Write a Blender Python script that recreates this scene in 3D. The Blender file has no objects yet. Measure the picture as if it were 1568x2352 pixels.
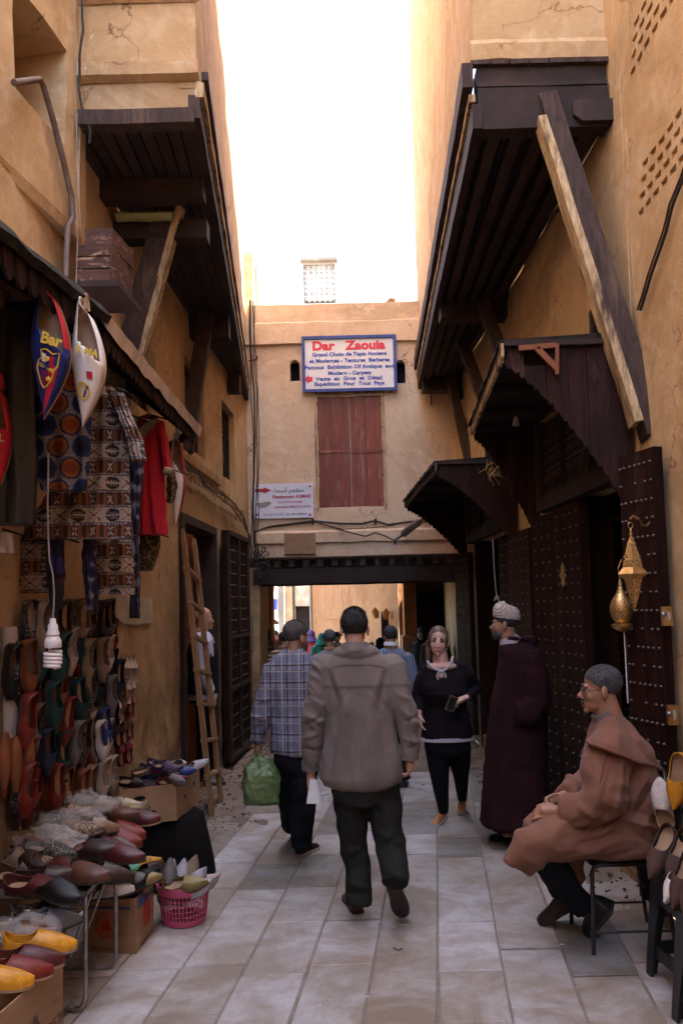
import bpy, bmesh, math, random
from mathutils import Vector, Matrix, noise
R = math.radians
random.seed(7)
SC = bpy.context.scene
COL = SC.collection
# ------------------------------------------------------------------ camera, sky, sun, exposure
cam = bpy.data.cameras.new('camera'); CAM = bpy.data.objects.new('camera', cam); COL.objects.link(CAM)
F = 1880.0                                    # focal length in the 1568 x 2352 working pixels
cam.sensor_fit = 'VERTICAL'; cam.sensor_height = 36; cam.lens = F/2352*36
cam.shift_y = .0351; cam.clip_start = .05; cam.clip_end = 400
EYE = Vector((0, 0, 1.75))
CR = Matrix.Rotation(R(94), 3, 'X') @ Matrix.Rotation(R(-1.4), 3, 'Z')
CAM.matrix_world = Matrix.Translation(EYE) @ CR.to_4x4()
SC.camera = CAM
world = bpy.data.worlds.new('World'); SC.world = world; world.use_nodes = True
SUN_EL, SUN_AZ = R(64), R(96)
wn = world.node_tree; bgn = wn.nodes['Background']
sky = wn.nodes.new('ShaderNodeTexSky'); sky.sky_type = 'NISHITA'; sky.sun_disc = False
sky.sun_elevation = SUN_EL; sky.sun_rotation = SUN_AZ; sky.air_density = 1.3; sky.dust_density = 2.5; sky.ozone_density = 1
wn.links.new(sky.outputs[0], bgn.inputs[0]); bgn.inputs[1].default_value = .15
sl = bpy.data.lights.new('sun', 'SUN'); sl.energy = 4.0; sl.angle = R(.5); sl.color = (1, .93, .82)
so = bpy.data.objects.new('sun', sl); COL.objects.link(so)
so.rotation_euler = Vector((math.sin(SUN_AZ)*math.cos(SUN_EL), math.cos(SUN_AZ)*math.cos(SUN_EL), math.sin(SUN_EL))).to_track_quat('Z', 'Y').to_euler()
so.location = (3, -2, 12)
SC.view_settings.view_transform = 'Standard'; SC.view_settings.look = 'None'
SC.view_settings.exposure = 3.48; SC.view_settings.gamma = 1
SC.render.engine = 'CYCLES'
cy = SC.cycles; cy.use_denoising = True; cy.max_bounces = 10; cy.diffuse_bounces = 5; cy.glossy_bounces = 3
cy.transmission_bounces = 5; cy.transparent_max_bounces = 8; cy.sample_clamp_indirect = 6
cy.use_adaptive_sampling = True; cy.adaptive_threshold = .015
# ------------------------------------------------------------------ turning a pixel into a place
def ray(px, py):
    d = Vector(((px-784)/F, (1176-py)/F + .0351*2352/F, -1)); return CR @ d
def at(px, py, Y):
    d = ray(px, py); return EYE + d*(Y/d.y)
def gnd(px, py, z=0.):
    d = ray(px, py); return EYE + d*((z-1.75)/d.z)
def onx(px, py, A, B):                        # on the upright plane through plan points A and B
    d = ray(px, py); n = Vector((B[1]-A[1], A[0]-B[0], 0)); return EYE + d*((Vector((A[0], A[1], 0))-EYE).dot(n)/d.dot(n))
def pix(p):
    q = CR.transposed() @ (Vector(p)-EYE); return (784+F*q.x/-q.z, 1176-F*(q.y/-q.z-.0351*2352/F))
def lerp(a, b, t): return a+(b-a)*t
def V(*a): return Vector(a)
# ------------------------------------------------------------------ materials
MAT = {}
def nodes(name):
    m = bpy.data.materials.new(name); m.use_nodes = True; MAT[name] = m
    nt = m.node_tree; return m, nt, nt.nodes['Principled BSDF']
def N(nt, t, **k):
    n = nt.nodes.new(t)
    for a, b in k.items():
        if a.startswith('i_'): n.inputs[int(a[2:])].default_value = b
        else: setattr(n, a, b)
    return n
def col4(c): return (c[0], c[1], c[2], 1)
def coords(nt, world_pos, stretch, rot=(0,0,0)):
    if world_pos: g = N(nt, 'ShaderNodeNewGeometry'); out = g.outputs['Position']
    else: g = N(nt, 'ShaderNodeTexCoord'); out = g.outputs['Object']
    mp = N(nt, 'ShaderNodeMapping'); mp.inputs['Scale'].default_value = stretch; mp.inputs['Rotation'].default_value = rot
    nt.links.new(out, mp.inputs[0]); return mp.outputs[0]
def noise_n(nt, vec, scale, detail=5, rough=.6, dist=0):
    n = N(nt, 'ShaderNodeTexNoise'); n.inputs['Scale'].default_value = scale; n.inputs['Detail'].default_value = detail
    n.inputs['Roughness'].default_value = rough; n.inputs['Distortion'].default_value = dist
    nt.links.new(vec, n.inputs['Vector']); return n.outputs['Fac']
def ramp(nt, fac, a, b, ca=(0,0,0), cb=(1,1,1)):
    r = N(nt, 'ShaderNodeValToRGB'); r.color_ramp.elements[0].position = a; r.color_ramp.elements[1].position = b
    r.color_ramp.elements[0].color = col4(ca); r.color_ramp.elements[1].color = col4(cb)
    nt.links.new(fac, r.inputs[0]); return r.outputs[0]
def mixc(nt, fac, a, b, mode='MIX'):
    m = N(nt, 'ShaderNodeMix', data_type='RGBA', blend_type=mode)
    for s, v in ((0, fac), (6, a), (7, b)):
        if isinstance(v, (int, float)): m.inputs[s].default_value = v
        elif isinstance(v, tuple): m.inputs[s].default_value = col4(v)
        else: nt.links.new(v, m.inputs[s])
    return m.outputs[2]
def bump(nt, bs, h, strength, dist=.01, chain=None):
    b = N(nt, 'ShaderNodeBump'); b.inputs['Strength'].default_value = strength; b.inputs['Distance'].default_value = dist
    nt.links.new(h, b.inputs['Height'])
    if chain: nt.links.new(chain, b.inputs['Normal'])
    nt.links.new(b.outputs[0], bs.inputs['Normal']); return b.outputs[0]
def mat(name, c1, c2=None, scale=6, rough=.8, metal=0, bmp=.3, bscale=None, bdist=.004, stretch=(1,1,1), wpos=False,
        stain=None, sscale=1.2, sa=.5, sb=.7, spec=.35, vcol=False, rnd=0., a=.35, b=.65, rot=(0,0,0), coat=0, trans=0, alpha=1, sheen=0):
    m, nt, bs = nodes(name); L = nt.links.new
    v = coords(nt, wpos, stretch, rot)
    n1 = noise_n(nt, v, scale, 6, .62, .3)
    c = mixc(nt, ramp(nt, n1, a, b), c1, c2 or tuple(x*.75 for x in c1))
    if vcol:
        at_ = N(nt, 'ShaderNodeAttribute', attribute_name='Col'); c = mixc(nt, 1., at_.outputs['Color'], ramp(nt, n1, a, b, (.40,.40,.40), (.58,.58,.58)), "MULTIPLY")
    if stain:
        n2 = noise_n(nt, v, sscale, 7, .68, .6); c = mixc(nt, ramp(nt, n2, sa, sb), c, stain)
    if rnd:
        oi = N(nt, 'ShaderNodeObjectInfo'); hs = N(nt, 'ShaderNodeHueSaturation')
        mr = N(nt, 'ShaderNodeMapRange'); mr.inputs[3].default_value = 1-rnd; mr.inputs[4].default_value = 1+rnd
        L(oi.outputs['Random'], mr.inputs[0]); L(mr.outputs[0], hs.inputs['Value']); L(c, hs.inputs['Color']); c = hs.outputs[0]
    L(c, bs.inputs['Base Color'])
    bs.inputs['Roughness'].default_value = rough; bs.inputs['Metallic'].default_value = metal
    bs.inputs['Specular IOR Level'].default_value = spec
    if coat: bs.inputs['Coat Weight'].default_value = coat; bs.inputs['Coat Roughness'].default_value = .15
    if trans: bs.inputs['Transmission Weight'].default_value = trans
    if sheen: bs.inputs['Sheen Weight'].default_value = sheen
    bs.inputs['Alpha'].default_value = alpha
    if bmp: bump(nt, bs, noise_n(nt, v, bscale or scale*6, 4, .6), bmp, bdist)
    return m
def plaster(name, c1, c2, c3, dirt, low_dark_top=1.2, amt=.55):
    m, nt, bs = nodes(name); L = nt.links.new
    v = coords(nt, True, (1, 1, 1)); vs = coords(nt, True, (1.6, 1.6, .28))
    c = mixc(nt, ramp(nt, noise_n(nt, v, 1.3, 8, .65, .8), .34, .66), c1, c2)
    c = mixc(nt, ramp(nt, noise_n(nt, v, 5.5, 7, .7, .4), .48, .72), c, c3)
    c = mixc(nt, ramp(nt, noise_n(nt, vs, 2.6, 8, .7, .5), .56, .78, (0,0,0), (amt,)*3), c, dirt)      # run marks down the wall
    c = mixc(nt, ramp(nt, noise_n(nt, v, 14, 6, .75, .2), .64, .74, (0,0,0), (.5,)*3), c, dirt)        # chips and spots
    c = mixc(nt, ramp(nt, noise_n(nt, v, .75, 9, .72, 1.2), .52, .60, (0,0,0), (.42,)*3), c, tuple(x*.62 for x in c2))   # repaired and damp patches with soft broken edges
    c = mixc(nt, ramp(nt, noise_n(nt, v, 2.1, 10, .78, .9), .63, .66, (0,0,0), (.6,)*3), c, tuple(min(.8, x*1.25+.05) for x in c3))   # pale flakes
    wv = N(nt, 'ShaderNodeVectorMath', operation='ADD'); nz = N(nt, 'ShaderNodeTexNoise'); nz.inputs['Scale'].default_value = 2.5; nz.inputs['Detail'].default_value = 6; L(v, nz.inputs['Vector']); L(v, wv.inputs[0]); L(nz.outputs['Color'], wv.inputs[1])
    vo = N(nt, 'ShaderNodeTexVoronoi', feature='DISTANCE_TO_EDGE'); vo.inputs['Scale'].default_value = .9; L(wv.outputs[0], vo.inputs['Vector'])
    ck = mixc(nt, ramp(nt, noise_n(nt, v, .8, 4, .6, .5), .48, .56), (0,0,0), ramp(nt, vo.outputs['Distance'], .002, .008, (1,1,1), (0,0,0)))
    c = mixc(nt, ck, c, dirt)
    g = N(nt, 'ShaderNodeNewGeometry'); sx = N(nt, 'ShaderNodeSeparateXYZ'); L(g.outputs['Position'], sx.inputs[0])
    mr = N(nt, 'ShaderNodeMapRange'); mr.inputs[1].default_value = 0; mr.inputs[2].default_value = low_dark_top; mr.inputs[3].default_value = 1; mr.inputs[4].default_value = 0
    L(sx.outputs[2], mr.inputs[0]); mm = N(nt, 'ShaderNodeMath', operation='MULTIPLY'); L(mr.outputs[0], mm.inputs[0])
    L(ramp(nt, noise_n(nt, v, 3, 6, .7, .4), .3, .6), mm.inputs[1])
    c = mixc(nt, mm.outputs[0], c, tuple(x*.6 for x in dirt))  # darker towards the ground, broken up by noise
    L(c, bs.inputs['Base Color']); bs.inputs['Roughness'].default_value = .92; bs.inputs['Specular IOR Level'].default_value = .15
    b1 = N(nt, 'ShaderNodeBump'); b1.inputs['Strength'].default_value = .8; b1.inputs['Distance'].default_value = .03
    L(noise_n(nt, v, 3.2, 5, .55, .3), b1.inputs['Height'])
    bump(nt, bs, noise_n(nt, v, 38, 6, .7), .55, .006, b1.outputs[0]); return m
plaster('plaster_left', (.53,.36,.20), (.42,.265,.135), (.58,.42,.27), (.17,.095,.055), 2.4, .7)
plaster('plaster_end', (.68,.50,.35), (.62,.42,.27), (.73,.56,.43), (.30,.17,.10), 1.0, .45)
plaster('plaster_right', (.57,.39,.215), (.48,.31,.155), (.62,.45,.28), (.28,.15,.08), 1.3)
plaster('plaster_orange', (.37,.165,.065), (.30,.12,.045), (.42,.22,.10), (.28,.13,.05), .8, .4)
plaster('plaster_pale', (.50,.42,.32), (.40,.32,.23), (.56,.48,.38), (.33,.25,.18), .8, .5)
mat('wood_dark', (.040,.021,.017), (.020,.011,.009), 4, .75, bmp=.7, bscale=30, stretch=(1,1,1), stain=(.075,.04,.03), sa=.55, sb=.8, rnd=.25)
mat('wood_ceiling', (.045,.027,.022), (.022,.013,.011), 5, .8, bmp=.6, bscale=25, stretch=(3,.4,3), wpos=True, rnd=.3)
mat('wood_brace', (.075,.042,.032), (.03,.017,.014), 7, .8, bmp=.9, bscale=22, stretch=(5,5,.7), stain=(.16,.10,.06), sa=.56, sb=.75)
mat('wood_worn_lit', (.60,.45,.26), (.30,.19,.09), 9, .85, bmp=1., bscale=20, stretch=(6,6,.6), stain=(.06,.03,.02), sa=.5, sb=.62)  # worn pale wood, brightened to paint the lit side of the braces too
mat('wood_door', (.030,.010,.008), (.014,.006,.005), 5, .75, spec=.08, bmp=.5, bscale=22, stretch=(5,5,.6), wpos=True, stain=(.07,.035,.028), sa=.58, sb=.8, rnd=.2)
mat('wood_red', (.27,.072,.045), (.17,.042,.028), 5, .6, bmp=.5, bscale=22, stretch=(5,5,.7), wpos=True, stain=(.36,.19,.13), sscale=3, sa=.54, sb=.74, rnd=.22)
mat('wood_chipped', (.10,.045,.03), (.05,.022,.016), 6, .8, bmp=.8, bscale=25, stretch=(1.2,1.2,3.5), wpos=True, stain=(.30,.17,.11), sscale=7, sa=.56, sb=.62)
mat('wood_ladder', (.30,.17,.085), (.20,.105,.05), 9, .75, bmp=.6, bscale=22, stretch=(5,5,.7), stain=(.52,.44,.36), sscale=5, sa=.64, sb=.70)
mat('wood_orange', (.52,.17,.055), (.42,.13,.04), 5, .6, bmp=.3, bscale=20, stretch=(4,4,.7), wpos=True)
mat('wood_carved', (.55,.30,.17), (.46,.23,.12), 9, .7, bmp=.3, wpos=True)
mat('canopy_red', (.036,.014,.011), (.016,.008,.007), 4, .8, spec=.15, bmp=.8, bscale=22, stretch=(5,5,.8), wpos=True, stain=(.10,.055,.042), sscale=3, sa=.56, sb=.78, rnd=.25)
mat('canopy_dark', (.035,.020,.016), (.018,.011,.009), 5, .8, bmp=.5, wpos=True)
mat('tar', (.012,.011,.010), (.035,.028,.024), 14, .85, spec=.1, bmp=1., bscale=18, bdist=.02, wpos=True)
mat('sheet_metal', (.80,.72,.68), (.55,.45,.40), 6, .5, metal=0, bmp=.5, bscale=12, stain=(.28,.14,.09), sa=.55, sb=.7, wpos=True)
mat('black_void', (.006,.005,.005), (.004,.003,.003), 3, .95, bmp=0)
mat('iron', (.035,.028,.025), (.02,.015,.013), 20, .55, metal=.6, bmp=.3, rnd=.2)
mat('stud', (.16,.12,.105), (.09,.065,.06), 30, .45, metal=.7, bmp=.2)
mat('brass', (.66,.44,.20), (.42,.26,.10), 25, .34, metal=.9, bmp=.3, wpos=True)
mat('cable', (.022,.018,.018), (.05,.04,.035), 10, .6, bmp=0, rnd=.4)
mat('cable_brown', (.13,.08,.05), (.07,.045,.03), 10, .7, bmp=0)
mat('pipe', (.17,.12,.10), (.10,.06,.045), 12, .6, bmp=.3, wpos=True)
mat('white_plastic', (.72,.70,.70), (.62,.60,.60), 10, .4, bmp=0)
mat('cord', (.30,.27,.25), (.2,.17,.15), 10, .7, bmp=0)
mat('steel', (.42,.40,.40), (.25,.23,.22), 20, .38, metal=.8, bmp=.1)
mat('cardboard', (.33,.20,.115), (.27,.16,.09), 6, .85, bmp=.25, bscale=25, stretch=(1,1,4), stain=(.17,.10,.06), sscale=3, sa=.58, sb=.75)
mat('cardboard_dark', (.15,.09,.055), (.12,.07,.04), 6, .85, bmp=.2)
mat('print_red', (.45,.03,.025), (.36,.03,.02), 12, .7, bmp=0)
mat('print_blue', (.035,.07,.26), (.03,.05,.2), 8, .6, bmp=0)
mat('print_dark', (.06,.045,.04), (.05,.035,.03), 12, .8, bmp=0)
mat('sign_white', (.80,.74,.74), (.72,.66,.66), 5, .5, bmp=.1, wpos=True)
mat('sign_lilac', (.70,.67,.75), (.62,.60,.68), 4, .4, bmp=.05, wpos=True)
mat('sign_red', (.72,.035,.05), (.6,.03,.04), 12, .5, bmp=0)
mat('sign_darkred', (.42,.02,.05), (.34,.02,.04), 12, .5, bmp=0)
mat('sign_blue', (.035,.075,.42), (.03,.06,.33), 12, .5, bmp=0)
mat('sign_frame', (.045,.08,.30), (.035,.055,.2), 6, .55, bmp=.3, wpos=True, stain=(.16,.17,.3), sa=.6, sb=.75)
mat('dirt', (.215,.155,.12), (.14,.098,.075), 2.2, .95, bmp=1., bscale=22, bdist=.03, wpos=True, stain=(.11,.07,.05), sscale=5, sa=.5, sb=.72)
mat('rubble', (.22,.16,.12), (.10,.07,.055), 3, .95, bmp=.8, bscale=30, bdist=.01, rnd=.35)
mat('mortar', (.235,.19,.16), (.16,.125,.10), 8, .95, bmp=1., bscale=50, wpos=True)
# paving stone: each slab its own tone, cloudy worn middle
m, nt, bs = nodes('paving_stone'); L = nt.links.new
v = coords(nt, True, (1,1,1))
c = mixc(nt, ramp(nt, noise_n(nt, v, 2.3, 8, .66, .8), .40, .60), (.38,.35,.34), (.25,.197,.155))
c = mixc(nt, ramp(nt, noise_n(nt, v, 11, 6, .7, .3), .46, .72, (0,0,0), (.6,)*3), c, (.205,.168,.14))
oi = N(nt, 'ShaderNodeObjectInfo')
rv = N(nt, 'ShaderNodeValToRGB'); L(oi.outputs['Random'], rv.inputs[0]); cr_ = rv.color_ramp
for p_, q_ in ((0., (.55,.56,.56)), (.12, (.62,.62,.60)), (.2, (.95,.90,.84)), (.45, (.82,.76,.70)), (.6, (1.02,1.02,1.04)), (.85, (1.10,1.09,1.12))):
    e_ = cr_.elements.new(p_) if p_ > 0 else cr_.elements[0]; e_.color = col4(q_)
c = mixc(nt, 1., c, rv.outputs[0], 'MULTIPLY')
c = mixc(nt, ramp(nt, noise_n(nt, v, 85, 2, .5), .70, .74), c, (.07,.05,.04))
L(c, bs.inputs['Base Color']); bs.inputs['Specular IOR Level'].default_value = .4
rr = N(nt, 'ShaderNodeMapRange'); rr.inputs[3].default_value = .42; rr.inputs[4].default_value = .72; L(noise_n(nt, v, 6, 4), rr.inputs[0]); L(rr.outputs[0], bs.inputs['Roughness'])
bump(nt, bs, noise_n(nt, v, 28, 7, .68, .3), .5, .006)
# ------------------------------------------------------------------ mesh building
class MB:
    def __init__(s): s.v = []; s.f = []; s.mi = []; s.c = None
    def add(s, vs, fs, mi=0):
        o = len(s.v); s.v += [Vector(v) for v in vs]; s.f += [tuple(o+i for i in f) for f in fs]; s.mi += [mi]*len(fs); return s
    def box(s, c, d, rot=None, mi=0):
        x, y, z = (k/2 for k in d); vs = [V(a*x, b*y, e*z) for a in (-1,1) for b in (-1,1) for e in (-1,1)]
        if rot is not None: vs = [rot @ p for p in vs]
        return s.add([p+Vector(c) for p in vs], [(0,1,3,2),(4,6,7,5),(0,4,5,1),(2,3,7,6),(0,2,6,4),(1,5,7,3)], mi)
    def hexa(s, p, mi=0):                      # eight corners: bottom ring of four, top ring of four
        return s.add(p, [(3,2,1,0),(4,5,6,7),(0,1,5,4),(1,2,6,5),(2,3,7,6),(3,0,4,7)], mi)
    def beam(s, a, b, w, h, up=None, mi=0, wob=0):      # rectangular bar from a to b
        a, b = Vector(a), Vector(b); d = (b-a); n = max(1, int(d.length/.18)) if wob else 1; t = d.normalized()
        up = Vector(up or ((0,0,1) if abs(t.z) < .9 else (0,1,0))); x = t.cross(up).normalized(); u = x.cross(t).normalized()
        rings = []
        for i in range(n+1):
            p = a+d*i/n
            if wob: p = p + x*random.uniform(-wob, wob)+u*random.uniform(-wob, wob)
            k = 1+(random.uniform(-wob, wob)*5 if wob else 0)
            rings.append([p+x*sx*w/2*k+u*sy*h/2*k for sx, sy in ((-1,-1),(1,-1),(1,1),(-1,1))])
        return s.loft(rings, mi=mi)
    def loft(s, rings, caps=True, mi=0, closed=True):
        n = len(rings[0]); o = len(s.v)
        for r in rings: s.v += [Vector(p) for p in r]
        for i in range(len(rings)-1):
            for j in range(n if closed else n-1):
                k = (j+1) % n; s.f.append((o+i*n+j, o+i*n+k, o+(i+1)*n+k, o+(i+1)*n+j)); s.mi.append(mi)
        if caps:
            s.f.append(tuple(o+j for j in reversed(range(n)))); s.f.append(tuple(o+(len(rings)-1)*n+j for j in range(n))); s.mi += [mi, mi]
        return s
    def tube(s, pts, r, n=8, mi=0, caps=True, flat=None):
        pts = [Vector(p) for p in pts]; rings = []; x = None
        for i, p in enumerate(pts):
            t = (pts[min(i+1, len(pts)-1)]-pts[max(i-1, 0)]).normalized()
            if x is None: x = t.orthogonal().normalized()
            x = (x-t*x.dot(t)).normalized(); y = t.cross(x)
            rr = r[i] if isinstance(r, (list, tuple)) else r
            ra, rb = rr if isinstance(rr, tuple) else (rr, rr)
            rings.append([p+x*ra*math.cos(q*2*math.pi/n)+y*rb*math.sin(q*2*math.pi/n) for q in range(n)])
        return s.loft(rings, caps, mi)
    def lathe(s, c, prof, n=16, mi=0, axis='Z'):
        rings = []
        for r, z in prof:
            rings.append([Vector(c)+V(r*math.cos(q*2*math.pi/n), r*math.sin(q*2*math.pi/n), z) for q in range(n)])
        return s.loft(rings, True, mi)
    def ell(s, c, r, n=12, m=8, rot=None, mi=0):
        c = Vector(c); rings = []
        for i in range(m+1):
            ph = math.pi*(i+.0001)/(m+.0002) - math.pi/2; ring = []
            for q in range(n):
                p = V(r[0]*math.cos(ph)*math.cos(q*2*math.pi/n), r[1]*math.cos(ph)*math.sin(q*2*math.pi/n), r[2]*math.sin(ph))
                ring.append(c+(rot @ p if rot is not None else p))
            rings.append(ring)
        return s.loft(rings, True, mi)
    def prism(s, poly, off, mi=0):             # polygon (3D points) swept by an offset vector
        n = len(poly); off = Vector(off)
        return s.add([Vector(p) for p in poly]+[Vector(p)+off for p in poly],
                     [tuple(reversed(range(n))), tuple(range(n, 2*n))]+[(i, (i+1) % n, (i+1) % n+n, i+n) for i in range(n)], mi)
    def grid(s, fn, nu, nv, mi=0):
        o = len(s.v)
        for j in range(nv+1):
            for i in range(nu+1): s.v.append(Vector(fn(i/nu, j/nv)))
        for j in range(nv):
            for i in range(nu):
                a = o+j*(nu+1)+i; s.f.append((a, a+1, a+nu+2, a+nu+1)); s.mi.append(mi)
        return s
    def xf(s, M):
        s.v = [M @ p for p in s.v]; return s
    def mesh(s, name, smooth=False, colf=None, fix=True):
        me = bpy.data.meshes.new(name); me.from_pydata([tuple(p) for p in s.v], [], s.f); me.update()
        if any(s.mi): me.polygons.foreach_set('material_index', s.mi)
        if fix:
            bm = bmesh.new(); bm.from_mesh(me); bmesh.ops.recalc_face_normals(bm, faces=bm.faces[:]); bm.to_mesh(me); bm.free()
        if smooth:
            me.polygons.foreach_set('use_smooth', [True]*len(me.polygons))
            me.set_sharp_from_angle(angle=R(55 if smooth is True else smooth))
        if colf:
            ca = me.color_attributes.new('Col', 'FLOAT_COLOR', 'POINT')
            for i, p in enumerate(me.vertices): ca.data[i].color = col4(colf(p.co))
        return me
def origin(o):
    while o.parent: o = o.parent
    return o.location
def put(name, mb, m, parent=None, smooth=False, colf=None, label=None, local=False, kind=None):
    if isinstance(mb, MB):
        if parent is not None and not local:
            l = origin(parent); mb.v = [p-l for p in mb.v]
            if colf: cf = colf; colf = lambda q: cf(q+l)
        me = mb.mesh(name, smooth, colf)
    else: me = mb
    if m is not None:
        for q in (m if isinstance(m, (list, tuple)) else [m]): me.materials.append(MAT[q] if isinstance(q, str) else q)
    o = bpy.data.objects.new(name, me); COL.objects.link(o)
    if parent is not None: o.parent = parent
    if label: o['label'] = label
    if kind: o['kind'] = kind
    return o
def thing(name, label, cat, loc=(0,0,0), group=None):
    o = bpy.data.objects.new(name, None); COL.objects.link(o); o.location = loc; o.empty_display_size = .1
    o['label'] = label; o['category'] = cat
    if group: o['group'] = group
    return o
def tag(o, label, cat, group=None):
    o['label'] = label; o['category'] = cat
    if group: o['group'] = group
    return o
def solo(name, label, cat, mb, m, smooth=False, group=None, colf=None):      # a thing that is one mesh, origin at its base
    lo = Vector((sum(p.x for p in mb.v)/len(mb.v), sum(p.y for p in mb.v)/len(mb.v), min(p.z for p in mb.v)))
    mb.v = [p-lo for p in mb.v]
    cf = (lambda q: colf(q+lo)) if colf else None
    o = put(name, mb, m, None, smooth, cf); o.location = lo; return tag(o, label, cat, group)
def struct(name, mb, m, smooth=False):
    o = put(name, mb, m, None, smooth); o['kind'] = 'structure'; return o
def dup(o, parent=None):
    c = o.copy(); COL.objects.link(c)
    if parent is not None: c.parent = parent
    for ch in o.children: dup(ch, c)
    return c
def wob(p, a, s=2.2):
    return p + noise.noise_vector(p*s)*a + noise.noise_vector(p*s*4.3+V(9,3,1))*a*.3
def wallmb(A, B, z0, z1, holes=(), depth=.2, step=.22, amp=.012, back=.3):
    """plastered wall on the plan line A-B (its face to the right of A->B), rectangular holes (s0, s1, za, zb) in metres along it, with reveals"""
    A, B = V(A[0], A[1], 0), V(B[0], B[1], 0); L_ = (B-A).length; t = (B-A)/L_; n = V(t.y, -t.x, 0); mb = MB()
    def cuts(lo, hi, extra):
        c = sorted({round(x, 4) for x in [lo, hi]+[e for e in extra if lo < e < hi]}); out = []
        for a, b in zip(c, c[1:]):
            k = max(1, round((b-a)/step)); out += [a+(b-a)*i/k for i in range(k)]
        return out+[c[-1]]
    us = cuts(0, L_, [h[i] for h in holes for i in (0, 1)]); zs = cuts(z0, z1, [h[i] for h in holes for i in (2, 3)])
    P = lambda u, z, d=0.: A+t*u+V(0,0,z)-n*d
    idx = {}
    def vid(u, z, d=0.):
        k = (round(u, 4), round(z, 4), round(d, 3))
        if k not in idx:
            idx[k] = len(mb.v); p = P(u, z, d); mb.v.append(wob(p, amp) if amp else p)
        return idx[k]
    inside = lambda u, z: next((h for h in holes if h[0] < u < h[1] and h[2] < z < h[3]), None)
    def quad(*ids): mb.f.append(ids); mb.mi.append(0)
    eq = lambda a, b: abs(a-b) < 1e-3
    for i in range(len(us)-1):
        for j in range(len(zs)-1):
            u0, u1, a, b = us[i], us[i+1], zs[j], zs[j+1]; h = inside((u0+u1)/2, (a+b)/2)
            if not h: quad(vid(u0,a), vid(u1,a), vid(u1,b), vid(u0,b)); continue
            d = h[4] if len(h) > 4 else depth
            if eq(u0, h[0]): quad(vid(u0,a), vid(u0,b), vid(u0,b,d), vid(u0,a,d))
            if eq(u1, h[1]): quad(vid(u1,b), vid(u1,a), vid(u1,a,d), vid(u1,b,d))
            if eq(b, h[3]): quad(vid(u0,b), vid(u1,b), vid(u1,b,d), vid(u0,b,d))
            if eq(a, h[2]): quad(vid(u1,a), vid(u0,a), vid(u0,a,d), vid(u1,a,d))
            if len(h) > 4: quad(vid(u0,a,d), vid(u1,a,d), vid(u1,b,d), vid(u0,b,d))
    k = len(mb.v); bk = [P(0,z0,back), P(L_,z0,back), P(L_,z1,back), P(0,z1,back), P(0,z0), P(L_,z0), P(L_,z1), P(0,z1)]
    mb.v += bk; mb.f += [(k,k+3,k+7,k+4), (k+1,k+5,k+6,k+2), (k+3,k+2,k+6,k+7)]; mb.mi += [0]*3
    return mb
def along(A, B, s, z, d=0.):                   # point s metres along the plan line, d metres out of the wall towards its face
    A, B = V(A[0], A[1], 0), V(B[0], B[1], 0); t = (B-A).normalized(); n = V(t.y, -t.x, 0); return A+t*s+V(0,0,z)+n*d
def sz(p, A):                                  # distance along from A, and height, of a point on a wall
    return ((V(p.x, p.y, 0)-V(A[0], A[1], 0)).length, p.z)
def text(name, body, p, xdir, zdir, size, m, parent, depth=.002, bold=0., align='CENTER', sx=1.):
    cu = bpy.data.curves.new(name, 'FONT'); cu.body = body; cu.size = size; cu.align_x = align; cu.extrude = depth; cu.offset = bold; cu.resolution_u = 3
    o = bpy.data.objects.new('tmp', cu); COL.objects.link(o); dg = bpy.context.evaluated_depsgraph_get()
    me = bpy.data.meshes.new_from_object(o.evaluated_get(dg)); bpy.data.objects.remove(o); bpy.data.curves.remove(cu)
    x = Vector(xdir).normalized(); z = Vector(zdir).normalized(); y = z; n = x.cross(z)
    l = origin(parent)
    M_ = Matrix((( x.x*sx, y.x, n.x, 0), (x.y*sx, y.y, n.y, 0), (x.z*sx, y.z, n.z, 0), (0,0,0,1)))
    me.transform(Matrix.Translation(Vector(p)-l) @ M_)
    me.name = name; me.materials.clear(); me.materials.append(MAT[m])
    q = bpy.data.objects.new(name, me); COL.objects.link(q); q.parent = parent; return q
def cable(name, label, pts, r, m='cable', group=None, sag=0., cat='cable', n=6):
    P = []
    for a, b in zip(pts, pts[1:]):
        a, b = Vector(a), Vector(b); k = max(2, int((b-a).length/.07))
        for i in range(k): t = i/k; P.append(a.lerp(b, t)-V(0,0,sag*4*t*(1-t))+noise.noise_vector(a.lerp(b, t)*7)*.006)
    P.append(Vector(pts[-1])); return solo(name, label, cat, MB().tube(P, r, n), m, True, group)
# ================================================================== SETTING
def LX(y): return -1.79+.045*y                 # left wall line
def RX(y): return 1.87-.0212*y                 # right wall line
LA, LB = (LX(4.7), 4.7), (LX(11.3), 11.3)
RA, RB = (RX(11.3), 11.3), (RX(4.75), 4.75)
Ls = lambda y: (y-4.7)*math.hypot(1, .045)     # metres along the left wall for a depth
Rs = lambda y: (11.3-y)*math.hypot(1, .0212)
def rnd(a, b): return random.uniform(a, b)
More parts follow.
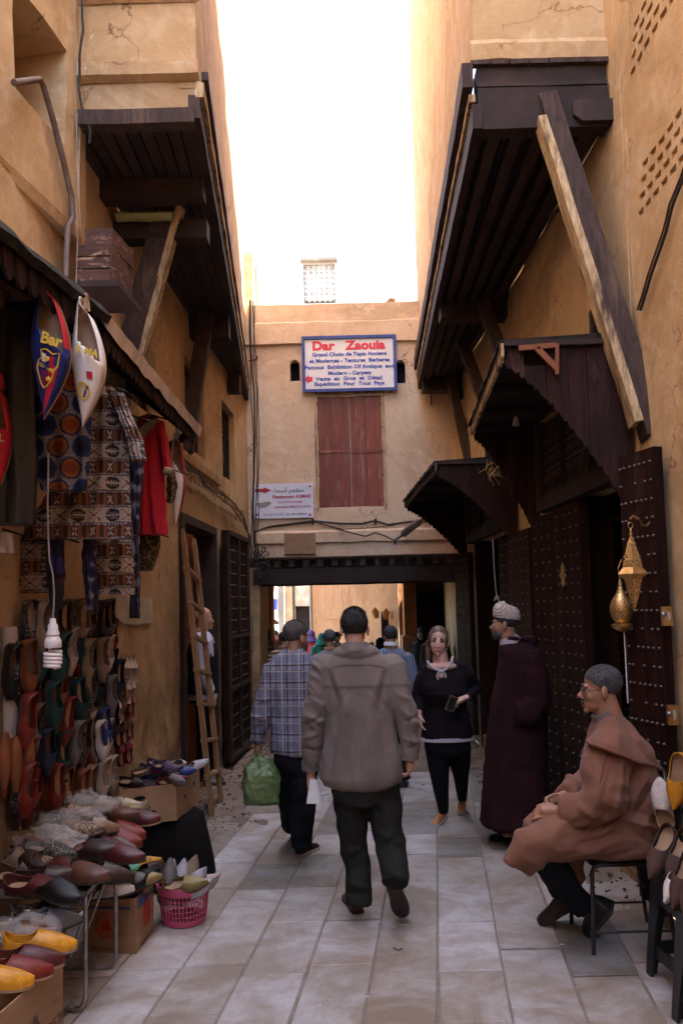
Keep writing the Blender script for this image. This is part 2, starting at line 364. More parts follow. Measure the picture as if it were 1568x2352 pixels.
# ground: one uneven earth sheet
g = MB(); g.grid(lambda u, w: wob(V(lerp(-40, 40, u), lerp(-20, 60, w), -.03), .0), 60, 60); struct('ground', g, 'dirt')
g = MB()
def slabbed(x, y):
    c = (x-.115*y-.338+.115*3.42)/.313
    if -4 <= c <= 5: return y < 8.62 and (c < 4 or y < 4.95-(c-4)*.35)
    if c > 5: return y < 5.0-(c-4)*.35
    return y < (6.5 if c > -5 else 5.55)
def dirtz(x, y):
    e = .018+.05*max(0, min(1, (abs(x-.3)-1.2)*2.2)) if y < 7.9 else .03
    return e*(.4+noise.noise(V(x*1.7, y*1.7, 3)))+.012*noise.noise(V(x*7, y*7, 1))-.012
g.grid(lambda u, w: (lambda x, y: V(x, y, dirtz(x, y) if not any(slabbed(x+i, y+j) for i in (-.09, .09) for j in (-.16, .16)) else -.05))(lerp(-2.2, 2.6, u), lerp(-3, 26, w**1.4)), 90, 260)
struct('street_earth', g, 'dirt', True)
# paving: running rows of long slabs with sandy joints
g = MB(); g.add([V(-2.5, .2, -.006), V(2.3, .2, -.006), V(2.2, 8.7, -.006), V(-1.6, 8.7, -.006)], [(0,1,2,3)])
pav = struct('pavement', g, 'mortar')
W = .313; skew = .115; n_s = 0
for c in range(-8, 8):
    y = 1.2+rnd(0, .5)+(c % 2)*.28
    yend = 8.7 if -4 <= c <= 4 else 7.6
    while y < yend:
        ln = random.choice([.48,.56,.60,.60,.66]); x0 = .338+c*W-.115*3.42
        if y+ln > yend: ln = yend+.05-y
        if c >= 4 and y > 5.0-(c-4)*.35: break
        if c <= -6 and y > 5.6: break
        if c == -5 and y > 6.6: break
        if ln < .15: break
        j = .003; zt = rnd(-.002, .005); ti, tj = rnd(-.003, .003), rnd(-.003, .003); mb = MB(); q = []
        x0w, x1w = x0+j+rnd(0,.006), x0+W-j-rnd(0,.005)
        for z_, sh in ((-.04, 0), (zt-.004, 0), (zt, .005)):
            ring = []
            for (a, b) in ((x0w+sh, y+j+sh), (x1w-sh, y+j+sh+rnd(-.002,.002)), (x1w-sh, y+ln-j-sh), (x0w+sh, y+ln-j-sh)):
                ring.append(V(a+skew*b, b, z_+(ti*(a-x0)/W+tj*(b-y)/ln if z_ > -.03 else 0)))
            q.append(ring)
        mb.loft(q); put('paving_stone', mb, 'paving_stone', pav); n_s += 1; y += ln
# loose bits of dirt, straw and litter
rb = MB()
for i in range(1100):
    if random.random() < .5: x, y = rnd(-1.45, -.75)+.05*0, rnd(6.6, 11)
    else: x, y = rnd(1.25, 1.75), rnd(4.3, 10.5)
    if random.random() < .12: x, y = rnd(-1.2, 1.4), rnd(7.6, 12)
    s = rnd(.004, .016)*(1 if random.random() < .93 else 2.2); rb.ell((x, y, dirtz(x, y)+s*.3), (s, s*rnd(.6,1), s*.6), 5, 3, Matrix.Rotation(rnd(0,3), 3, 'Z'))
put('rubble', rb, 'rubble', kind='stuff')
lt = MB()
for px, py in ((1418,2022),(500,1975),(545,1905),(750,2085),(1010,2150),(905,2130),(1498,2080),(1440,2085),(660,1790),(690,1760),(492,1810),(845,2290),(735,2310),(1290,2170),(620,2240)):
    p = gnd(px, py, .006); s = rnd(.005, .014); lt.add([p+V(s*math.cos(k*1.05+rnd(0,.4)), s*.7*math.sin(k*1.05+rnd(0,.4)), .001+rnd(0,.003)) for k in range(6)], [tuple(range(6))])
put('litter', lt, 'white_plastic', kind='stuff')
for nm, lb, pts in (('twig', 'thin dark twig lying on the paving in front of the plastic bag', [(715,1833),(745,1826),(758,1822)]), ('twig', 'small bent black twig on a slab at the bottom of the street', [(903,2177),(915,2182),(924,2178)])):
    solo(nm, lb, 'twig', MB().tube([gnd(a, b, .008) for a, b in pts], .003, 5), 'wood_dark')

# ---- window built into a wall: frame, dark inside, turned spindle grille
def spindle_grille(A, B, s0, s1, z0, z1, d, step, parent, m='iron', r=.006, curls=False):
    g = MB(); n = max(2, round((s1-s0)/step)); k = max(2, round((z1-z0)/step))
    for i in range(1, n):
        s = lerp(s0, s1, i/n); g.tube([along(A, B, s, z0, d), along(A, B, s, z1, d)], r, 5)
        for j in range(1, k): g.ell(along(A, B, s, lerp(z0, z1, (j+.5)/k), d), (r*2.1,)*3, 5, 4)
    for j in range(1, k):
        z = lerp(z0, z1, j/k); g.tube([along(A, B, s0, z, d), along(A, B, s1, z, d)], r, 5)
        for i in range(1, n): g.ell(along(A, B, lerp(s0, s1, i/n), z, d), (r*1.8,)*3, 5, 4)
    if curls:
        for i in range(n):
            for j in range(k):
                c = along(A, B, lerp(s0, s1, (i+.5)/n), lerp(z0, z1, (j+.5)/k), d); q = step*.33
                t = (along(A, B, 1, 0)-along(A, B, 0, 0))
                g.tube([c+t*q*math.cos(a*.7)*(1-a*.07)+V(0,0,q*math.sin(a*.7)*(1-a*.07)) for a in range(11)], r*.8, 4)
    return put('grille', g, m, parent)
def window(A, B, s0, s1, z0, z1, parent, step=.07, d=-.1, fr=.035, m='wood_dark', gm='iron', curls=False):
    f = MB(); dd = d-.01
    for a, b, c, e in ((s0, s0+fr, z0, z1), (s1-fr, s1, z0, z1), (s0+fr, s1-fr, z1-fr, z1), (s0+fr, s1-fr, z0, z0+fr)):
        p = [along(A, B, x, z, y) for z in (c, e) for x, y in ((a, dd), (b, dd), (b, dd+.04), (a, dd+.04))]; f.hexa(p)
    w = put('window', f, m, parent)
    spindle_grille(A, B, s0+fr, s1-fr, z0+fr, z1-fr, d+.01, step, w, gm, curls=curls)
    p = [along(A, B, x, z, -.2) for x, z in ((s0-.01, z0-.01), (s1+.01, z0-.01), (s1+.01, z1+.01), (s0-.01, z1+.01))]
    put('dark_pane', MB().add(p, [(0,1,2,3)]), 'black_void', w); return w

# ---- left building
LBD = thing('left_building', 'ochre plastered house with braced timber overhang and open doorway behind the ladder', 'building', (LX(8)-.2, 8, 0))
holesL = [(Ls(7.35), Ls(8.9), .05, 2.6), (Ls(5.8), Ls(6.6), 3.3, 4.16), (Ls(7.64), Ls(8.48), 3.3, 4.16), (Ls(9.45), Ls(10.3), 3.3, 4.2)]
for r_, z in ((0, 2.98), (1, 2.86)):
    for i in range(24):
        y = 7.55+i*.142
        if abs(y-9.15) > .1: holesL.append((Ls(y), Ls(y+.095), z, z+.055, .03))
put('wall', wallmb(LA, LB, 0, 4.62, holesL, .2, .2), 'plaster_left', LBD, 30)
for y0, y1 in ((5.8, 6.6), (7.64, 8.48), (9.45, 10.3)): window(LA, LB, Ls(y0), Ls(y1), 3.3, 4.2 if y0 > 9 else 4.16, LBD)
put('string_course', MB().loft([[along(LA, LB, s, z+.02*noise.noise(V(s*2,0,0)), d) for z, d in ((3.13,-.02),(3.13,.035),(3.20,.045),(3.22,-.02))] for s in [Ls(7.0)+i*.2 for i in range(12)]]), 'plaster_left', LBD)
for z in [2.66+.045*i for i in range(5)]:
    pass
# jetty: outer wall, cornice, timbers
JL0, JL1 = (-.80, 4.7), (-1.275, 11.3)
t_ = (V(JL1[0], JL1[1], 0)-V(JL0[0], JL0[1], 0)).length
put('upper_wall', wallmb(JL0, JL1, 4.86, 10.6, (), .1, .35, .02, .1), 'plaster_left', LBD, 30)
put('overhang_face', wallmb((-1.50, 4.7), (-.80, 4.7), 4.70, 10.6, (), .1, .2, .015, .1), 'plaster_left', LBD, 30)
for z0, z1, o in ((4.90, 5.02, .05), (5.40, 5.46, .03)):
    g = MB(); g.loft([[V(x, 4.69-o*k, z+.012*noise.noise(V(x*5, z, 1))) for z, k in ((z0, 0), (z0+.02, 1), (z1-.02, 1), (z1, 0))] for x in [-1.50+i*.1 for i in range(8)]+[-.78]])
    put('ledge', g, 'plaster_left', LBD, 30)
g = MB().beam((-1.48, 4.66, 4.645), (-.80, 4.66, 4.645), .10, .09, wob=.003); put('beam', g, 'wood_brace', LBD)
for i, (o, z, w, h) in enumerate(((.0, 4.70, .07, .14), (.035, 4.80, .05, .09), (.06, 4.88, .04, .05))):      # edge boards running under the upper wall
    put('edge_board', MB().beam(V(JL0[0]+o, 4.62, z), V(JL1[0]+o*.6, 11.25, z), w, h, wob=.003), ('wood_dark', 'wood_worn_lit', 'wood_brace')[i], LBD)
for i in range(9):                             # ceiling boards of the overhang
    f0, f1 = i/9, (i+1)/9; p = []
    for z in (4.63, 4.655):
        for f, y in ((f0+.008, 4.72), (f1-.008, 4.72), (f1-.008, 11.2), (f0+.008, 11.2)):
            p.append(V(lerp(LX(y), lerp(-.82, -1.27, (y-4.7)/6.6), f), y, z+(.004 if i % 2 else 0)))
    put('plank', MB().hexa(p), 'wood_ceiling', LBD)
for y, zb, h in ((5.35, 4.52, .13), (5.62, 4.36, .13), (7.9, 4.42, .22), (9.9, 4.40, .22)):
    xo = lerp(-.80, -1.275, (y-4.7)/6.6); put('cross_beam', MB().beam((LX(y)-.05, y, zb+h/2-.02), (xo-.02, y, zb+h/2-.02), .13, h, wob=.003), 'wood_dark', LBD)
def brace(a, b, w, h, parent, worn=True, up=(0,1,0), m='wood_brace'):
    o = put('brace', MB().beam(a, b, w, h, up, wob=.004), m, parent)
    return o
a, b = at(395, 440, 5.55), onx(288, 850, LA, LB)
brace(a, b, .155, .12, LBD); d_ = V(.098, -.02, .004); put('lit_face', MB().beam(a+d_+(b-a)*.10, b+d_, .045, .095, (0,1,0), wob=.003), 'wood_worn_lit', LBD)  # golden strip paints the sky-lit side of the brace
a, b = at(477, 700, 7.9), onx(424, 1040, LA, LB)
brace(a, b, .13, .10, LBD); d_ = V(.074, -.02, .004); put('lit_face', MB().beam(a+d_, b+d_, .020, .095, (0,1,0), wob=.002), 'wood_brace', LBD)
tag(put('wrapped_packet', MB().loft([[V(x, 5.50+.05*math.cos(k)*(1+.2*noise.noise(V(x*9,k,0))), 4.47+.03*math.sin(k)*(1+.3*noise.noise(V(x*9,k,2)))) for k in [j*.785 for j in range(8)]] for x in [-1.5+.03*i for i in range(14)]]), None, None, True), 'flat greenish plastic packet stuffed between two beams under the overhang', 'packet')
mat('green_wrap', (.36,.36,.16), (.22,.26,.10), 8, .4, bmp=.6); bpy.data.objects['wrapped_packet'].data.materials.append(MAT['green_wrap'])
put('hanging_board', MB().beam(at(352, 275, 4.95), at(452, 280, 4.95), .03, .10, wob=.004), 'wood_brace', LBD)
# doorway: frame, carved screen, orange inner door, floor
dr = put('door_frame', MB().hexa([along(LA, LB, s, z, d) for z in (0, 2.62) for s, d in ((Ls(7.33),-.2),(Ls(7.42),-.2),(Ls(7.42),.04),(Ls(7.33),.04))])
    .hexa([along(LA, LB, s, z, d) for z in (0, 2.62) for s, d in ((Ls(8.82),-.2),(Ls(8.90),-.2),(Ls(8.90),.04),(Ls(8.82),.04))])
    .hexa([along(LA, LB, s, z, d) for z in (2.54, 2.62) for s, d in ((Ls(7.42),-.2),(Ls(8.82),-.2),(Ls(8.82),.04),(Ls(7.42),.04))]), 'wood_dark', LBD)
def dark_room(name, x0, x1, y0, y1, z1, parent, m='black_void'):
    g = MB(); g.add([V(x0,y0,0),V(x1,y0,0),V(x1,y1,0),V(x0,y1,0),V(x0,y0,z1),V(x1,y0,z1),V(x1,y1,z1),V(x0,y1,z1)], [(0,1,2,3),(4,5,6,7),(0,1,5,4) ,(2,3,7,6),(0,3,7,4) if x0 < 0 else (1,2,6,5)]); return put(name, g, m, parent)
dark_room('room', -3.4, -1.70, 6.9, 9.4, 2.7, LBD, 'plaster_orange')
# carved plaster arch screen across the back of the doorway, facing the street
g = MB(); X0 = -1.72; yc = 9.28
def cw(y, x, z): return V(x, y, z)
SB = (lambda u, z, d=0: V(lerp(-2.35, -1.56, u), 9.05-d, z))
mbs = MB()
for i in range(22):
    for j in range(14):
        u, z = (i+.5)/22, 1.98+j*.045
        arch = 1.98+.55*math.sqrt(max(0, 1-((u-.45)/.62)**2))*.9
        if (i+j) % 2 == 0: mbs.add([SB(u-.018, z, .02), SB(u, z-.02, .035), SB(u+.018, z, .02), SB(u, z+.02, .035)], [(0,1,2,3)])
        if abs(z-arch) < .04: mbs.box(SB(u, z, .04), (.05, .03, .03))
bd = put('carved_screen', MB().add([SB(0,1.95), SB(1,1.95), SB(1,2.6), SB(0,2.6)], [(0,1,2,3)]), 'wood_orange', LBD)
put('carving', mbs, 'wood_carved', bd)
dl = put('inner_door', MB().box(SB(.5, 1.0, .02), (.80, .04, 1.94)), 'wood_orange', LBD)
cv = MB()
for px0, px1 in ((.60, .86),):
    for z0, z1 in ((1.05, 1.55), (1.62, 1.90)):
        for q in range(16):
            c = SB(rnd(px0+.03, px1-.03), rnd(z0+.03, z1-.03), .05); r = rnd(.02, .045); a0 = rnd(0, 6)
            cv.tube([c+V(r*math.cos(a0+k*.6), 0, r*math.sin(a0+k*.6)) for k in range(6)], .006, 5)
        for s0, s1, a, b in ((px0-.04, px1+.04, z1, z1+.03), (px0-.04, px1+.04, z0-.03, z0), (px0-.05, px0-.01, z0, z1), (px1+.01, px1+.05, z0, z1)):
            cv.hexa([SB(u, z, d) for z in (a, b) for u, d in ((s0, .04), (s1, .04), (s1, .065), (s0, .065))])
put('carving', cv, 'wood_carved', dl)
# studded leaf folded back on the wall beyond the doorway
STUD = MB().ell((0,0,0), (.011,.011,.009), 8, 5).mesh('stud', True); STUD.materials.append(MAT['stud'])
BAR = {}
def leaf(parent, corners, z0, z1, cols, rows, name='door_leaf', frame=0., m='wood_door', th=.05, mids=(), side=1, rowgap=None, skip=None, lab=None, boards=None):
    """door leaf standing on plan points a -> b; boards, frame and rows of studs on the side facing the street"""
    a, b = (V(c[0], c[1], 0) for c in corners); t = (b-a); w = t.length; t.normalize(); n = V(t.y, -t.x, 0)*side
    P = lambda s, z, d=0.: a+t*s+V(0,0,z)+n*d
    lf = put(name, MB().hexa([P(s, z, d) for z in (z0, z1) for s, d in ((0,0),(w,0),(w,th),(0,th))]), m, parent, label=lab)
    nb = boards or max(1, round(w/.11))
    for i in range(nb):
        s0, s1 = w*i/nb+.002, w*(i+1)/nb-.002; e = rnd(0, .004)
        put('board', MB().hexa([P(s, z, d) for z in (z0+.01, z1-.01) for s, d in ((s0,th+.001),(s1,th+.001),(s1,th+.012+e),(s0,th+.012+e))]), m, lf)
    if frame:
        f = MB()
        for s0, s1, c, d in ((0, frame, z0, z1), (w-frame, w, z0, z1), (w/2-frame*.4, w/2+frame*.4, z0, z1), (frame, w-frame, z0, z0+frame), (frame, w-frame, z1-frame, z1))+tuple((frame, w-frame, q-frame*.35, q+frame*.35) for q in mids):
            f.hexa([P(s, z, k) for z in (c, d) for s, k in ((s0, th+.014), (s1, th+.014), (s1, th+.04), (s0, th+.04))])
        put('rail', f, 'wood_dark', lf)
    nz = rows
    for j in range(nz):
        z = lerp(z0+.08, z1-.08, j/(nz-1))
        for s in cols:
            if skip and skip(j, s): continue
            o = bpy.data.objects.new('stud', STUD); COL.objects.link(o); o.parent = lf; o.location = P(s*w, z, th+.016)-origin(lf)
    return lf
leaf(LBD, ((-1.335, 9.1), (-1.255, 10.35)), .06, 2.62, (.10,.16,.22,.30,.36, .62,.68,.74,.80,.86), 19, frame=.055, mids=(1.42, .85), side=1, m='wood_door', boards=8)
# near building on the left, over the stall
NBD = thing('stall_building', 'peach plastered wall with deep square opening above the slipper stall', 'building', (-1.9, 3.5, 0))
NA, NB_ = (-2.95, -4.0), (-1.50, 4.7)
sN = lambda y: (y+4.0)*math.hypot(1, 1.45/8.7)
def nearpt(px, py): return onx(px, py, NA, NB_)
q0, q1 = nearpt(33, 100), nearpt(152, 112)
put('wall', wallmb(NA, NB_, 3.94, 9.6, [(sN(q0.y), sN(q1.y), nearpt(152, 335).z, nearpt(152, 112).z)], .55, .22, .02, .6), 'plaster_left', NBD, 30)
put('corner_face', wallmb((-1.60, 4.70), (-1.495, 4.70), 3.94, 9.6, (), .1, .2, .012, .1), 'plaster_left', NBD, 30)
put('lower_wall', wallmb((LX(-4)-.02, -4), LA, 0, 3.96, (), .2, .2, .012), 'plaster_left', NBD, 30)
put('ledge_underside', MB().loft([[V(x0, y, z)+V(0,0,.012*noise.noise(V(y*3,z,0))) for x0, z in ((LX(y)-.05, 3.93), (lerp(-2.95,-1.50,(y+4)/8.7)-.0, 3.93), (lerp(-2.95,-1.50,(y+4)/8.7)+.015, 3.99), (LX(y)-.05, 4.0))] for y in [-4+.3*i for i in range(30)]]), 'plaster_left', NBD, 30)
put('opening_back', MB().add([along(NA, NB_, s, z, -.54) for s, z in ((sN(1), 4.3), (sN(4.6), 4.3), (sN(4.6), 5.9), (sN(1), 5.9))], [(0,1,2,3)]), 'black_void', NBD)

# ---- end building over the passage
EBD = thing('end_building', 'pink plastered house spanning the street over a low passage, with closed red shutters', 'building', (0, 11.6, 0))
EA, EB = (LX(11.3)-.05, 11.3), (RX(11.3)+.05, 11.3); eX = lambda x: x-EA[0]
def ept(px, py): return at(px, py, 11.3)
w0, w1 = ept(731, 912), ept(878, 1163); w0.x, w1.x = ept(731, 1037).x, ept(878, 1037).x
def arch_hole(px0, px1, pt, pb): a, b = ept(px0, pt), ept(px1, pb); return (eX(a.x), eX(b.x), b.z, a.z, .18)
h1, h2 = arch_hole(664, 691, 826, 875), arch_hole(906, 933, 826, 880)
put('wall', wallmb(EA, EB, 2.42, 5.95, [(eX(w0.x), eX(w1.x), w1.z, w0.z, .06), h1, h2], .2, .16, .014), 'plaster_end', EBD, 30)
for h in (h1, h2):
    c = (h[0]+h[1])/2; r = (h[1]-h[0])/2; f = MB()
    for sgn in (-1, 1):                        # rounded head of the little arch
        pts = [along(EA, EB, c+sgn*r, h[3]+.002, -.012)]+[along(EA, EB, c+sgn*r*math.cos(k*.2618), h[3]-r*1.15*(1-math.sin(k*.2618)), -.012) for k in range(7)]
        f.prism(pts, (0, .1, 0))
    f.tube([along(EA, EB, c-r, h[2], .0)]+[along(EA, EB, c+r*math.cos(k*.2618), h[3]-r*1.15*(1-math.sin(k*.2618)), .0) for k in range(12, -1, -1)]+[along(EA, EB, c+r, h[2], .0)], .014, 6)
    put('arched_vent', f, 'plaster_end', EBD, True)
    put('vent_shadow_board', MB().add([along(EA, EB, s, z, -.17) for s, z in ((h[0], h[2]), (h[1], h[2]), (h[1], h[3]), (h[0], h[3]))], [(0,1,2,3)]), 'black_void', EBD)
put('parapet', MB().loft([[V(x, 11.3-d+.01*noise.noise(V(x*4,z,0)), z+.018*noise.noise(V(x*3, 5, z))) for z, d in ((5.43, 0), (5.43, .06), (5.72, .062), (5.74, .05), (5.985, .05), (5.99, -.3), (5.43, -.3))] for x in [EA[0]+i*(EB[0]-EA[0])/24 for i in range(25)]]), 'plaster_end', EBD, 30)
for z0, z1, d in ((2.62, 2.79, .10), (2.42, 2.62, .06)):
    put('ledge', MB().loft([[V(x, 11.3-q*d+.012*noise.noise(V(x*3,z,0)), z+.012*noise.noise(V(x*3,9,z))) for z, q in ((z0, 0), (z0, 1), (z1-.03, 1), (z1, .8), (z1, 0))] for x in [-1.21+i*.115 for i in range(25)]]), 'plaster_end', EBD, 30)
sh = [(px, px2) for px, px2 in ((731, 757), (757, 768), (768, 804), (806, 838), (838, 843), (843, 878))]
for px0, px1 in ((731, 804), (806, 878)):
    a, b = ept(px0, 912), ept(px1, 1163); a.x, b.x = ept(px0, 1037).x, ept(px1, 1037).x; s_ = put('shutter', MB().box(((a.x+b.x)/2, 11.33, (a.z+b.z)/2), (b.x-a.x-.004, .02, a.z-b.z)), 'wood_red', EBD)
    cuts = [px0, px0+26, px0+37, px1] if px0 < 800 else [px0, px0+35, px1]
    for c0, c1 in zip(cuts, cuts[1:]):
        u, v_ = ept(c0, 912), ept(c1, 1163); u.x, v_.x = ept(c0, 1037).x, ept(c1, 1037).x
        for za, zb in ((v_.z+.0, .5*(a.z+b.z)-.02), (.5*(a.z+b.z)+.02, u.z)):
            put('plank', MB().box(((u.x+v_.x)/2, 11.313-rnd(0,.005), (za+zb)/2), (v_.x-u.x-.007, .012, zb-za)), 'wood_red', s_)
    put('rail', MB().box(((a.x+b.x)/2, 11.305, (a.z+b.z)/2), (b.x-a.x-.01, .02, .04)), 'wood_red', s_)
    hg = MB()
    for k in range(5): hg.box((a.x-.008 if px0 < 800 else b.x+.008, 11.292, lerp(a.z-.1, b.z+.1, k/4)), (.022, .02, .035))
    put('hinge', hg, 'iron', s_)
f = MB(); a, b = ept(727, 907), ept(882, 1166); a.x, b.x = ept(727, 1037).x, ept(882, 1037).x
for x0, x1, z0, z1 in ((a.x-.02, a.x+.02, b.z, a.z+.03), (b.x-.02, b.x+.02, b.z, a.z+.03), (a.x+.02, b.x-.02, a.z-.01, a.z+.03)): f.box(((x0+x1)/2, 11.292, (z0+z1)/2), (x1-x0, .03, z1-z0))
put('shutter_frame', f, 'wood_worn_lit', EBD)
put('lintel_beam', MB().beam((-1.22, 11.33, 2.165), (1.62, 11.33, 2.165), .24, .21, wob=.004), 'wood_dark', EBD)
put('lintel_beam', MB().beam((-1.15, 11.62, 2.10), (1.60, 11.62, 2.10), .22, .12, wob=.004), 'canopy_dark', EBD)
for i in range(14):
    px = lerp(604, 1030, i/13); x = ept(px, 1290).x; put('joist_end', MB().beam((x, 11.20, 2.335), (x, 11.9, 2.335), .075+rnd(-.01,.01), .10, (0,0,1), wob=.003), 'wood_brace', EBD)
put('board_row', MB().beam((-1.2, 11.24, 2.41), (1.58, 11.24, 2.41), .16, .022, wob=.003), 'wood_brace', EBD)
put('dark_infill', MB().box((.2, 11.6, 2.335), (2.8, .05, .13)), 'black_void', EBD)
put('plate', MB().box((ept(690,1250).x, 11.19, ept(690,1250).z), (.43, .012, .28)), 'cardboard', EBD)
# passage: ceiling, side walls, the pillar and the dark side doorway
put('passage_ceiling', MB().box((.2, 12.45, 2.33), (3.2, 2.2, .2)), 'canopy_dark', EBD)
for i in range(8): put('ceiling_joist', MB().beam((-1.3, 11.95+i*.2, 2.17), (1.7, 11.95+i*.2, 2.17), .08, .09, wob=.004), 'wood_dark', EBD)
put('jamb', MB().loft([[V(x, y, z)+noise.noise_vector(V(x*2,y*2,z*2))*.02 for x, y in ((-1.50, 11.28), (-1.14, 11.28), (-1.12, 12.2), (-1.22, 13.5), (-1.5, 13.5))] for z in [i*.23 for i in range(11)]]), 'plaster_left', EBD, 30)
put('jamb', wallmb((1.64, 13.5), (1.60, 11.32), 0, 2.3, (), .2, .2, .012, .1), 'plaster_right', EBD, 30)
put('pillar', MB().loft([[V(x, y, z) for x, y in ((.95, 13.3), (1.22, 13.3), (1.22, 13.7), (.95, 13.7))] for z in (0, .2, .6, .9, 1.2, 1.22)]+[[V(x, y, z) for x, y in ((.99, 13.34), (1.19, 13.34), (1.19, 13.66), (.99, 13.66))] for z in (1.24, 1.5, 1.9, 2.3)]), 'plaster_orange', EBD, 30)
put('pillar', MB().tube([V(-1.21, 13.5, z) for z in (0, .5, 1.0, 1.2, 1.22, 1.6, 2.0, 2.3)], [.13,.12,.11,.12,.09,.08,.085,.10], 12), 'plaster_orange', EBD, True)
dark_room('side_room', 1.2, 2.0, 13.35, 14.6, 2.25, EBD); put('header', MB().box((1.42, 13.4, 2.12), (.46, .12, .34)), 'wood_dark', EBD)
put('roof', MB().box((.1, 13.2, 5.8), (3.6, 3.6, .2)), 'plaster_end', EBD)
put('back_wall', wallmb((1.8, 13.55), (-1.6, 13.55), 2.3, 5.8, (), .1, .4, .01, .1), 'plaster_end', EBD)
put('chimney_stub', MB().loft([[V(x, y, z)+noise.noise_vector(V(x,y,z*2))*.02 for x, y in ((-1.40, 11.32), (-1.16, 11.32), (-1.16, 11.9), (-1.40, 11.9))] for z in (5.9, 6.2, 6.5, 6.78)]), 'plaster_end', EBD, 30)
mat('plaster_white', (.80,.76,.68), (.74,.69,.60), 3, .9, bmp=.3, wpos=True)
TBD = thing('terrace_building', 'sunlit pale house standing behind the roof of the end building, with a lattice window', 'building', (0, 15.6, 0))
TA, TB = (-2.2, 15.2), (2.0, 15.2); tp0, tp1 = at(697, 607, 15.2), at(770, 690, 15.2)
put('wall', wallmb(TA, TB, 5.5, 8.6, [(tp0.x+2.2, tp1.x+2.2, tp1.z-.05, tp0.z, .15)], .15, .4, .01), 'plaster_white', TBD)
put('hood', MB().box(((tp0.x+tp1.x)/2, 15.15, tp0.z+.05), (tp1.x-tp0.x+.1, .14, .05)), 'plaster_pale', TBD)
mat('lattice_white', (.75,.73,.68), None, 5, .7, bmp=0)
lw = put('window', MB().box(((tp0.x+tp1.x)/2, 15.34, (tp0.z+tp1.z)/2), (tp1.x-tp0.x, .02, tp0.z-tp1.z)), 'plaster_pale', TBD)
spindle_grille(TA, TB, tp0.x+2.2, tp1.x+2.2, tp1.z, tp0.z, -.06, .10, lw, 'lattice_white', .022, curls=True)

# ---- right building
RBD = thing('right_building', 'ochre plastered house with a long braced timber overhang above two shop doors with wooden canopies', 'building', (2.0, 8, 0))
def rpt(px, py): return onx(px, py, RA, RB)
holesR = [(Rs(6.02), Rs(4.90), .06, 2.5), (Rs(10.1), Rs(8.25), .14, 2.5)]
wr = []
for (x0, x1, t0, b0) in ((1350, 1402, 700, 780), (1112, 1150, 1012, 1062)):
    a, b = rpt(x0, t0), rpt(x1, t0); zt = a.z-.05; zb = rpt(x1, b0).z-.35
    wr.append((sz(a, RA)[0], sz(b, RA)[0], zb, zt)); holesR.append(wr[-1])
put('wall', wallmb(RA, RB, 0, 4.80, holesR, .2, .2, .014), 'plaster_right', RBD, 30)
for h in wr: window(RA, RB, *h, RBD, step=.085, d=-.03, curls=True)
JR0, JR1 = (.92, 5.0), (1.14, 10.95)
put('upper_wall', wallmb((1.16, 11.3), JR0, 5.17, 10.8, (), .1, .35, .02, .1), 'plaster_right', RBD, 30)
put('overhang_face', wallmb(JR0, (1.80, 5.0), 5.17, 10.8, (), .1, .2, .016, .1), 'plaster_right', RBD, 30)
put('ledge', MB().loft([[V(x, 4.99-k*.03, z+.012*noise.noise(V(x*6,z,1))) for z, k in ((5.17,0),(5.18,1),(5.28,1.2),(5.33,0))] for x in [.90+i*.09 for i in range(11)]]), 'plaster_right', RBD, 30)
for k in range(7): put('board_end', MB().box((.95+k*.125, 4.975, 5.155), (.118, .05, .024+rnd(0,.006))), 'wood_brace', RBD)
for z0, z1, y in ((5.00, 5.14, 4.985), (4.995, 5.02, 4.955), (4.72, 4.99, 4.96)): put('beam', MB().beam((.93, y+.06, (z0+z1)/2), (1.75, y+.06, (z0+z1)/2), .12, z1-z0, wob=.002), 'wood_dark', RBD)
for i, (o, z, w, h) in enumerate(((0, 4.80, .06, .16), (-.03, 4.92, .04, .05), (-.05, 5.07, .07, .16))):
    put('edge_board', MB().beam(V(JR0[0]+o, 4.95, z), V(JR1[0]+o*.7, 11.2, z), w, h, wob=.003), ('wood_dark', 'wood_worn_lit', 'wood_brace')[i], RBD)
for i in range(9):
    f0, f1 = i/9, (i+1)/9; p = []
    for z in (4.80, 4.83):
        for f, y in ((f0+.008, 5.02), (f1-.008, 5.02), (f1-.008, 11.2), (f0+.008, 11.2)): p.append(V(lerp(lerp(.94, 1.15, (y-5)/6.2), RX(y), f), y, z+(.006 if i % 2 else 0)))
    put('plank', MB().hexa(p), 'wood_ceiling', RBD)
for i in range(5):
    f = (i+.7)/5.6; put('joist', MB().beam(V(lerp(.94, RX(5), f), 5.08, 4.765), V(lerp(1.15, RX(11), f), 11.1, 4.765), .075, .085, wob=.004), 'wood_ceiling', RBD)
for y in (8.05, 10.8): put('cross_beam', MB().beam((lerp(.94, 1.15, (y-5)/6.2), y, 4.70), (RX(y)+.03, y, 4.70), .20, .26, wob=.003), 'wood_dark', RBD)
for px, py, px2, Y in ((1322, 265, 1450, 4.98), (1150, 672, 1246, 7.93), (1040, 905, 1075, 10.7)):
    a = at(px, py, Y); b = at(px2, py+5, Y); put('corbel', MB().loft([[V(x, Y+y, a.z-.0+z) for y, z in ((-.06,-.07),(.06,-.07),(.06,.07),(-.06,.07))] if k else [V(x, Y+y, a.z+z) for y, z in ((-.05,-.02),(.05,-.02),(.05,.07),(-.05,.07))] for k, x in enumerate((a.x-.03, a.x+.02, b.x, max(b.x, RX(Y)+.03)))]), 'wood_dark', RBD)
a, b = at(1252, 228, 5.0), at(1500, 1003, 4.66)
brace(a, b, .115, .14, RBD); d_ = V(-.080, -.02, -.016); put('lit_face', MB().beam(a+d_+(b-a)*.07, b+d_-(b-a)*.04, .050, .12, (0,1,0), wob=.003), 'wood_worn_lit', RBD)  # pale strip puts this brace's lit left side into the colour
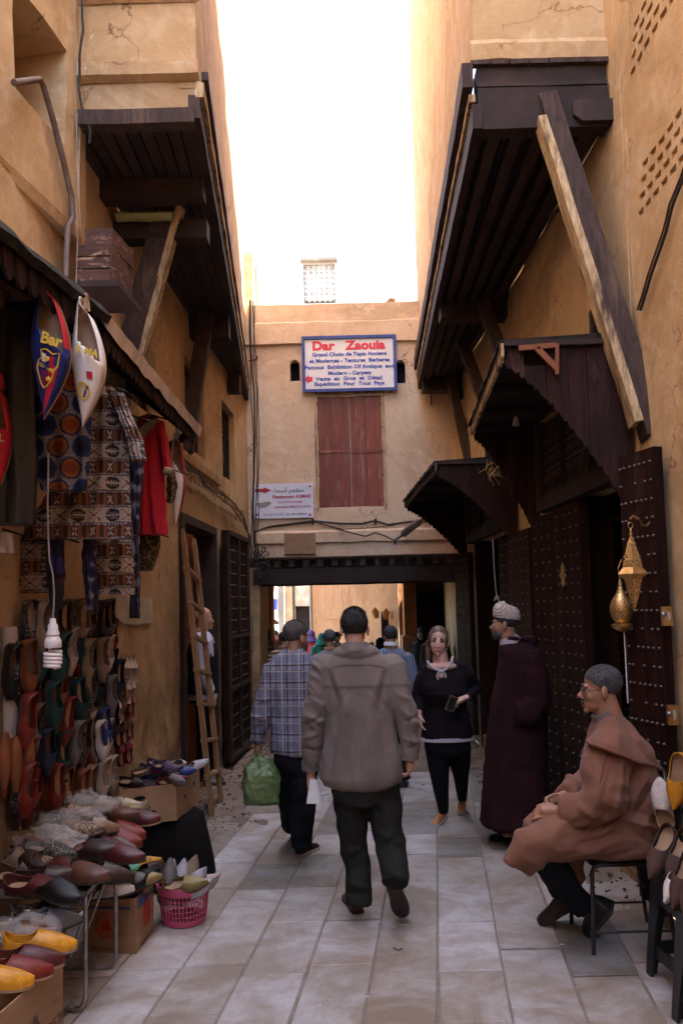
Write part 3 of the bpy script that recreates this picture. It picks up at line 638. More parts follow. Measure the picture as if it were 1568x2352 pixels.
for pa, Y, pb in (((1100, 668), 8.0, (1205, 965)), ((1056, 772), 9.2, (1138, 990)), ((1036, 872), 10.6, (1082, 1075))):
    a = at(*pa, Y); b = onx(*pb, RA, RB); brace(a, b, .10, .12, RBD); d_ = V(-.058, -.01, -.01); put('lit_face', MB().beam(a+d_, b+d_, .014, .10, (0,1,0), wob=.002), 'wood_brace', RBD)
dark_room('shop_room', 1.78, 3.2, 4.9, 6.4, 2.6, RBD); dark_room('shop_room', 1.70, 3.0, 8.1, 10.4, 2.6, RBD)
# near right wall with rows of vent slots
QBD = thing('corner_building', 'tall ochre wall at the right edge with stepped rows of narrow vent slots and cables', 'building', (1.95, 3, 0))
hv = []
for r_, (z, c) in enumerate(((3.95,5),(4.03,6),(4.11,7),(4.19,7),(4.8,6),(4.88,7),(4.96,7),(5.04,6),(5.5,8),(5.58,8),(5.66,8))):
    for i in range(c+3):
        y = 4.62-.0-i*.115-(r_ % 4)*.03
        if y > 3.3: hv.append((4.85-y, 4.85-y+.085, z, z+.035, .03))
put('wall', wallmb((1.77, 4.85), (1.77, -4), 0, 13, hv, .2, .25, .012), 'plaster_right', QBD, 30)  # height above the view raised to keep sun off the left wall
put('pilaster', wallmb((1.765, 5.02), (1.765, 4.80), 2.6, 12, (), .1, .2, .006, .1), 'plaster_right', QBD, 30)
# door leaves of the right shops
leaf(RBD, ((1.735, 4.36), (1.655, 4.66)), .10, 2.56, (.06,.22,.36,.5,.64,.94,.82), 24, side=-1, skip=lambda j, s: (j % 2 == 0 and s in (.36, .64)) or (j % 3 == 1 and s == .82), boards=4)
leaf(RBD, ((1.755, 5.78), (1.700, 6.30)), .14, 2.46, (.12,.34,.58,.84), 22, side=-1, boards=3)
leaf(RBD, ((1.700, 6.30), (1.620, 6.72)), .14, 2.43, (.2,.5,.8), 22, side=-1, boards=2)
leaf(RBD, ((1.725, 7.25), (1.675, 7.95)), .14, 2.40, (.12,.34,.58,.84), 22, side=-1, boards=3)
leaf(RBD, ((1.675, 7.95), (1.630, 8.2)), .14, 2.38, (.2,.5,.8), 22, side=-1, boards=2)
leaf(RBD, ((1.61, 10.05), (1.50, 10.5)), .14, 2.36, (.12,.34,.58,.84), 22, side=-1, boards=3)
for y0, y1 in ((4.9, 5.85), (8.2, 10.15)):
    put('threshold', MB().box((1.94, (y0+y1)/2, .05), (.3, y1-y0, .10)), 'dirt', RBD)
# transom with grille and the beam under it, in both shop fronts
for y0, y1 in ((4.92, 6.75), (7.9, 10.2)):
    x = RX((y0+y1)/2)-.04; put('lintel', MB().beam((RX(y0)-.05, y0, 2.53), (RX(y1)-.05, y1, 2.53), .10, .11, wob=.002), 'wood_dark', RBD)
    put('transom_panel', MB().hexa([V(RX(y)-d, y, z) for z in (2.58, 3.2) for y, d in ((y0, .01), (y1, .01), (y1, .03), (y0, .03))]), 'canopy_dark', RBD)
    for k in range(3):
        a = lerp(y0, y1, (k+.06)/3); b = lerp(y0, y1, (k+.94)/3)
        w = put('transom_frame', MB().hexa([V(RX(y)-d, y, z) for z in (2.60, 2.64) for y, d in ((a, .03), (b, .03), (b, .06), (a, .06))]).hexa([V(RX(y)-d, y, z) for z in (2.6, 3.1) for y, d in ((b, .03), (b+.04, .03), (b+.04, .07), (b, .07))]), 'wood_dark', RBD)
        spindle_grille((RX(b), b), (RX(a), a), .02, b-a-.02, 2.66, 3.08, .05, .12, w, 'stud', .005, curls=True)
    put('post', MB().box((RX(y1)-.05, y1+.02, 2.85), (.09, .07, .75)), 'wood_brace', RBD)
for y_ in (6.03, 4.885, 10.12, 8.23): put('jamb_lining', MB().box((RX(y_)+.12, y_-(.03 if y_ in (6.03, 10.12) else -.03), 1.26), (.26, .05, 2.5)), 'wood_door', RBD)
zel = MB().add([V(1.84, 6.30, .2), V(2.4, 6.30, .2), V(2.4, 6.30, 2.35), V(1.84, 6.30, 2.35)], [(0,1,2,3)])
# patterned tile material for the shop wall
m, nt, bs = nodes('zellige'); L = nt.links.new; v = coords(nt, True, (1,1,1))
w_ = N(nt, 'ShaderNodeTexVoronoi', feature='DISTANCE_TO_EDGE'); w_.inputs['Scale'].default_value = 16; w_.inputs['Randomness'].default_value = .15; L(v, w_.inputs['Vector'])
c = mixc(nt, ramp(nt, w_.outputs['Distance'], .06, .10), (.20,.15,.11), (.012,.010,.010)); L(c, bs.inputs['Base Color']); bs.inputs['Roughness'].default_value = .3
put('tiled_wall', zel, 'zellige', RBD); put('trim', MB().box((1.86, 6.27, 1.27), (.035, .03, 2.2)), 'wood_worn_lit', RBD)
put('trim', MB().box((2.1, 6.27, 2.37), (.5, .03, .03)), 'cardboard_dark', RBD)
mat('gable_wood', (.26,.085,.035), (.18,.06,.025), 5, .7, wpos=True)
# ---- wooden canopies with scalloped sides
def canopy(label, ytop, yfar, xo_near, xo_far, ztop, drop_wall, scal, m_side='canopy_red', brd=False):
    c = thing('canopy', label, 'canopy', (RX(ytop)-.3, ytop, ztop-.6), 'wooden canopies over the shop doors')
    for kk, y in enumerate((ytop, yfar)):
        xo = (xo_near, xo_far)[kk]; xw = RX(y)-.02; n = 46; th = .03
        top = [V(lerp(xo+.03, xw, i/8), y, ztop) for i in range(9)]
        low = []
        for i in range(n+1):
            u = i/n; z = ztop-.10-(drop_wall-.10)*(u**1.35); z -= .035*abs(math.sin(u*math.pi*scal))
            low.append(V(lerp(xo, xw, u), y, z))
        # side board in vertical planks so each keeps its own edge
        npl = 6
        for p_ in range(npl):
            i0, i1 = int(n*p_/npl), int(n*(p_+1)/npl); pts = low[i0:i1+1]; a, b = pts[0], pts[-1]
            poly = [V(max(a.x+.002, xo+.03) if p_ == 0 else a.x+.0015, y+(.003 if p_ % 2 else 0), ztop), V(b.x-.0015, y+(.003 if p_ % 2 else 0), ztop)]+[V(q.x if 0 < k < len(pts)-1 else (q.x+(.0015 if k == 0 else -.0015)), y+(.003 if p_ % 2 else 0), q.z) for k, q in reversed(list(enumerate(pts)))]
            if kk == 0 and p_ == 1 and not brd:     # the missing triangle near the ridge
                poly = [V(q.x, q.y, min(q.z, ztop-.12) if q.z > ztop-.05 else q.z) for q in poly]
            put('side_plank', MB().prism(poly, (0, th, 0)), m_side, c)
        put('top_rail', MB().beam((xo+.0, y-.01, ztop+.01), (xw, y-.01, ztop+.01), .05, .035, wob=.002), 'canopy_dark', c)
    # roof boards running out from the wall to the eave
    nb = 14
    for i in range(nb):
        y0, y1 = lerp(ytop, yfar, i/nb)+.004, lerp(ytop, yfar, (i+1)/nb)-.004; p = []
        for dz in (0, .022):
            for y, f in ((y0, 0), (y0, 1), (y1, 1), (y1, 0)):
                p.append(V(RX(y)-.01 if f == 0 else lerp(xo_near, xo_far, (y-ytop)/(yfar-ytop))-.02, y, ztop-.03+dz+(.03 if f == 0 else 0)))
        put('roof_board', MB().hexa(p), 'canopy_dark', c)
    put('roof_cover', MB().loft([[V(x, y, z)+noise.noise_vector(V(x*5, y*6, z))*.012 for x, z in ((RX(y), ztop+.035), (xo-.03, ztop+.0), (xo-.05, ztop-.02), (xo-.035, ztop+.03), (RX(y), ztop+.07))] for y, xo in [(lerp(ytop-.02, yfar+.02, i/30), lerp(xo_near, xo_far, i/30)) for i in range(31)]]), 'tar', c)
    # eave board with teeth
    n = 60; pts = []
    for i in range(n+1):
        u = i/n; pts.append((u, ztop-.07-(.03 if i % 2 else 0)))
    g = MB(); P = lambda u, z, d=0: V(lerp(xo_near, xo_far, u)-.03+d, lerp(ytop-.03, yfar+.03, u), z)
    for i in range(n):
        g.hexa([P(u, z, d) for z, k in ((None, 0), (ztop+.01, 1)) for u, d, z in ((pts[i][0], 0, pts[i][1] if not k else z), (pts[i+1][0], 0, pts[i+1][1] if not k else z), (pts[i+1][0], .022, pts[i+1][1] if not k else z), (pts[i][0], .022, pts[i][1] if not k else z))])
    put('eave_board', g, 'wood_worn_lit' if not brd else 'wood_brace', c)
    for i in range(4):
        y = lerp(ytop+.1, yfar-.1, i/3); put('rafter', MB().beam((RX(y), y, ztop-.05), (lerp(xo_near, xo_far, (y-ytop)/(yfar-ytop)), y, ztop-.06), .05, .05), 'canopy_dark', c)
    return c
c1 = canopy('large wooden canopy with scalloped red side over the nearest shop door', 4.80, 6.95, 1.00, 1.16, 3.27, 1.05, 19)
put('gable_frame', MB().beam(at(1190, 800, 4.76), at(1275, 793, 4.76), .02, .03).beam(at(1232, 800, 4.76), at(1277, 846, 4.76), .02, .035).beam(at(1278, 790, 4.76), at(1278, 860, 4.76), .02, .02), 'gable_wood', c1)
c2 = canopy('smaller wooden canopy with toothed eave beside the passage', 7.80, 10.55, .94, .86, 3.08, .80, 17, brd=True)
for k in range(26):                             # teeth hanging from the outer board of the far canopy
    pass
put('floor_slab', MB().hexa([V(x, y, z) for z in (4.87, 5.24) for x, y in ((.98, 5.075), (3.5, 5.06), (3.5, 11.25), (1.2, 11.25))]), 'wood_dark', RBD)
put('roof', MB().hexa([V(x, y, z) for z in (10.5, 10.7) for x, y in ((.95, 5.02), (6, 5.02), (6, 11.3), (1.2, 11.3))]), 'plaster_right', RBD)
put('roof', MB().box((4.0, .4, 12.8), (4.3, 8.8, .2)), 'plaster_right', QBD)
put('floor_slab', MB().hexa([V(x, y, z) for z in (4.70, 4.84) for x, y in ((-4, 4.74), (-.86, 4.74), (-1.32, 11.25), (-4, 11.25))]), 'wood_dark', LBD)
put('roof', MB().hexa([V(x, y, z) for z in (10.3, 10.5) for x, y in ((-6, 4.74), (-.84, 4.74), (-1.30, 11.3), (-6, 11.3))]), 'plaster_left', LBD)
put('roof', MB().box((-4.4, .4, 9.4), (5, 8.6, .2)), 'plaster_left', NBD)
# ---- beyond the passage
FBD = thing('far_wall_building', 'curved pale orange wall beyond the passage with a moulded base', 'building', (.4, 16, 0))
curve = [(-.82, 22.5), (-.45, 20), (-.02, 17.6), (.40, 15.6), (.93, 13.75)]
for a, b in zip(curve, curve[1:]): put('wall', wallmb(a, b, 0, 7, (), .1, .4, .015, .1), 'plaster_orange', FBD, 30)
put('drip_moulding', MB().loft([[V(x-o*.93, y-o*.37, z) for o, z in ((-.05,1.42),(.015,1.42),(.02,1.46),(-.05,1.47))] for x, y in curve[1:4]]), 'plaster_orange', FBD)
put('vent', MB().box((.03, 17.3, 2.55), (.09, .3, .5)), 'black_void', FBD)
GBD = thing('tiled_doorway_building', 'pale house far beyond the passage with a tall doorway framed in patterned tiles', 'building', (-1.2, 23, 0))
put('wall', wallmb((-1.75, 23.0), (-.7, 23.0), 0, 7, [(.42, .82, 0, 1.75)], .3, .4, .01), 'plaster_pale', GBD)
put('tile_border', MB().box((-.86, 22.96, 1.1), (.10, .04, 2.9)).box((-1.37, 22.96, 1.1), (.08, .04, 2.9)), 'zellige', GBD); put('door', MB().box((-1.13, 23.2, .9), (.4, .05, 1.8)), 'wood_dark', GBD)
put('corner_pillar', MB().loft([[V(x, y, z) for x, y in ((-1.78, 22.5), (-1.62, 22.5), (-1.62, 23), (-1.78, 23))] for z in (0, 1.3, 2.6, 6)]), 'plaster_pale', GBD)
HBD = thing('far_shop', 'bright far shop at the street end with corrugated awning and shuttered windows', 'building', (-2.4, 26, 0))
put('wall', wallmb((-4.2, 26), (-1.4, 26), 0, 6.5, [(1.6, 2.25, 0, 1.35), (1.62, 1.80, 2.30, 2.75), (2.35, 2.53, 2.30, 2.75)], .3, .4, .01), 'plaster_pale', HBD)
put('awning', MB().loft([[V(x, y, z+.02*math.sin(x*40)) for y, z in ((25.95, 2.22), (25.2, 2.02), (25.2, 1.99), (25.95, 2.19))] for x in [-3.3+i*.05 for i in range(36)]]), 'sheet_metal', HBD)
put('dark_shopfront', MB().box((-2.35, 26.2, .7), (.8, .1, 1.5)), 'wood_dark', HBD)
for x in (-2.49, -1.76): put('shutter', MB().box((x, 26.1, 2.52), (.17, .04, .42)), 'wood_orange', HBD)
tag(put('blue_sign', MB().box(at(630, 1388, 24.6), (.17, .03, .32)), 'sign_blue'), 'small blue board hanging beside the far awning', 'sign')
mat('basket', (.62,.52,.26), (.5,.4,.18), 30, .8, bmp=.6)
for i, px in enumerate((642, 652, 661)):
    p = at(px, 1421, 24.9); solo('basket', ('leftmost', 'middle', 'rightmost')[i]+' of the three round pale baskets hung under the far awning', 'basket', MB().lathe(p, [(.02,.02),(.10,.04),(.13,.10),(.12,.12),(.09,.08),(.02,.06)], 14).xf(Matrix.Translation(p) @ Matrix.Rotation(R(70), 4, 'X') @ Matrix.Translation(-p)), 'basket', True, 'baskets hanging at the far shop')
mat('shop_glow', (.85,.9,.75)); MAT['shop_glow'].node_tree.nodes['Principled BSDF'].inputs['Emission Color'].default_value = (.8,.95,.75,1); MAT['shop_glow'].node_tree.nodes['Principled BSDF'].inputs['Emission Strength'].default_value = .5  # counter's brightness is put into its material as emission
tag(put('glowing_counter', MB().box(at(646, 1446, 25.6), (.45, .1, .32)), 'shop_glow'), 'pale counter glowing from its own material inside the far shop', 'counter')
# brown cabinet with dried bundles in the bend
cab = thing('tall_cabinet', 'tall reddish brown wooden cabinet against the orange wall beyond the passage', 'cabinet', (.62, 14.4, 0))
a, b = at(874, 1405, 14.3), at(908, 1405, 14.3)
put('body', MB().box(((a.x+b.x)/2, 14.45, a.z/2), (b.x-a.x, .3, a.z)), 'wood_red', cab)
for k in (0, 1): put('door', MB().box((lerp(a.x, b.x, .26+.48*k), 14.285, a.z/2), ((b.x-a.x)*.44, .03, a.z-.1)), 'canopy_red', cab)
put('handle', MB().box(((a.x+b.x)/2-.02, 14.25, a.z*.62), (.012, .03, .10)), 'iron', cab)
mat('dried_orange', (.62,.30,.06), (.38,.15,.03), 12, .7, bmp=.5)
for i, (px, py) in enumerate(((861, 1407), (886, 1409))):
    g = MB(); p = at(px, py, 14.1)
    for k in range(12):
        a_ = k*.52; g.tube([p+V(.01*math.cos(a_), .01*math.sin(a_), .09), p+V(.05*math.cos(a_), .05*math.sin(a_), .02), p+V(.035*math.cos(a_)+(.03 if i == 0 else 0), .035*math.sin(a_), -.08-rnd(0,.03))], [.004,.018,.008], 5)
    solo('dried_bundle', ('curled orange dried bundle at the upper corner of the brown cabinet', 'drooping orange dried bundle hanging from a cord in front of the brown cabinet')[i], 'dried bundle', g, 'dried_orange', True, 'dried bundles')

KBD = thing('tall_house', 'pale tall house wall rising beyond the end building on the right of the sky', 'building', (1.4, 14, 0))
put('wall', wallmb((1.42, 17), (1.17, 11.35), 5.6, 14, (), .1, .5, .02, .3), 'plaster_white', KBD)
solo('drain_pipe', 'thin brown pipe running down the far upper wall beside the sky', 'pipe', MB().tube([at(972, -40, 12.6), at(967, 120, 12.9), at(960, 280, 13.3), at(952, 418, 13.8)], .03, 6), 'pipe', True)
wl = thing('wall_lamp', 'small box lamp hanging in front of the sky near the far upper wall', 'lamp', at(940, 376, 13)); put('lamp_box', MB().box(at(940, 362, 13), (.09,.14,.20)), 'wood_worn_lit', wl); put('bracket', MB().tube([at(941, 348, 13), at(952, 346, 13.3), at(965, 348, 13.6)], .015, 6), 'iron', wl)
# ================================================================== PEOPLE
mat('skin', (.50,.27,.18), (.42,.21,.14), 14, .5, bmp=.08, spec=.4)
mat('skin_tan', (.33,.165,.10), (.26,.12,.07), 14, .5, bmp=.1, spec=.4)
mat('skin_pale', (.56,.33,.255), (.50,.27,.205), 14, .5, bmp=.05, spec=.4)
mat('hair_black', (.010,.008,.008), (.055,.05,.05), 60, .8, bmp=1., bscale=150, bdist=.01, stretch=(1,1,.3))
mat('hair_grey', (.10,.095,.10), (.03,.028,.03), 45, .7, bmp=.8, bscale=120)
mat('hair_cropped', (.045,.035,.033), (.10,.085,.08), 60, .8, bmp=.5, bscale=140)
mat('hair_greying', (.085,.08,.085), (.025,.022,.024), 70, .8, bmp=.5, bscale=140)
mat('hair_brown', (.05,.028,.018), (.14,.09,.05), 25, .5, bmp=.6, bscale=90, stretch=(1,1,.2))
mat('eye_white', (.75,.72,.70), None, 5, .3, bmp=0); mat('eye_dark', (.012,.008,.006), None, 5, .2, bmp=0)
mat('lips', (.40,.09,.09), (.34,.07,.07), 20, .4, bmp=0); mat('lips_dark', (.28,.12,.09), (.2,.08,.06), 20, .5, bmp=0)
def cloth(name, c1, c2=None, **k):
    k.setdefault('rough', .9); k.setdefault('scale', 5); k.setdefault('bmp', .25); k.setdefault('bscale', 160); k.setdefault('bdist', .0015); k.setdefault('spec', .12); k.setdefault('sheen', .08 if c1[0] > .1 else 0)
    return mat(name, c1, c2 or tuple(x*.82 for x in c1), **k)
cloth('shirt_taupe', (.165,.132,.118), (.130,.103,.092)); cloth('trousers_dark', (.022,.021,.018), (.012,.012,.011)); cloth('trousers_navy', (.008,.008,.011), (.005,.005,.007))
cloth('black_cloth', (.006,.005,.006), (.004,.003,.004)); cloth('black_knit', (.010,.006,.009), (.006,.004,.005)); cloth('trim_grey', (.42,.38,.40)); cloth('djellaba_plum', (.026,.007,.010), (.015,.005,.006))
cloth('djellaba_camel', (.20,.092,.060), (.15,.067,.043), scale=3); cloth('collar_grey', (.17,.13,.12)); cloth('shirt_greyblue', (.17,.19,.20)); cloth('brown_robe', (.06,.035,.025)); cloth('green_cloth', (.02,.10,.07))
cloth('pink_cloth', (.55,.06,.08)); cloth('purple_cloth', (.10,.06,.20)); cloth('tan_cloth', (.45,.28,.13)); cloth('shirt_blue', (.34,.40,.62)); cloth('vest_black', (.012,.012,.016)); cloth('white_cloth', (.70,.66,.68))
mat('leather_black', (.010,.009,.010), (.02,.018,.018), 12, .4, bmp=.3, bscale=60); mat('leather_brown', (.12,.045,.025), (.07,.028,.016), 10, .5, bmp=.3, bscale=60)
mat('leather_tan', (.48,.20,.075), (.38,.14,.05), 10, .5, bmp=.2, bscale=60); mat('sole_dark', (.03,.022,.020), (.05,.04,.035), 14, .8, bmp=.6, bscale=60); mat('sole_white', (.60,.56,.54), (.45,.42,.40), 10, .7, bmp=.1)
def stripes_mat(name, specs, base, rough=.9, axis='X'):
    """woven cloth: stripes along object axes; specs = (axis 0/1/2, period, phase, width, colour, strength)"""
    m, nt, bs = nodes(name); L = nt.links.new; tc = N(nt, 'ShaderNodeTexCoord'); sp = N(nt, 'ShaderNodeSeparateXYZ'); L(tc.outputs['Object'], sp.inputs[0])
    c = base
    for ax, per, ph, wd, colr, st in specs:
        a = N(nt, 'ShaderNodeMath', operation='MULTIPLY_ADD'); a.inputs[1].default_value = 1/per; a.inputs[2].default_value = ph+50; L(sp.outputs[ax], a.inputs[0])
        b = N(nt, 'ShaderNodeMath', operation='FRACT'); L(a.outputs[0], b.inputs[0])
        d = N(nt, 'ShaderNodeMath', operation='LESS_THAN'); d.inputs[1].default_value = wd; L(b.outputs[0], d.inputs[0])
        e = N(nt, 'ShaderNodeMath', operation='MULTIPLY'); e.inputs[1].default_value = st; L(d.outputs[0], e.inputs[0])
        c = mixc(nt, e.outputs[0], c, colr)
    L(c, bs.inputs['Base Color']); bs.inputs['Roughness'].default_value = rough; bs.inputs['Specular IOR Level'].default_value = .2
    bump(nt, bs, noise_n(nt, tc.outputs['Object'], 140, 3), .2, .0015); return m
stripes_mat('plaid', [(2,.115,.0,.40,(.12,.11,.15),.75),(0,.115,.1,.40,(.12,.11,.15),.55),(2,.115,.3,.10,(.07,.03,.035),.9),(0,.115,.45,.09,(.05,.03,.05),.9),(2,.115,.62,.07,(.42,.36,.32),.7),(0,.115,.75,.07,(.40,.34,.30),.6),(2,.0575,.15,.08,(.035,.035,.06),.7),(0,.0575,.2,.08,(.035,.035,.06),.7)], (.215,.21,.265))
stripes_mat('shirt_stripe', [(0,.016,0,.35,(.16,.20,.42),.8)], (.55,.55,.66)); stripes_mat('sweater_rib', [(0,.028,0,.3,(.075,.085,.12),.9)], (.16,.18,.235)); stripes_mat('hood_stripe', [(2,.05,0,.45,(.035,.02,.015),.95),(2,.1,.2,.1,(.35,.3,.2),.9)], (.30,.22,.14))
stripes_mat('collar_stripe', [(2,.013,0,.4,(.12,.09,.16),.85)], (.50,.44,.46))
m, nt, bs = nodes('cap_check'); tc = N(nt, 'ShaderNodeTexCoord'); ck = N(nt, 'ShaderNodeTexChecker'); ck.inputs['Scale'].default_value = 95; ck.inputs[1].default_value = (.62,.56,.50,1); ck.inputs[2].default_value = (.16,.07,.06,1)
nt.links.new(tc.outputs['Object'], ck.inputs[0]); nt.links.new(ck.outputs[0], bs.inputs['Base Color']); bs.inputs['Roughness'].default_value = .9

def blend(name, mb, voxel, m, parent, it=3, disp=None, colf=None, label=None, local=False):
    """one continuous skin over overlapping closed shapes"""
    me = mb.mesh('t'); o = bpy.data.objects.new('t', me); COL.objects.link(o)
    r = o.modifiers.new('r', 'REMESH'); r.mode = 'VOXEL'; r.voxel_size = voxel
    if it: s = o.modifiers.new('s', 'SMOOTH'); s.factor = .5; s.iterations = it
    dg = bpy.context.evaluated_depsgraph_get(); me2 = bpy.data.meshes.new_from_object(o.evaluated_get(dg)); bpy.data.objects.remove(o); bpy.data.meshes.remove(me)
    me2.name = name; l = Vector((0,0,0)) if (local or parent is None) else origin(parent)
    if disp:
        nn = [v.normal.copy() for v in me2.vertices]
        for v, n in zip(me2.vertices, nn): v.co = v.co + n*disp(v.co, n)
    if colf:
        ca = me2.color_attributes.new('Col', 'FLOAT_COLOR', 'POINT')
        for i, p in enumerate(me2.vertices): ca.data[i].color = col4(colf(p.co))
    if l.length: me2.transform(Matrix.Translation(-l))
    me2.polygons.foreach_set('use_smooth', [True]*len(me2.polygons)); me2.update()
    return put(name, me2, m, parent, label=label)
def folds(amp=.006, vert=9, horiz=2.2, seed=0):
    def f(p, n):
        a = noise.noise(V(p.x*vert+seed, p.y*vert, p.z*horiz)); b = noise.noise(V(p.x*vert*2.1, p.y*vert*2.1+seed, p.z*horiz*3))
        return amp*((1-abs(a)*2.4)+.45*b)
    return f
def creases(Q, lst, base=None):
    """soft ridges (+) and grooves (-) along lines on a garment: (x0, y0, x1, y1, width m, height m, dy)"""
    seg = [(Q(a, b, dy), Q(c, d, dy), w, h) for a, b, c, d, w, h, dy in lst]
    def f(p, n):
        r = base(p, n) if base else 0.
        for a, b, w, h in seg:
            if n.y > .35 and h: continue
            ax, az, bx, bz = a.x, a.z, b.x, b.z; dx, dz = bx-ax, bz-az; t = ((p.x-ax)*dx+(p.z-az)*dz)/(dx*dx+dz*dz+1e-9); t = min(1, max(0, t)); e = ((p.x-ax-dx*t)**2+(p.z-az-dz*t)**2)/(w*w)
            if e < 7: r += h*math.exp(-e)*math.sin(math.pi*min(1, max(.04, .08+t*.92)))**.6
        return r
    return f
def hand(mb, wrist, d, nrm, curl=.5, side=1, s=1., spread=1.):
    """palm, four fingers and a thumb. d: towards the fingertips, nrm: out of the palm, side: thumb to +/- of d x nrm"""
    w, d = Vector(wrist), Vector(d).normalized(); n = Vector(nrm); n = (n-d*n.dot(d)).normalized(); x = d.cross(n)*side
    mb.tube([w-d*.03*s, w+d*.01*s, w+d*.045*s, w+d*.085*s], [(.024*s,.024*s),(.026*s,.022*s),(.030*s,.028*s),(.029*s,.029*s)], 10)
    mb.box(w+d*.05*s, (.001,.001,.001))
    rot = Matrix((x, d, n)).transposed(); mb.ell(w+d*.050*s, (.043*s,.052*s,.015*s), 12, 8, rot)
    for k, (o, ln) in enumerate(((.031,.074),(.011,.082),(-.010,.077),(-.030,.060))):
        p = w+d*(.082-.006*(k == 3))*s+x*o*s; ang = 0; pts = [p-d*.02*s, p]; dd = d+x*o*1.2*spread
        for q in range(3):
            ang += curl*(.55+.1*k)*(1.0 if q else .7); e = (dd*math.cos(ang)+n*math.sin(ang)).normalized(); p = p+e*ln*(.42,.32,.26)[q]*s; pts.append(p)
        mb.tube(pts, [.0095*s,.0095*s,.0088*s,.0082*s,.0066*s], 8)
    p = w+d*.025*s+x*.030*s; e = (d*.65+x*.7+n*.25).normalized(); e2 = (d*.85+x*.25+n*.45).normalized()
    mb.tube([p-e*.02*s, p, p+e*.036*s, p+e*.036*s+e2*.030*s], [.012*s,.0125*s,.0105*s,.008*s], 8)
def headM(c, yaw, pitch=0, roll=0, s=1.): return Matrix.Translation(c) @ Matrix.Rotation(yaw, 4, 'Z') @ Matrix.Rotation(pitch, 4, 'X') @ Matrix.Rotation(roll, 4, 'Y') @ Matrix.Scale(s, 4)
def head_parts(mb, M_, female=False, nose=1., jaw=1.):
    h = MB(); h.ell((0,-.014,.045), (.074,.094,.080), 16, 12); h.ell((0,.032,-.018), (.062*(.98 if female else 1),.062,.084), 14, 10)
    h.ell((0,.034,-.066), (.050*jaw,.052,.042), 12, 8); h.ell((0,.078,-.096), (.020*jaw,.017,.017), 8, 6)
    h.tube([(0,.082,.018),(0,.092,-.004),(0,.101*nose,-.029)], [.0085,.0095,.0125*nose], 8); h.ell((0,.095,-.037), (.0165,.011,.008), 8, 6)
    for q in (-1, 1):
        h.ell((q*.030,.080,.026), (.027,.012,.008), 8, 6); h.ell((q*.036,.062,-.026), (.024,.021,.024), 8, 6)
        h.ell((q*.076,-.004,-.008), (.009,.019,.032), 8, 8, Matrix.Rotation(-q*.35, 3, 'Z'))
    h.ell((0,.090,-.063), (.023,.011,.0065), 8, 6); h.ell((0,.088,-.074), (.020,.011,.0075), 8, 6)
    h.tube([(0,-.015,-.02),(0,-.025,-.09),(0,-.040,-.165)], [.053 if not female else .041]*2+[.060 if not female else .046], 14)
    if female: h.v = [V(p.x*1.09, p.y, p.z) if p.z > -.12 else p for p in h.v]
    h.xf(M_); mb.v_off = len(mb.v); mb.add(h.v, h.f)
def face_parts(body, M_, hair='hair_black', brow='hair_black', lip='lips_dark', beard=None, moustache=None, look=0., lash=1.):
    for q in (-1, 1):
        put('eye', MB().ell((q*.030,.0755,.004), (.0145,.0125,.0085), 10, 8).xf(M_), 'eye_white', body, True)
        put('pupil', MB().ell((q*.030+look*.004,.0858,.0035), (.0062,.004,.0062), 8, 6).xf(M_), 'eye_dark', body, True)
        put('eyelid', MB().tube([V(q*.030+x, .088-abs(x)*.35, .0125-abs(x)*.25) for x in (-.017,-.008,0,.008,.017)], .0022*lash, 5).xf(M_), 'eye_dark', body, True)
        put('eyebrow', MB().tube([V(q*.030+x*q, .092-max(0,x)*.5, .028+.006*math.cos(x*90)) for x in (-.018,-.009,0,.010,.020)], [.002*lash,.0036*lash,.0036*lash,.003*lash,.0015], 6).xf(M_), brow, body, True)
    put('lips', MB().ell((0,.0925,-.0635), (.020,.0105,.0050), 10, 6).ell((0,.0905,-.0745), (.0175,.0105,.0058), 10, 6).xf(M_), lip, body, True)
    if moustache: put('moustache', MB().tube([V(x,.103-abs(x)*.45,-.052-abs(x)*.25) for x in (-.028,-.014,0,.014,.028)], [.003,.007,.0065,.007,.003], 8).xf(M_), moustache, body, True)
    if beard:
        b = MB(); b.ell((0,.040,-.070), (.054,.055,.040), 12, 8); b.ell((0,.081,-.100), (.024,.019,.019), 8, 6)
        put('beard', b.xf(M_), beard, body, True)
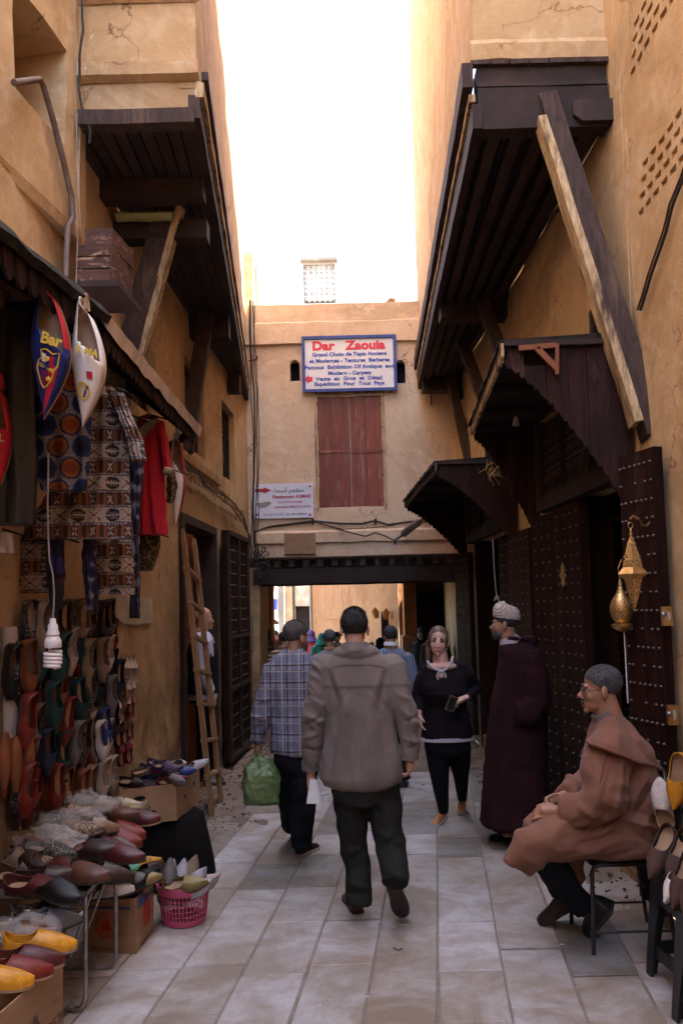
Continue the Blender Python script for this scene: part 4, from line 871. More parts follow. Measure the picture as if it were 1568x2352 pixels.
def hair_cap(body, M_, m, back=-.075, front=.03, puff=0., bald=0., name='hair', strands=0, sl=1.):
    """short hair: a shell over the skull, trimmed at the hairline"""
    h = MB(); n = 26; k = 16
    for j in range(k+1):
        for i in range(n):
            a = i*2*math.pi/n; front_ = math.sin(a)      # +1 at the forehead
            lim = lerp(back, front, (front_*.5+.5)**1.2); lim = max(lim, -.045) if abs(math.cos(a)) > .8 else lim
            ph = lerp(math.asin(max(-1, min(1, (lim-.045)/.084))), math.pi/2*.999, j/k)
            r = 1.045+puff+.012*noise.noise(V(math.cos(a)*11, math.sin(a)*11, ph*9))+.02*noise.noise(V(math.cos(a)*3, math.sin(a)*3, ph*3))
            h.v.append(V(.074*r*math.cos(ph)*math.cos(a), -.014+.094*r*math.cos(ph)*math.sin(a), .045+.080*r*math.sin(ph)))
    for j in range(k):
        for i in range(n): h.f.append((j*n+i, j*n+(i+1)%n, (j+1)*n+(i+1)%n, (j+1)*n+i)); h.mi.append(0)
    base = len(h.v); h.v += [V(p.x*.9, -.014+(p.y+.014)*.9, p.z*.9+.006) for p in h.v[:n]]
    for i in range(n): h.f.append((i, base+i, base+(i+1)%n, (i+1)%n)); h.mi.append(0)
    cap = h.v[:(k+1)*n]; st = MB(); rs = random.Random(5)
    for q in range(strands):
        j = rs.randrange(k); i = rs.randrange(n); a, b, c_, d = cap[j*n+i], cap[j*n+(i+1)%n], cap[(j+1)*n+i], cap[(j+1)*n+(i+1)%n]; u, w = rs.random(), rs.random()
        p = (a*(1-u)+b*u)*(1-w)+(c_*(1-u)+d*u)*w; nn = (p-V(0,-.014,.045)).normalized(); dr = (nn*.45+V(rs.uniform(-.5,.5), -.5, -.55 if p.z < .09 else -.1)).normalized(); ln = rs.uniform(.008,.016)*sl; sd = dr.cross(nn).normalized()*.0009
        st.add([p-sd, p+sd, p+dr*ln*.6+sd*.7, p+dr*ln+nn*.001], [(0,1,2,3)])
    if strands: o_ = len(h.v); h.v += st.v; h.f += [tuple(o_+i for i in f) for f in st.f]; h.mi += st.mi
    return put(name, h.xf(M_), m, body, True)
def ringset(Q, lst, yaw=0., n=20, k=1.):
    """elliptic rings from (px, py, half width px, depth m, dy)"""
    out = []
    for px, py, hw, dep, dy in lst:
        c = Q(px, py, dy); w = hw*(c-EYE).y/F*k
        out.append([c+Matrix.Rotation(yaw, 3, 'Z') @ V(w*math.copysign(abs(math.cos(a))**.85, math.cos(a)), dep*math.copysign(abs(math.sin(a))**.85, math.sin(a)), 0) for a in [q*2*math.pi/n for q in range(n)]])
    return out
def limb(mb, Q, pts, rad, n=12): mb.tube([Q(*p) for p in pts], rad, n)
def shoe(name, heel, toe, parent, m, sole='sole_dark', w=.05, h=.075, up=V(0,0,1), ankle=None, label=None):
    heel, toe = Vector(heel), Vector(toe); d = toe-heel; L_ = d.length; d.normalize(); x = d.cross(up).normalized(); u = x.cross(d).normalized()
    rings = []; sr = []
    for t, ww, hh in ((-.02,.55,.75),(.0,.72,.95),(.12,.80,1.0),(.3,.80,.98),(.45,.82,.80),(.6,.95,.62),(.78,1.0,.50),(.92,.80,.40),(1.0,.45,.28),(1.02,.2,.18)):
        c = heel+d*L_*t+u*.012
        rings.append([c+x*w*.92*ww*math.cos(a)*(.8 if math.sin(a) > .5 else 1)+u*h*hh*max(0, math.sin(a)) for a in [q*math.pi/7 for q in range(8)]]+[c-x*w*.9*ww*.5-u*.002, c+x*w*.9*ww*.5-u*.002])
        sr.append([heel+d*L_*t+x*w*ww*sx+u*z for sx, z in ((-1,0),(-1,.02),(1,.02),(1,0))])
    s = put('shoe', MB().loft(rings), m, parent, True, label=label); put('sole', MB().loft(sr), sole, s); return s
def hidden_core(mb, pts, r=.05): mb.tube(pts, r, 8)

# ---- man in the taupe shirt walking away, nearest on the paving
def man_taupe():
    Q = lambda px, py, dy=0: at(px, py, 4.68+dy)
    t = thing('person', 'man in loose taupe shirt and dark trousers walking away along the middle of the street', 'person', V(Q(826,1700).x, 4.68, 0))
    b = MB(); hM = headM(Q(814, 1447), 0.0, -.12, 0, .98); head_parts(b, hM)
    hidden_core(b, [Q(817,1490), Q(820,1560), Q(825,1700), Q(828,1830)], .07)
    for pts in ([(745,1535), (722,1650,-.03), (716,1750,.0), (714,1778,.02)], [(900,1530), (938,1650,-.06), (941,1735,-.05)]):
        b.tube([Q(*p) for p in pts], [.045,.035,.026,.024][:len(pts)], 8); 
    b.tube([Q(820,1560), Q(745,1535)], .05, 8); b.tube([Q(820,1560), Q(900,1530)], .05, 8)
    hand(b, Q(714,1776,.02), V(.03,.1,-1), V(.9,.3,0), .75, -1, .95); hand(b, Q(941,1735,-.05), V(.0,.15,-1), V(-.9,.25,0), .8, 1, .95)
    for pts in ([(800,1820), (808,1910,.06), (823,2050,.0), (823,2080,0)], [(878,1820), (886,1900,.0), (900,1985,-.13), (902,2005,-.17)]): b.tube([Q(*p) for p in pts], .035, 8)
    body = blend('body', b, .005, 'skin', t, 2)
    hair_cap(body, hM, 'hair_black', -.085, .04, .02, strands=5000, sl=1.1)
    s = MB(); s.loft(ringset(Q, [(817,1478,26,.062,0),(817,1490,34,.075,0),(817,1500,50,.085,0),(820,1514,70,.10,0),(821,1535,83,.115,0),(822,1570,84,.13,0),(826,1640,78,.14,0),(829,1700,82,.145,0),(830,1750,93,.15,0),(829,1782,95,.155,0),(829,1797,84,.150,0),(829,1806,60,.13,0)], 0, 24))
    s.ell(Q(745,1533), (.075,.075,.07), 12, 8); s.ell(Q(898,1531), (.075,.075,.07), 12, 8)
    s.tube([Q(745,1530), Q(733,1590,-.01), Q(719,1655,-.03), Q(714,1715,-.01), Q(713,1765,.02)], [.078,.072,.062,.055,.048], 14)
    s.tube([Q(898,1528), Q(915,1590,-.03), Q(936,1655,-.06), Q(942,1705,-.05), Q(940,1738,-.05)], [.078,.072,.062,.055,.047], 14)
    s.tube([Q(815,1477,-.03), Q(816,1498,-.035)], [.069,.085], 18); s.ell(Q(818,1500,-.02), (.13,.09,.05), 14, 8)
    def fo(p, n):
        q = noise.noise(V(p.x*9+p.z*1.5, p.y*5, p.z*1.8)); r = noise.noise(V(p.x*5-p.z*4, p.y*6, p.z*7+4))
        arm = 1 if abs(p.x-.11) > .24 else 0
        if arm: return .008*(1-abs(noise.noise(V(p.x*6, p.y*6, p.z*13+p.x*9)))*2.6)
        k = .4+.6*min(1, max(0, (1.35-p.z)/.4)); yoke = .004 if p.z > 1.30 else 0
        return .010*k*(1-abs(q)*2.5)+.004*r+yoke
    cr = [(752,1540,775,1610,.018,-.012,0),(770,1545,800,1640,.020,.012,0),(884,1545,866,1640,.018,-.012,0),(868,1545,850,1620,.018,.010,0),(820,1530,822,1800,.030,-.008,0),(795,1600,770,1760,.022,.012,0),(780,1640,758,1780,.014,-.012,0),(808,1660,800,1800,.014,-.010,0),
       (845,1640,862,1800,.022,.014,0),(870,1660,890,1790,.014,-.013,0),(835,1700,838,1806,.016,.012,0),(900,1680,910,1780,.018,.010,0),(765,1680,745,1740,.014,.010,0),(850,1580,900,1640,.014,-.008,0),(800,1580,765,1650,.014,-.008,0),
       (705,1640,745,1655,.014,.016,0),(705,1660,742,1640,.010,-.014,0),(702,1690,735,1678,.013,.013,0),(700,1715,732,1722,.012,-.012,0),(715,1600,748,1620,.013,.012,0),(922,1625,955,1660,.014,.016,0),(925,1650,958,1640,.010,-.014,0),(928,1690,958,1700,.012,.012,0),(912,1590,940,1605,.012,.010,0),(932,1712,958,1708,.010,-.012,0)]
    blend('shirt', s, .0075, 'shirt_taupe', t, 3, creases(Q, cr, fo))
    for sgn, cx, cy_, dy in ((1,714,1760,.02), (1,940,1735,-.05)): put('cuff', MB().tube([Q(cx, cy_-12, dy), Q(cx, cy_+9, dy)], [.053,.050], 16), 'shirt_taupe', t, True)
    put('yoke_seam', MB().tube([Q(px, py, -.118+abs(px-820)*.0003) for px, py in ((752,1534),(785,1527),(820,1526),(855,1527),(888,1532))], .003, 4), 'shirt_taupe', t, True)
    p = MB(); p.loft(ringset(Q, [(838,1770,74,.12,0),(838,1815,76,.13,0),(838,1842,60,.12,0)]))
    p.tube([Q(805,1800,.0), Q(806,1860,.03), Q(809,1915,.05), Q(818,1985,.03), Q(824,2045,0), Q(823,2076,-.01)], [(.098,.105),(.090,.098),(.080,.086),(.072,.075),(.066,.068),(.068,.072)], 16)
    p.tube([Q(872,1800,.0), Q(884,1860,-.0), Q(889,1905,-.02), Q(900,1960,-.10), Q(907,2010,-.18), Q(905,2030,-.21)], [(.100,.105),(.094,.098),(.086,.088),(.076,.078),(.070,.070),(.066,.068)], 16)
    blend('trousers', p, .010, 'trousers_dark', t, 4, creases(Q, [(790,1960,835,1940,.014,.016,0),(795,1930,840,1950,.012,-.016,0),(800,1880,838,1900,.014,.012,0),(800,2020,845,2035,.013,.016,0),(802,2045,845,2040,.010,-.014,0),(868,1900,915,1925,.015,.016,0),(870,1930,915,1905,.012,-.014,0),(885,1970,925,1990,.014,.014,0),(812,1860,806,2040,.012,.010,0),(850,1830,870,1860,.014,-.016,0)], lambda c, n: .009*(1-abs(noise.noise(V(c.x*5, c.y*5, c.z*8)))*2.4)+.006*noise.noise(V(c.x*9, c.y*9, c.z*16))))
    shoe('shoe', gnd(822,2100,.0)+V(-.0,0,0), gnd(813,2062,.0)+V(-.04,.02,0), t, 'leather_brown')
    hl, to = Q(899,2022,-.22), gnd(925,2106,.01); shoe('shoe', hl, to+V(.0,-.0,0), t, 'leather_brown', up=V(.05,.9,.45), h=.08)
    return t
man_taupe()
g = MB(); p0 = at(722,1798,4.66)                # the folded white paper or cloth in his hand
tt = thing('paper_bundle', 'crumpled white paper bundle held in the hand of the man in the taupe shirt', 'paper', p0)
put('paper', MB().loft([[at(721+x, 1790+k*7, 4.67+y+.006*noise.noise(V(k,x,0)))+V(0,0,0) for x, y in ((-10-k*.9,-.005-.002*k),(-3,-.02-.002*k),(6+k*1.6,-.012),(9+k*1.7,.004),(2,.015),(-8-k*.6,.012))] for k in range(9)]), 'white_plastic', tt, 40)

# ---- man in the plaid shirt with the green bag
def man_plaid():
    Q = lambda px, py, dy=0: at(px, py, 5.7+dy)
    t = thing('person', 'man in blue and brown plaid shirt walking away with a green plastic bag', 'person', V(Q(680,1700).x, 5.7, 0))
    b = MB(); hM = headM(Q(680,1465), R(-48), -.05, 0, .96); head_parts(b, hM, nose=1.05)
    hidden_core(b, [Q(676,1500), Q(676,1570), Q(682,1700), Q(682,1760)], .06)
    b.tube([Q(676,1545), Q(640,1535), Q(600,1630,-.02), Q(590,1705,.0)], [.05,.045,.035,.026], 8)
    b.tube([Q(676,1545), Q(722,1530), Q(738,1620,.1), Q(735,1690,.2)], [.05,.045,.035,.026], 8)
    hand(b, Q(591,1705,.0), V(.02,.05,-1), V(.95,.1,0), 1.15, -1, .98); hand(b, Q(735,1690,.2), V(0,.1,-1), V(-.9,.1,0), .8, 1)
    for pts in ([(668,1750), (672,1850,.15), (664,1890,.45)], [(694,1750), (693,1860,.02), (690,1950,0)]): b.tube([Q(*p) for p in pts], .035, 8)
    body = blend('body', b, .0055, 'skin_tan', t, 2)
    face_parts(body, hM, beard='hair_cropped', moustache='hair_cropped'); hair_cap(body, hM, 'hair_cropped', -.075, .075, -.005, strands=3500, sl=.6)
    s = MB(); s.loft(ringset(Q, [(674,1492,22,.062,0),(674,1500,30,.075,0),(674,1508,46,.09,0),(676,1524,60,.11,0),(677,1560,62,.125,0),(680,1620,58,.13,0),(682,1680,60,.135,0),(683,1715,62,.14,0),(683,1728,60,.135,0),(683,1732,40,.11,0)], 0, 22))
    s.tube([Q(634,1532), Q(622,1580,-.02), Q(602,1635,-.04), Q(593,1675,-.02), Q(591,1706,0)], [.088,.080,.068,.058,.044], 14)
    s.tube([Q(716,1530), Q(728,1580,.02), Q(738,1630,.1), Q(736,1690,.2)], [.08,.076,.066,.046], 14)
    s.tube([Q(674,1490,.01), Q(674,1502,0)], [.064,.068], 16)
    cr = [(640,1545,655,1640,.02,.012,0),(660,1560,648,1700,.016,-.012,0),(690,1560,700,1700,.02,.012,0),(712,1600,716,1710,.014,-.010,0),(672,1640,668,1725,.016,.010,0),(585,1640,615,1650,.014,.014,0),(588,1670,612,1660,.010,-.012,0),(592,1610,625,1600,.014,.010,0)]
    blend('shirt', s, .009, 'plaid', t, 3, creases(Q, cr, lambda p, n: .008*(1-abs(noise.noise(V(p.x*7, p.y*6, p.z*(3 if p.x > -.5 else 12))))*2.5)+.004*noise.noise(p*14)))
    p = MB(); p.loft(ringset(Q, [(681,1715,50,.12,0),(682,1745,52,.125,0),(682,1770,42,.115,0)]))
    p.tube([Q(664,1740,.02), Q(664,1800,.10), Q(664,1845,.16), Q(668,1880,.38), Q(668,1898,.48)], [.098,.09,.08,.07,.062], 14)
    p.tube([Q(698,1740,0), Q(697,1800,-.02), Q(695,1860,-.02), Q(692,1920,0), Q(692,1948,0)], [.102,.094,.084,.072,.070], 14)
    blend('trousers', p, .012, 'trousers_navy', t, 4, folds(.008, 5, 7))
    shoe('shoe', gnd(685,1968)+V(0,0,.0), gnd(722,1952)+V(.02,.05,0), t, 'leather_black', 'sole_white'); shoe('shoe', Q(668,1905,.50), V(Q(664,1905).x+.02, 6.42, .01), t, 'leather_black', up=V(0,.6,.6))
man_plaid()
mat('bag_green', (.15,.20,.075), (.09,.14,.045), 6, .28, bmp=1., bscale=16, bdist=.02, spec=.5, trans=.15)
Q = lambda px, py, dy=0: at(px, py, 5.68+dy)
bg = thing('plastic_bag', 'full pale green plastic bag hanging from the hand of the man in plaid', 'bag', Q(601,1848))
s = MB(); s.loft([[Q(c, y)+Matrix.Rotation(.25, 3, 'Z') @ V(w*F**0*5.68/F*math.copysign(abs(math.cos(a))**.4, math.cos(a)), d*math.copysign(abs(math.sin(a))**.4, math.sin(a)), 0) for a in [q*math.pi/10 for q in range(20)]] for c, y, w, d in ((602,1845,37,.055),(602,1838,39,.065),(601,1800,40,.07),(602,1778,39,.065),(600,1762,36,.05),(598,1750,26,.03),(596,1740,13,.018))])
blend('bag_body', s, .009, 'bag_green', bg, 2, lambda p, n: .010*(1-3*abs(noise.noise(V(p.x*14+p.z*6, p.y*12, p.z*5))))+.007*abs(noise.noise(p*24)))
put('handle', MB().tube([Q(572,1768), Q(582,1745), Q(594,1722), Q(598,1728), Q(596,1742)], [.008,.012,.007,.008,.012], 6), 'bag_green', bg, True)
put('handle', MB().tube([Q(605,1745), Q(600,1728), Q(596,1720), Q(598,1730)], [.014,.01,.008,.008], 6), 'bag_green', bg, True)

# ---- woman in black walking towards the camera
def woman():
    Q = lambda px, py, dy=0: at(px, py, 6.5+dy)
    t = thing('person', 'woman in black tunic with pale trim and leggings walking this way with a phone', 'person', V(Q(1025,1700).x, 6.5, 0))
    b = MB(); hM = headM(Q(1006,1475), R(180-8), .02, R(-4), .93); head_parts(b, hM, True, .92, .92)
    b.tube([Q(1010,1490), Q(1014,1525), Q(1018,1545)], [.05,.055,.06], 12); b.ell(Q(1014,1531,-.02), (.125,.07,.040), 14, 8)
    hidden_core(b, [Q(1018,1545), Q(1022,1620), Q(1026,1700), Q(1026,1715)], .06)
    b.tube([Q(1018,1552), Q(978,1552), Q(957,1597,.0), Q(962,1640,-.05)], [.04,.028,.026,.024], 8); b.tube([Q(1018,1552), Q(1062,1552), Q(1092,1584,.02), Q(1074,1601,-.12), Q(1068,1603,-.15)], [.04,.028,.028,.025,.024], 8)
    hand(b, Q(962,1640,-.05), V(.05,-.1,-1), V(.8,.2,0), .7, 1, .88); hand(b, Q(1068,1603,-.15), V(-1,-.25,-.35), V(-.3,-.1,-.9), .75, -1, .90)
    for pts in ([(1005,1720), (1013,1812,-.02), (1018,1850,-.02)], [(1055,1720), (1057,1783,.08), (1059,1815,.3)]): b.tube([Q(*p) for p in pts], .028, 8)
    body = blend('body', b, .005, 'skin_pale', t, 2)
    face_parts(body, hM, brow='hair_black', lip='lips', look=.3, lash=1.7)
    h = MB(); h.ell((0,-.022,.055), (.083,.098,.086), 16, 12); h.ell((.058,.020,.02), (.030,.05,.07), 10, 8); h.ell((-.060,.015,.03), (.024,.05,.06), 10, 8)
    h.tube([(.070,-.01,.01),(.080,-.02,-.06),(.078,-.01,-.13),(.085,.01,-.20)], [.035,.032,.025,.010], 10); h.tube([(-.02,-.05,0),(0,-.06,-.08),(.02,-.05,-.15)], [.06,.05,.02], 10)
    hr = MB(); hr.add(h.v, h.f); hr.xf(hM)
    keep = blend('hair', hr, .007, 'hair_brown', body, 2)
    # leave the face clear of hair
    bm = bmesh.new(); bm.from_mesh(keep.data); inv = hM.inverted(); l = origin(t)
    bmesh.ops.delete(bm, geom=[v for v in bm.verts if (lambda q: q.y > .048 and abs(q.x-.006) < .060 and q.z < .088 and q.z < .092-abs(q.x)*.5)(inv @ (v.co+l))], context='VERTS'); bm.to_mesh(keep.data); bm.free()
    s = MB(); s.loft(ringset(Q, [(1019,1537,50,.075,.01),(1020,1548,52,.10,0),(1021,1570,54,.125,-.02),(1022,1592,54,.14,-.03),(1022,1620,47,.12,0),(1024,1650,52,.13,0),(1026,1680,58,.14,0),(1026,1694,60,.14,0)], 0, 24))
    s.tube([Q(983,1541,.01), Q(970,1560), Q(957,1598,.02), Q(962,1632,-.04)], [.066,.060,.050,.040], 12); s.tube([Q(1056,1535,.01), Q(1075,1552), Q(1094,1584,.02), Q(1076,1600,-.11)], [.066,.060,.052,.038], 12)
    s.ell(Q(985,1540,.01), (.07,.07,.055), 10, 8); s.ell(Q(1054,1534,.01), (.07,.07,.055), 10, 8)
    for q in (-1, 1): s.ell(Q(1021+q*23,1583,-.09), (.075,.06,.07), 12, 8)
    blend('tunic', s, .009, 'black_knit', t, 3, lambda p, n: .004*noise.noise(p*11))
    put('hem_trim', MB().loft([[c+V(w*math.cos(a), .143*math.sin(a), 0) for a in [q*math.pi/12 for q in range(24)]] for c, w in ((Q(1026,1690), .213), (Q(1026,1699), .215))], False), 'trim_grey', t, True)
    nk = [(981,1519,-.02),(986,1528,-.055),(998,1537,-.082),(1011,1541,-.092),(1021,1539,-.09),(1030,1532,-.075),(1036,1521,-.05),(1039,1509,-.01)]
    put('neck_trim', MB().tube([Q(*p) for p in nk], .011, 8), 'trim_grey', t, True); put('collar_skin', MB().ell(Q(1010,1530,-.040), (.075,.045,.032), 12, 8), 'skin_pale', t, True)
    put('keyhole', MB().ell(Q(1013,1553,-.098), (.028,.012,.032), 12, 8), 'skin_pale', t, True); put('keyhole_trim', MB().tube([Q(1013+10.5*math.cos(a), 1553+11*math.sin(a), -.110) for a in [k*.628 for k in range(11)]], .0065, 6), 'trim_grey', t, True)
    put('button', MB().ell(Q(1013,1541,-.105), (.008,.005,.008), 8, 6), 'steel', t, True); put('pocket_trim', MB().tube([Q(1045,1572,-.125), Q(1054,1572,-.12), Q(1061,1569,-.105)], .005, 6), 'trim_grey', t, True)
    put('watch', MB().tube([Q(1076,1600,-.125), Q(1072,1602,-.14)], .029, 14), 'leather_black', t, True); put('watch_case', MB().ell(Q(1073,1604,-.168), (.013,.008,.013), 10, 6), 'steel', t, True)
    put('earring', MB().ell(Q(1026,1490,-.01), (.006,.006,.006), 6, 5), 'steel', t, True)
    p = MB(); p.loft(ringset(Q, [(1026,1685,54,.13,0),(1027,1720,52,.125,0),(1028,1735,38,.11,0)]))
    p.tube([Q(1003,1715), Q(1007,1760,-.01), Q(1012,1812,-.03), Q(1017,1850,-.01), Q(1018,1868,0)], [.098,.084,.062,.046,.038], 14); p.tube([Q(1053,1715,.01), Q(1056,1755,.04), Q(1058,1785,.08), Q(1060,1815,.32), Q(1061,1836,.5)], [.096,.082,.060,.050,.038], 14)
    blend('leggings', p, .010, 'black_cloth', t, 3)
    shoe('shoe', gnd(1020,1880)+V(0,.04,0), gnd(998,1897)+V(.0,-.02,0), t, 'leather_tan', 'sole_white', .047, .07); shoe('shoe', Q(1061,1832,.52)+V(0,.02,-.02), V(Q(1064,1870).x+.03, 6.88, .01), t, 'leather_tan', 'sole_white', .045, .07, V(0,-.7,.5))
woman()
Q = lambda px, py, dy=0: at(px, py, 6.5+dy)
ph = thing('phone', 'dark phone in a gold edged case held by the woman in black', 'phone', Q(1037,1618,-.28)); rt = Matrix.Rotation(.4, 3, 'Y') @ Matrix.Rotation(.3, 3, 'Z')
put('case', MB().box(Q(1037,1616,-.27), (.07,.012,.115), rt), 'brass', ph); put('back', MB().box(Q(1037,1616,-.279), (.058,.004,.10), rt), 'leather_black', ph)

# ---- man in the plum djellaba and checked cap
def man_plum():
    Q = lambda px, py, dy=0: at(px, py, 6.0+dy)
    t = thing('person', 'standing man in long plum djellaba and checked skullcap looking down the street', 'person', V(Q(1185,1700).x, 6.0, 0))
    b = MB(); hM = headM(Q(1159,1434), R(74), -.02, 0, .96); head_parts(b, hM, nose=1.1)
    b.tube([Q(1163,1455), Q(1175,1490)], .06, 12)
    hidden_core(b, [Q(1180,1490), Q(1190,1650), Q(1190,1850)], .08); b.tube([Q(1165,1850,-.08), Q(1165,1922,-.1)], .035, 8); b.tube([Q(1195,1850,.08), Q(1195,1900,.08)], .035, 8)
    body = blend('body', b, .0055, 'skin_tan', t, 2); face_parts(body, hM, beard='hair_greying', moustache='hair_greying'); hair_cap(body, hM, 'hair_black', -.07, .06, .0)
    cp = MB(); cp.loft([[V(r*.82*math.cos(a), -.016+r*math.sin(a), z+.10*(.0)+.018*math.sin(a)) for a in [q*math.pi/14 for q in range(28)]] for r, z in ((.101,.045),(.104,.05),(.103,.08),(.096,.115),(.078,.142),(.045,.156),(.01,.16))])
    put('cap', cp.xf(hM), 'cap_check', t, 40)
    put('shirt_collar', MB().tube([Q(1166,1462,0), Q(1172,1478,0)], [.066,.085], 16), 'collar_stripe', t, True)
    s = MB(); s.loft(ringset(Q, [(1176,1474,20,.07,0),(1182,1482,34,.12,0),(1190,1492,44,.17,0),(1196,1510,48,.20,0),(1196,1560,55,.20,0),(1190,1620,60,.19,0),(1186,1680,63,.19,0),(1183,1760,66,.20,0),(1181,1830,68,.22,0),(1180,1880,70,.23,0),(1180,1892,69,.23,0)], 0, 26))
    s.tube([Q(1212,1500,-.10), Q(1226,1560,-.14), Q(1232,1610,-.16), Q(1210,1640,-.20), Q(1186,1640,-.20)], [.10,.105,.10,.085,.075], 14)
    s.tube([Q(1212,1500,.12), Q(1222,1600,.14), Q(1190,1640,.16)], [.09,.09,.07], 12)
    s.loft(ringset(Q, [(1176,1468,22,.085,0),(1186,1462,28,.10,0),(1200,1462,26,.10,0),(1212,1474,20,.09,0),(1216,1490,10,.07,0)], 0, 16))
    s.ell(Q(1164,1490,-.0), (.05,.10,.05), 10, 8)
    def fo(p, n):
        w = min(1, max(0, (1.35-p.z)/.7)); a = noise.noise(V(p.x*13, p.y*13, p.z*.7)); return .014*w*(1-abs(a)*2.6)+.006*(1-abs(noise.noise(V(p.x*6, p.y*6, p.z*9)))*2)
    blend('djellaba', s, .011, 'djellaba_plum', t, 4, fo)
    put('pocket_edge', MB().tube([Q(1180,1618,-.225), Q(1177,1645,-.23), Q(1182,1668,-.225)], .006, 6), 'djellaba_plum', t, True)
    shoe('shoe', gnd(1165,1928)+V(.06,0,0), gnd(1124,1930), t, 'leather_black', w=.055); shoe('shoe', gnd(1205,1905)+V(.05,0,0), gnd(1170,1905), t, 'leather_black', w=.05)
man_plum()

# ---- seated man in the camel djellaba
def man_camel():
    Q = lambda px, py, dy=0: at(px, py, 4.28+dy)
    t = thing('person', 'seated man in camel brown hooded djellaba and glasses on the black metal chair', 'person', V(Q(1420,1900).x, 4.28, 0))
    b = MB(); hM = headM(Q(1379,1585), R(82), -.04, 0, 1.02); head_parts(b, hM, nose=1.12, jaw=1.05)
    b.tube([Q(1385,1600), Q(1400,1655)], [.062,.07], 14); hidden_core(b, [Q(1400,1660), Q(1420,1800), Q(1440,1905)], .08)
    b.tube([Q(1400,1720,-.14), Q(1378,1840,-.20), Q(1280,1862,-.13)], [.05,.038,.028], 8); b.tube([Q(1400,1700,.14), Q(1370,1800,.2), Q(1285,1832,.05)], [.05,.038,.028], 8)
    hand(b, Q(1283,1862,-.13), V(-1,.25,-.05), V(.1,.6,-.5), .95, 1, 1.05); hand(b, Q(1288,1830,.04), V(-1,-.3,-.25), V(0,-.7,-.4), .8, -1, 1.02)
    b.tube([Q(1430,1915,-.1), Q(1225,1945,-.12), Q(1275,2000,-.08), Q(1335,2080,-.03)], .035, 8); b.tube([Q(1430,1905,.1), Q(1245,1905,.16), Q(1265,1990,.2), Q(1290,2050,.24)], .035, 8)
    body = blend('body', b, .005, 'skin_tan', t, 2); face_parts(body, hM, moustache='hair_black'); hair_cap(body, hM, 'hair_greying', -.06, .072, -.03, strands=5000, sl=.5)
    gl = MB(); 
    for q in (-1, 1):
        gl.tube([V(q*.030+.021*math.cos(a), .098-abs(.021*math.cos(a)+.030)*.10, .002+.014*math.sin(a)) for a in [k*.628 for k in range(11)]], .0016, 5); gl.tube([V(q*.052,.095,.008), V(q*.076,.05,.010), V(q*.080,-.01,.006)], .0022, 5)
    gl.tube([V(-.009,.101,.005), V(0,.104,.007), V(.009,.101,.005)], .0016, 5); tag(put('glasses', gl.xf(hM), 'brass', body), None, None) if False else put('glasses', gl.xf(hM), 'leather_black', body, True)
    put('knit_collar', MB().tube([Q(1382,1632,0), Q(1392,1648,0), Q(1398,1662,0)], [.066,.074,.085], 18), 'collar_grey', t, True)
    s = MB(); s.loft(ringset(Q, [(1398,1655,30,.085,0),(1402,1668,42,.13,0),(1410,1690,56,.19,0),(1418,1720,66,.215,0),(1426,1780,72,.21,0),(1428,1850,72,.21,0),(1424,1900,76,.22,0),(1424,1930,78,.22,0),(1424,1945,70,.20,0)], 0, 26))
    s.tube([Q(1398,1708,-.15), Q(1392,1770,-.20), Q(1384,1835,-.23), Q(1345,1858,-.20), Q(1292,1862,-.14)], [.105,.115,.115,.088,.066], 16)
    s.tube([Q(1398,1705,.15), Q(1370,1780,.20), Q(1335,1815,.16), Q(1296,1830,.06)], [.10,.10,.085,.065], 14)
    s.tube([Q(1440,1915,-.10), Q(1350,1912,-.12), Q(1262,1928,-.13), Q(1216,1950,-.13), Q(1188,1990,-.12)], [(.125,.13),(.118,.13),(.108,.125),(.095,.115),(.050,.115)], 16)
    s.tube([Q(1440,1905,.10), Q(1340,1890,.12), Q(1262,1885,.15), Q(1240,1905,.15), Q(1236,1935,.15)], [(.12,.12),(.11,.12),(.095,.11),(.08,.1),(.06,.08)], 14)
    s.tube([Q(1300,1950,.0), Q(1310,2000,.03), Q(1322,2040,.05)], [.10,.07,.03], 10)
    def fo(p, n):
        a = noise.noise(V(p.x*6+p.z*5, p.y*5, p.z*6-p.x*4)); c = noise.noise(V(p.x*13, p.y*9, p.z*11)); return .013*(1-abs(a)*2.5)+.004*c
    cr = [(1352,1850,1290,1820,.020,.020,0),(1345,1835,1300,1880,.012,-.018,0),(1330,1850,1280,1870,.014,.016,0),(1380,1860,1320,1880,.014,-.018,0),(1395,1850,1340,1890,.013,.014,0),(1386,1700,1362,1830,.014,.016,0),(1400,1720,1380,1830,.014,-.012,0),(1345,1760,1310,1850,.016,.014,0),(1355,1740,1330,1810,.012,-.012,0),
       (1425,1740,1400,1800,.016,-.018,0),(1450,1760,1410,1830,.018,.018,0),(1465,1790,1415,1860,.014,-.018,0),(1480,1820,1430,1880,.016,.014,0),(1405,1855,1500,1890,.016,.022,0),(1400,1870,1480,1925,.014,-.020,0),(1420,1840,1495,1860,.014,-.012,0),
       (1240,1950,1400,1895,.016,.014,0),(1215,1960,1300,1925,.012,-.010,0),(1270,1960,1420,1925,.014,-.012,0),(1200,1990,1230,1950,.010,.010,0),(1300,1905,1390,1885,.014,-.012,0)]
    blend('djellaba', s, .0085, 'djellaba_camel', t, 3, creases(Q, cr, fo))
    lowr = [(1347,1702,-.16),(1362,1716,-.25),(1388,1722,-.31),(1420,1732,-.32),(1455,1748,-.28),(1490,1762,-.17),(1518,1770,-.03)]
    topr = [(1370,1668,-.11),(1376,1655,-.12),(1392,1642,-.11),(1412,1638,-.09),(1442,1662,-.07),(1478,1704,-.05),(1517,1762,-.01)]
    hd = MB()
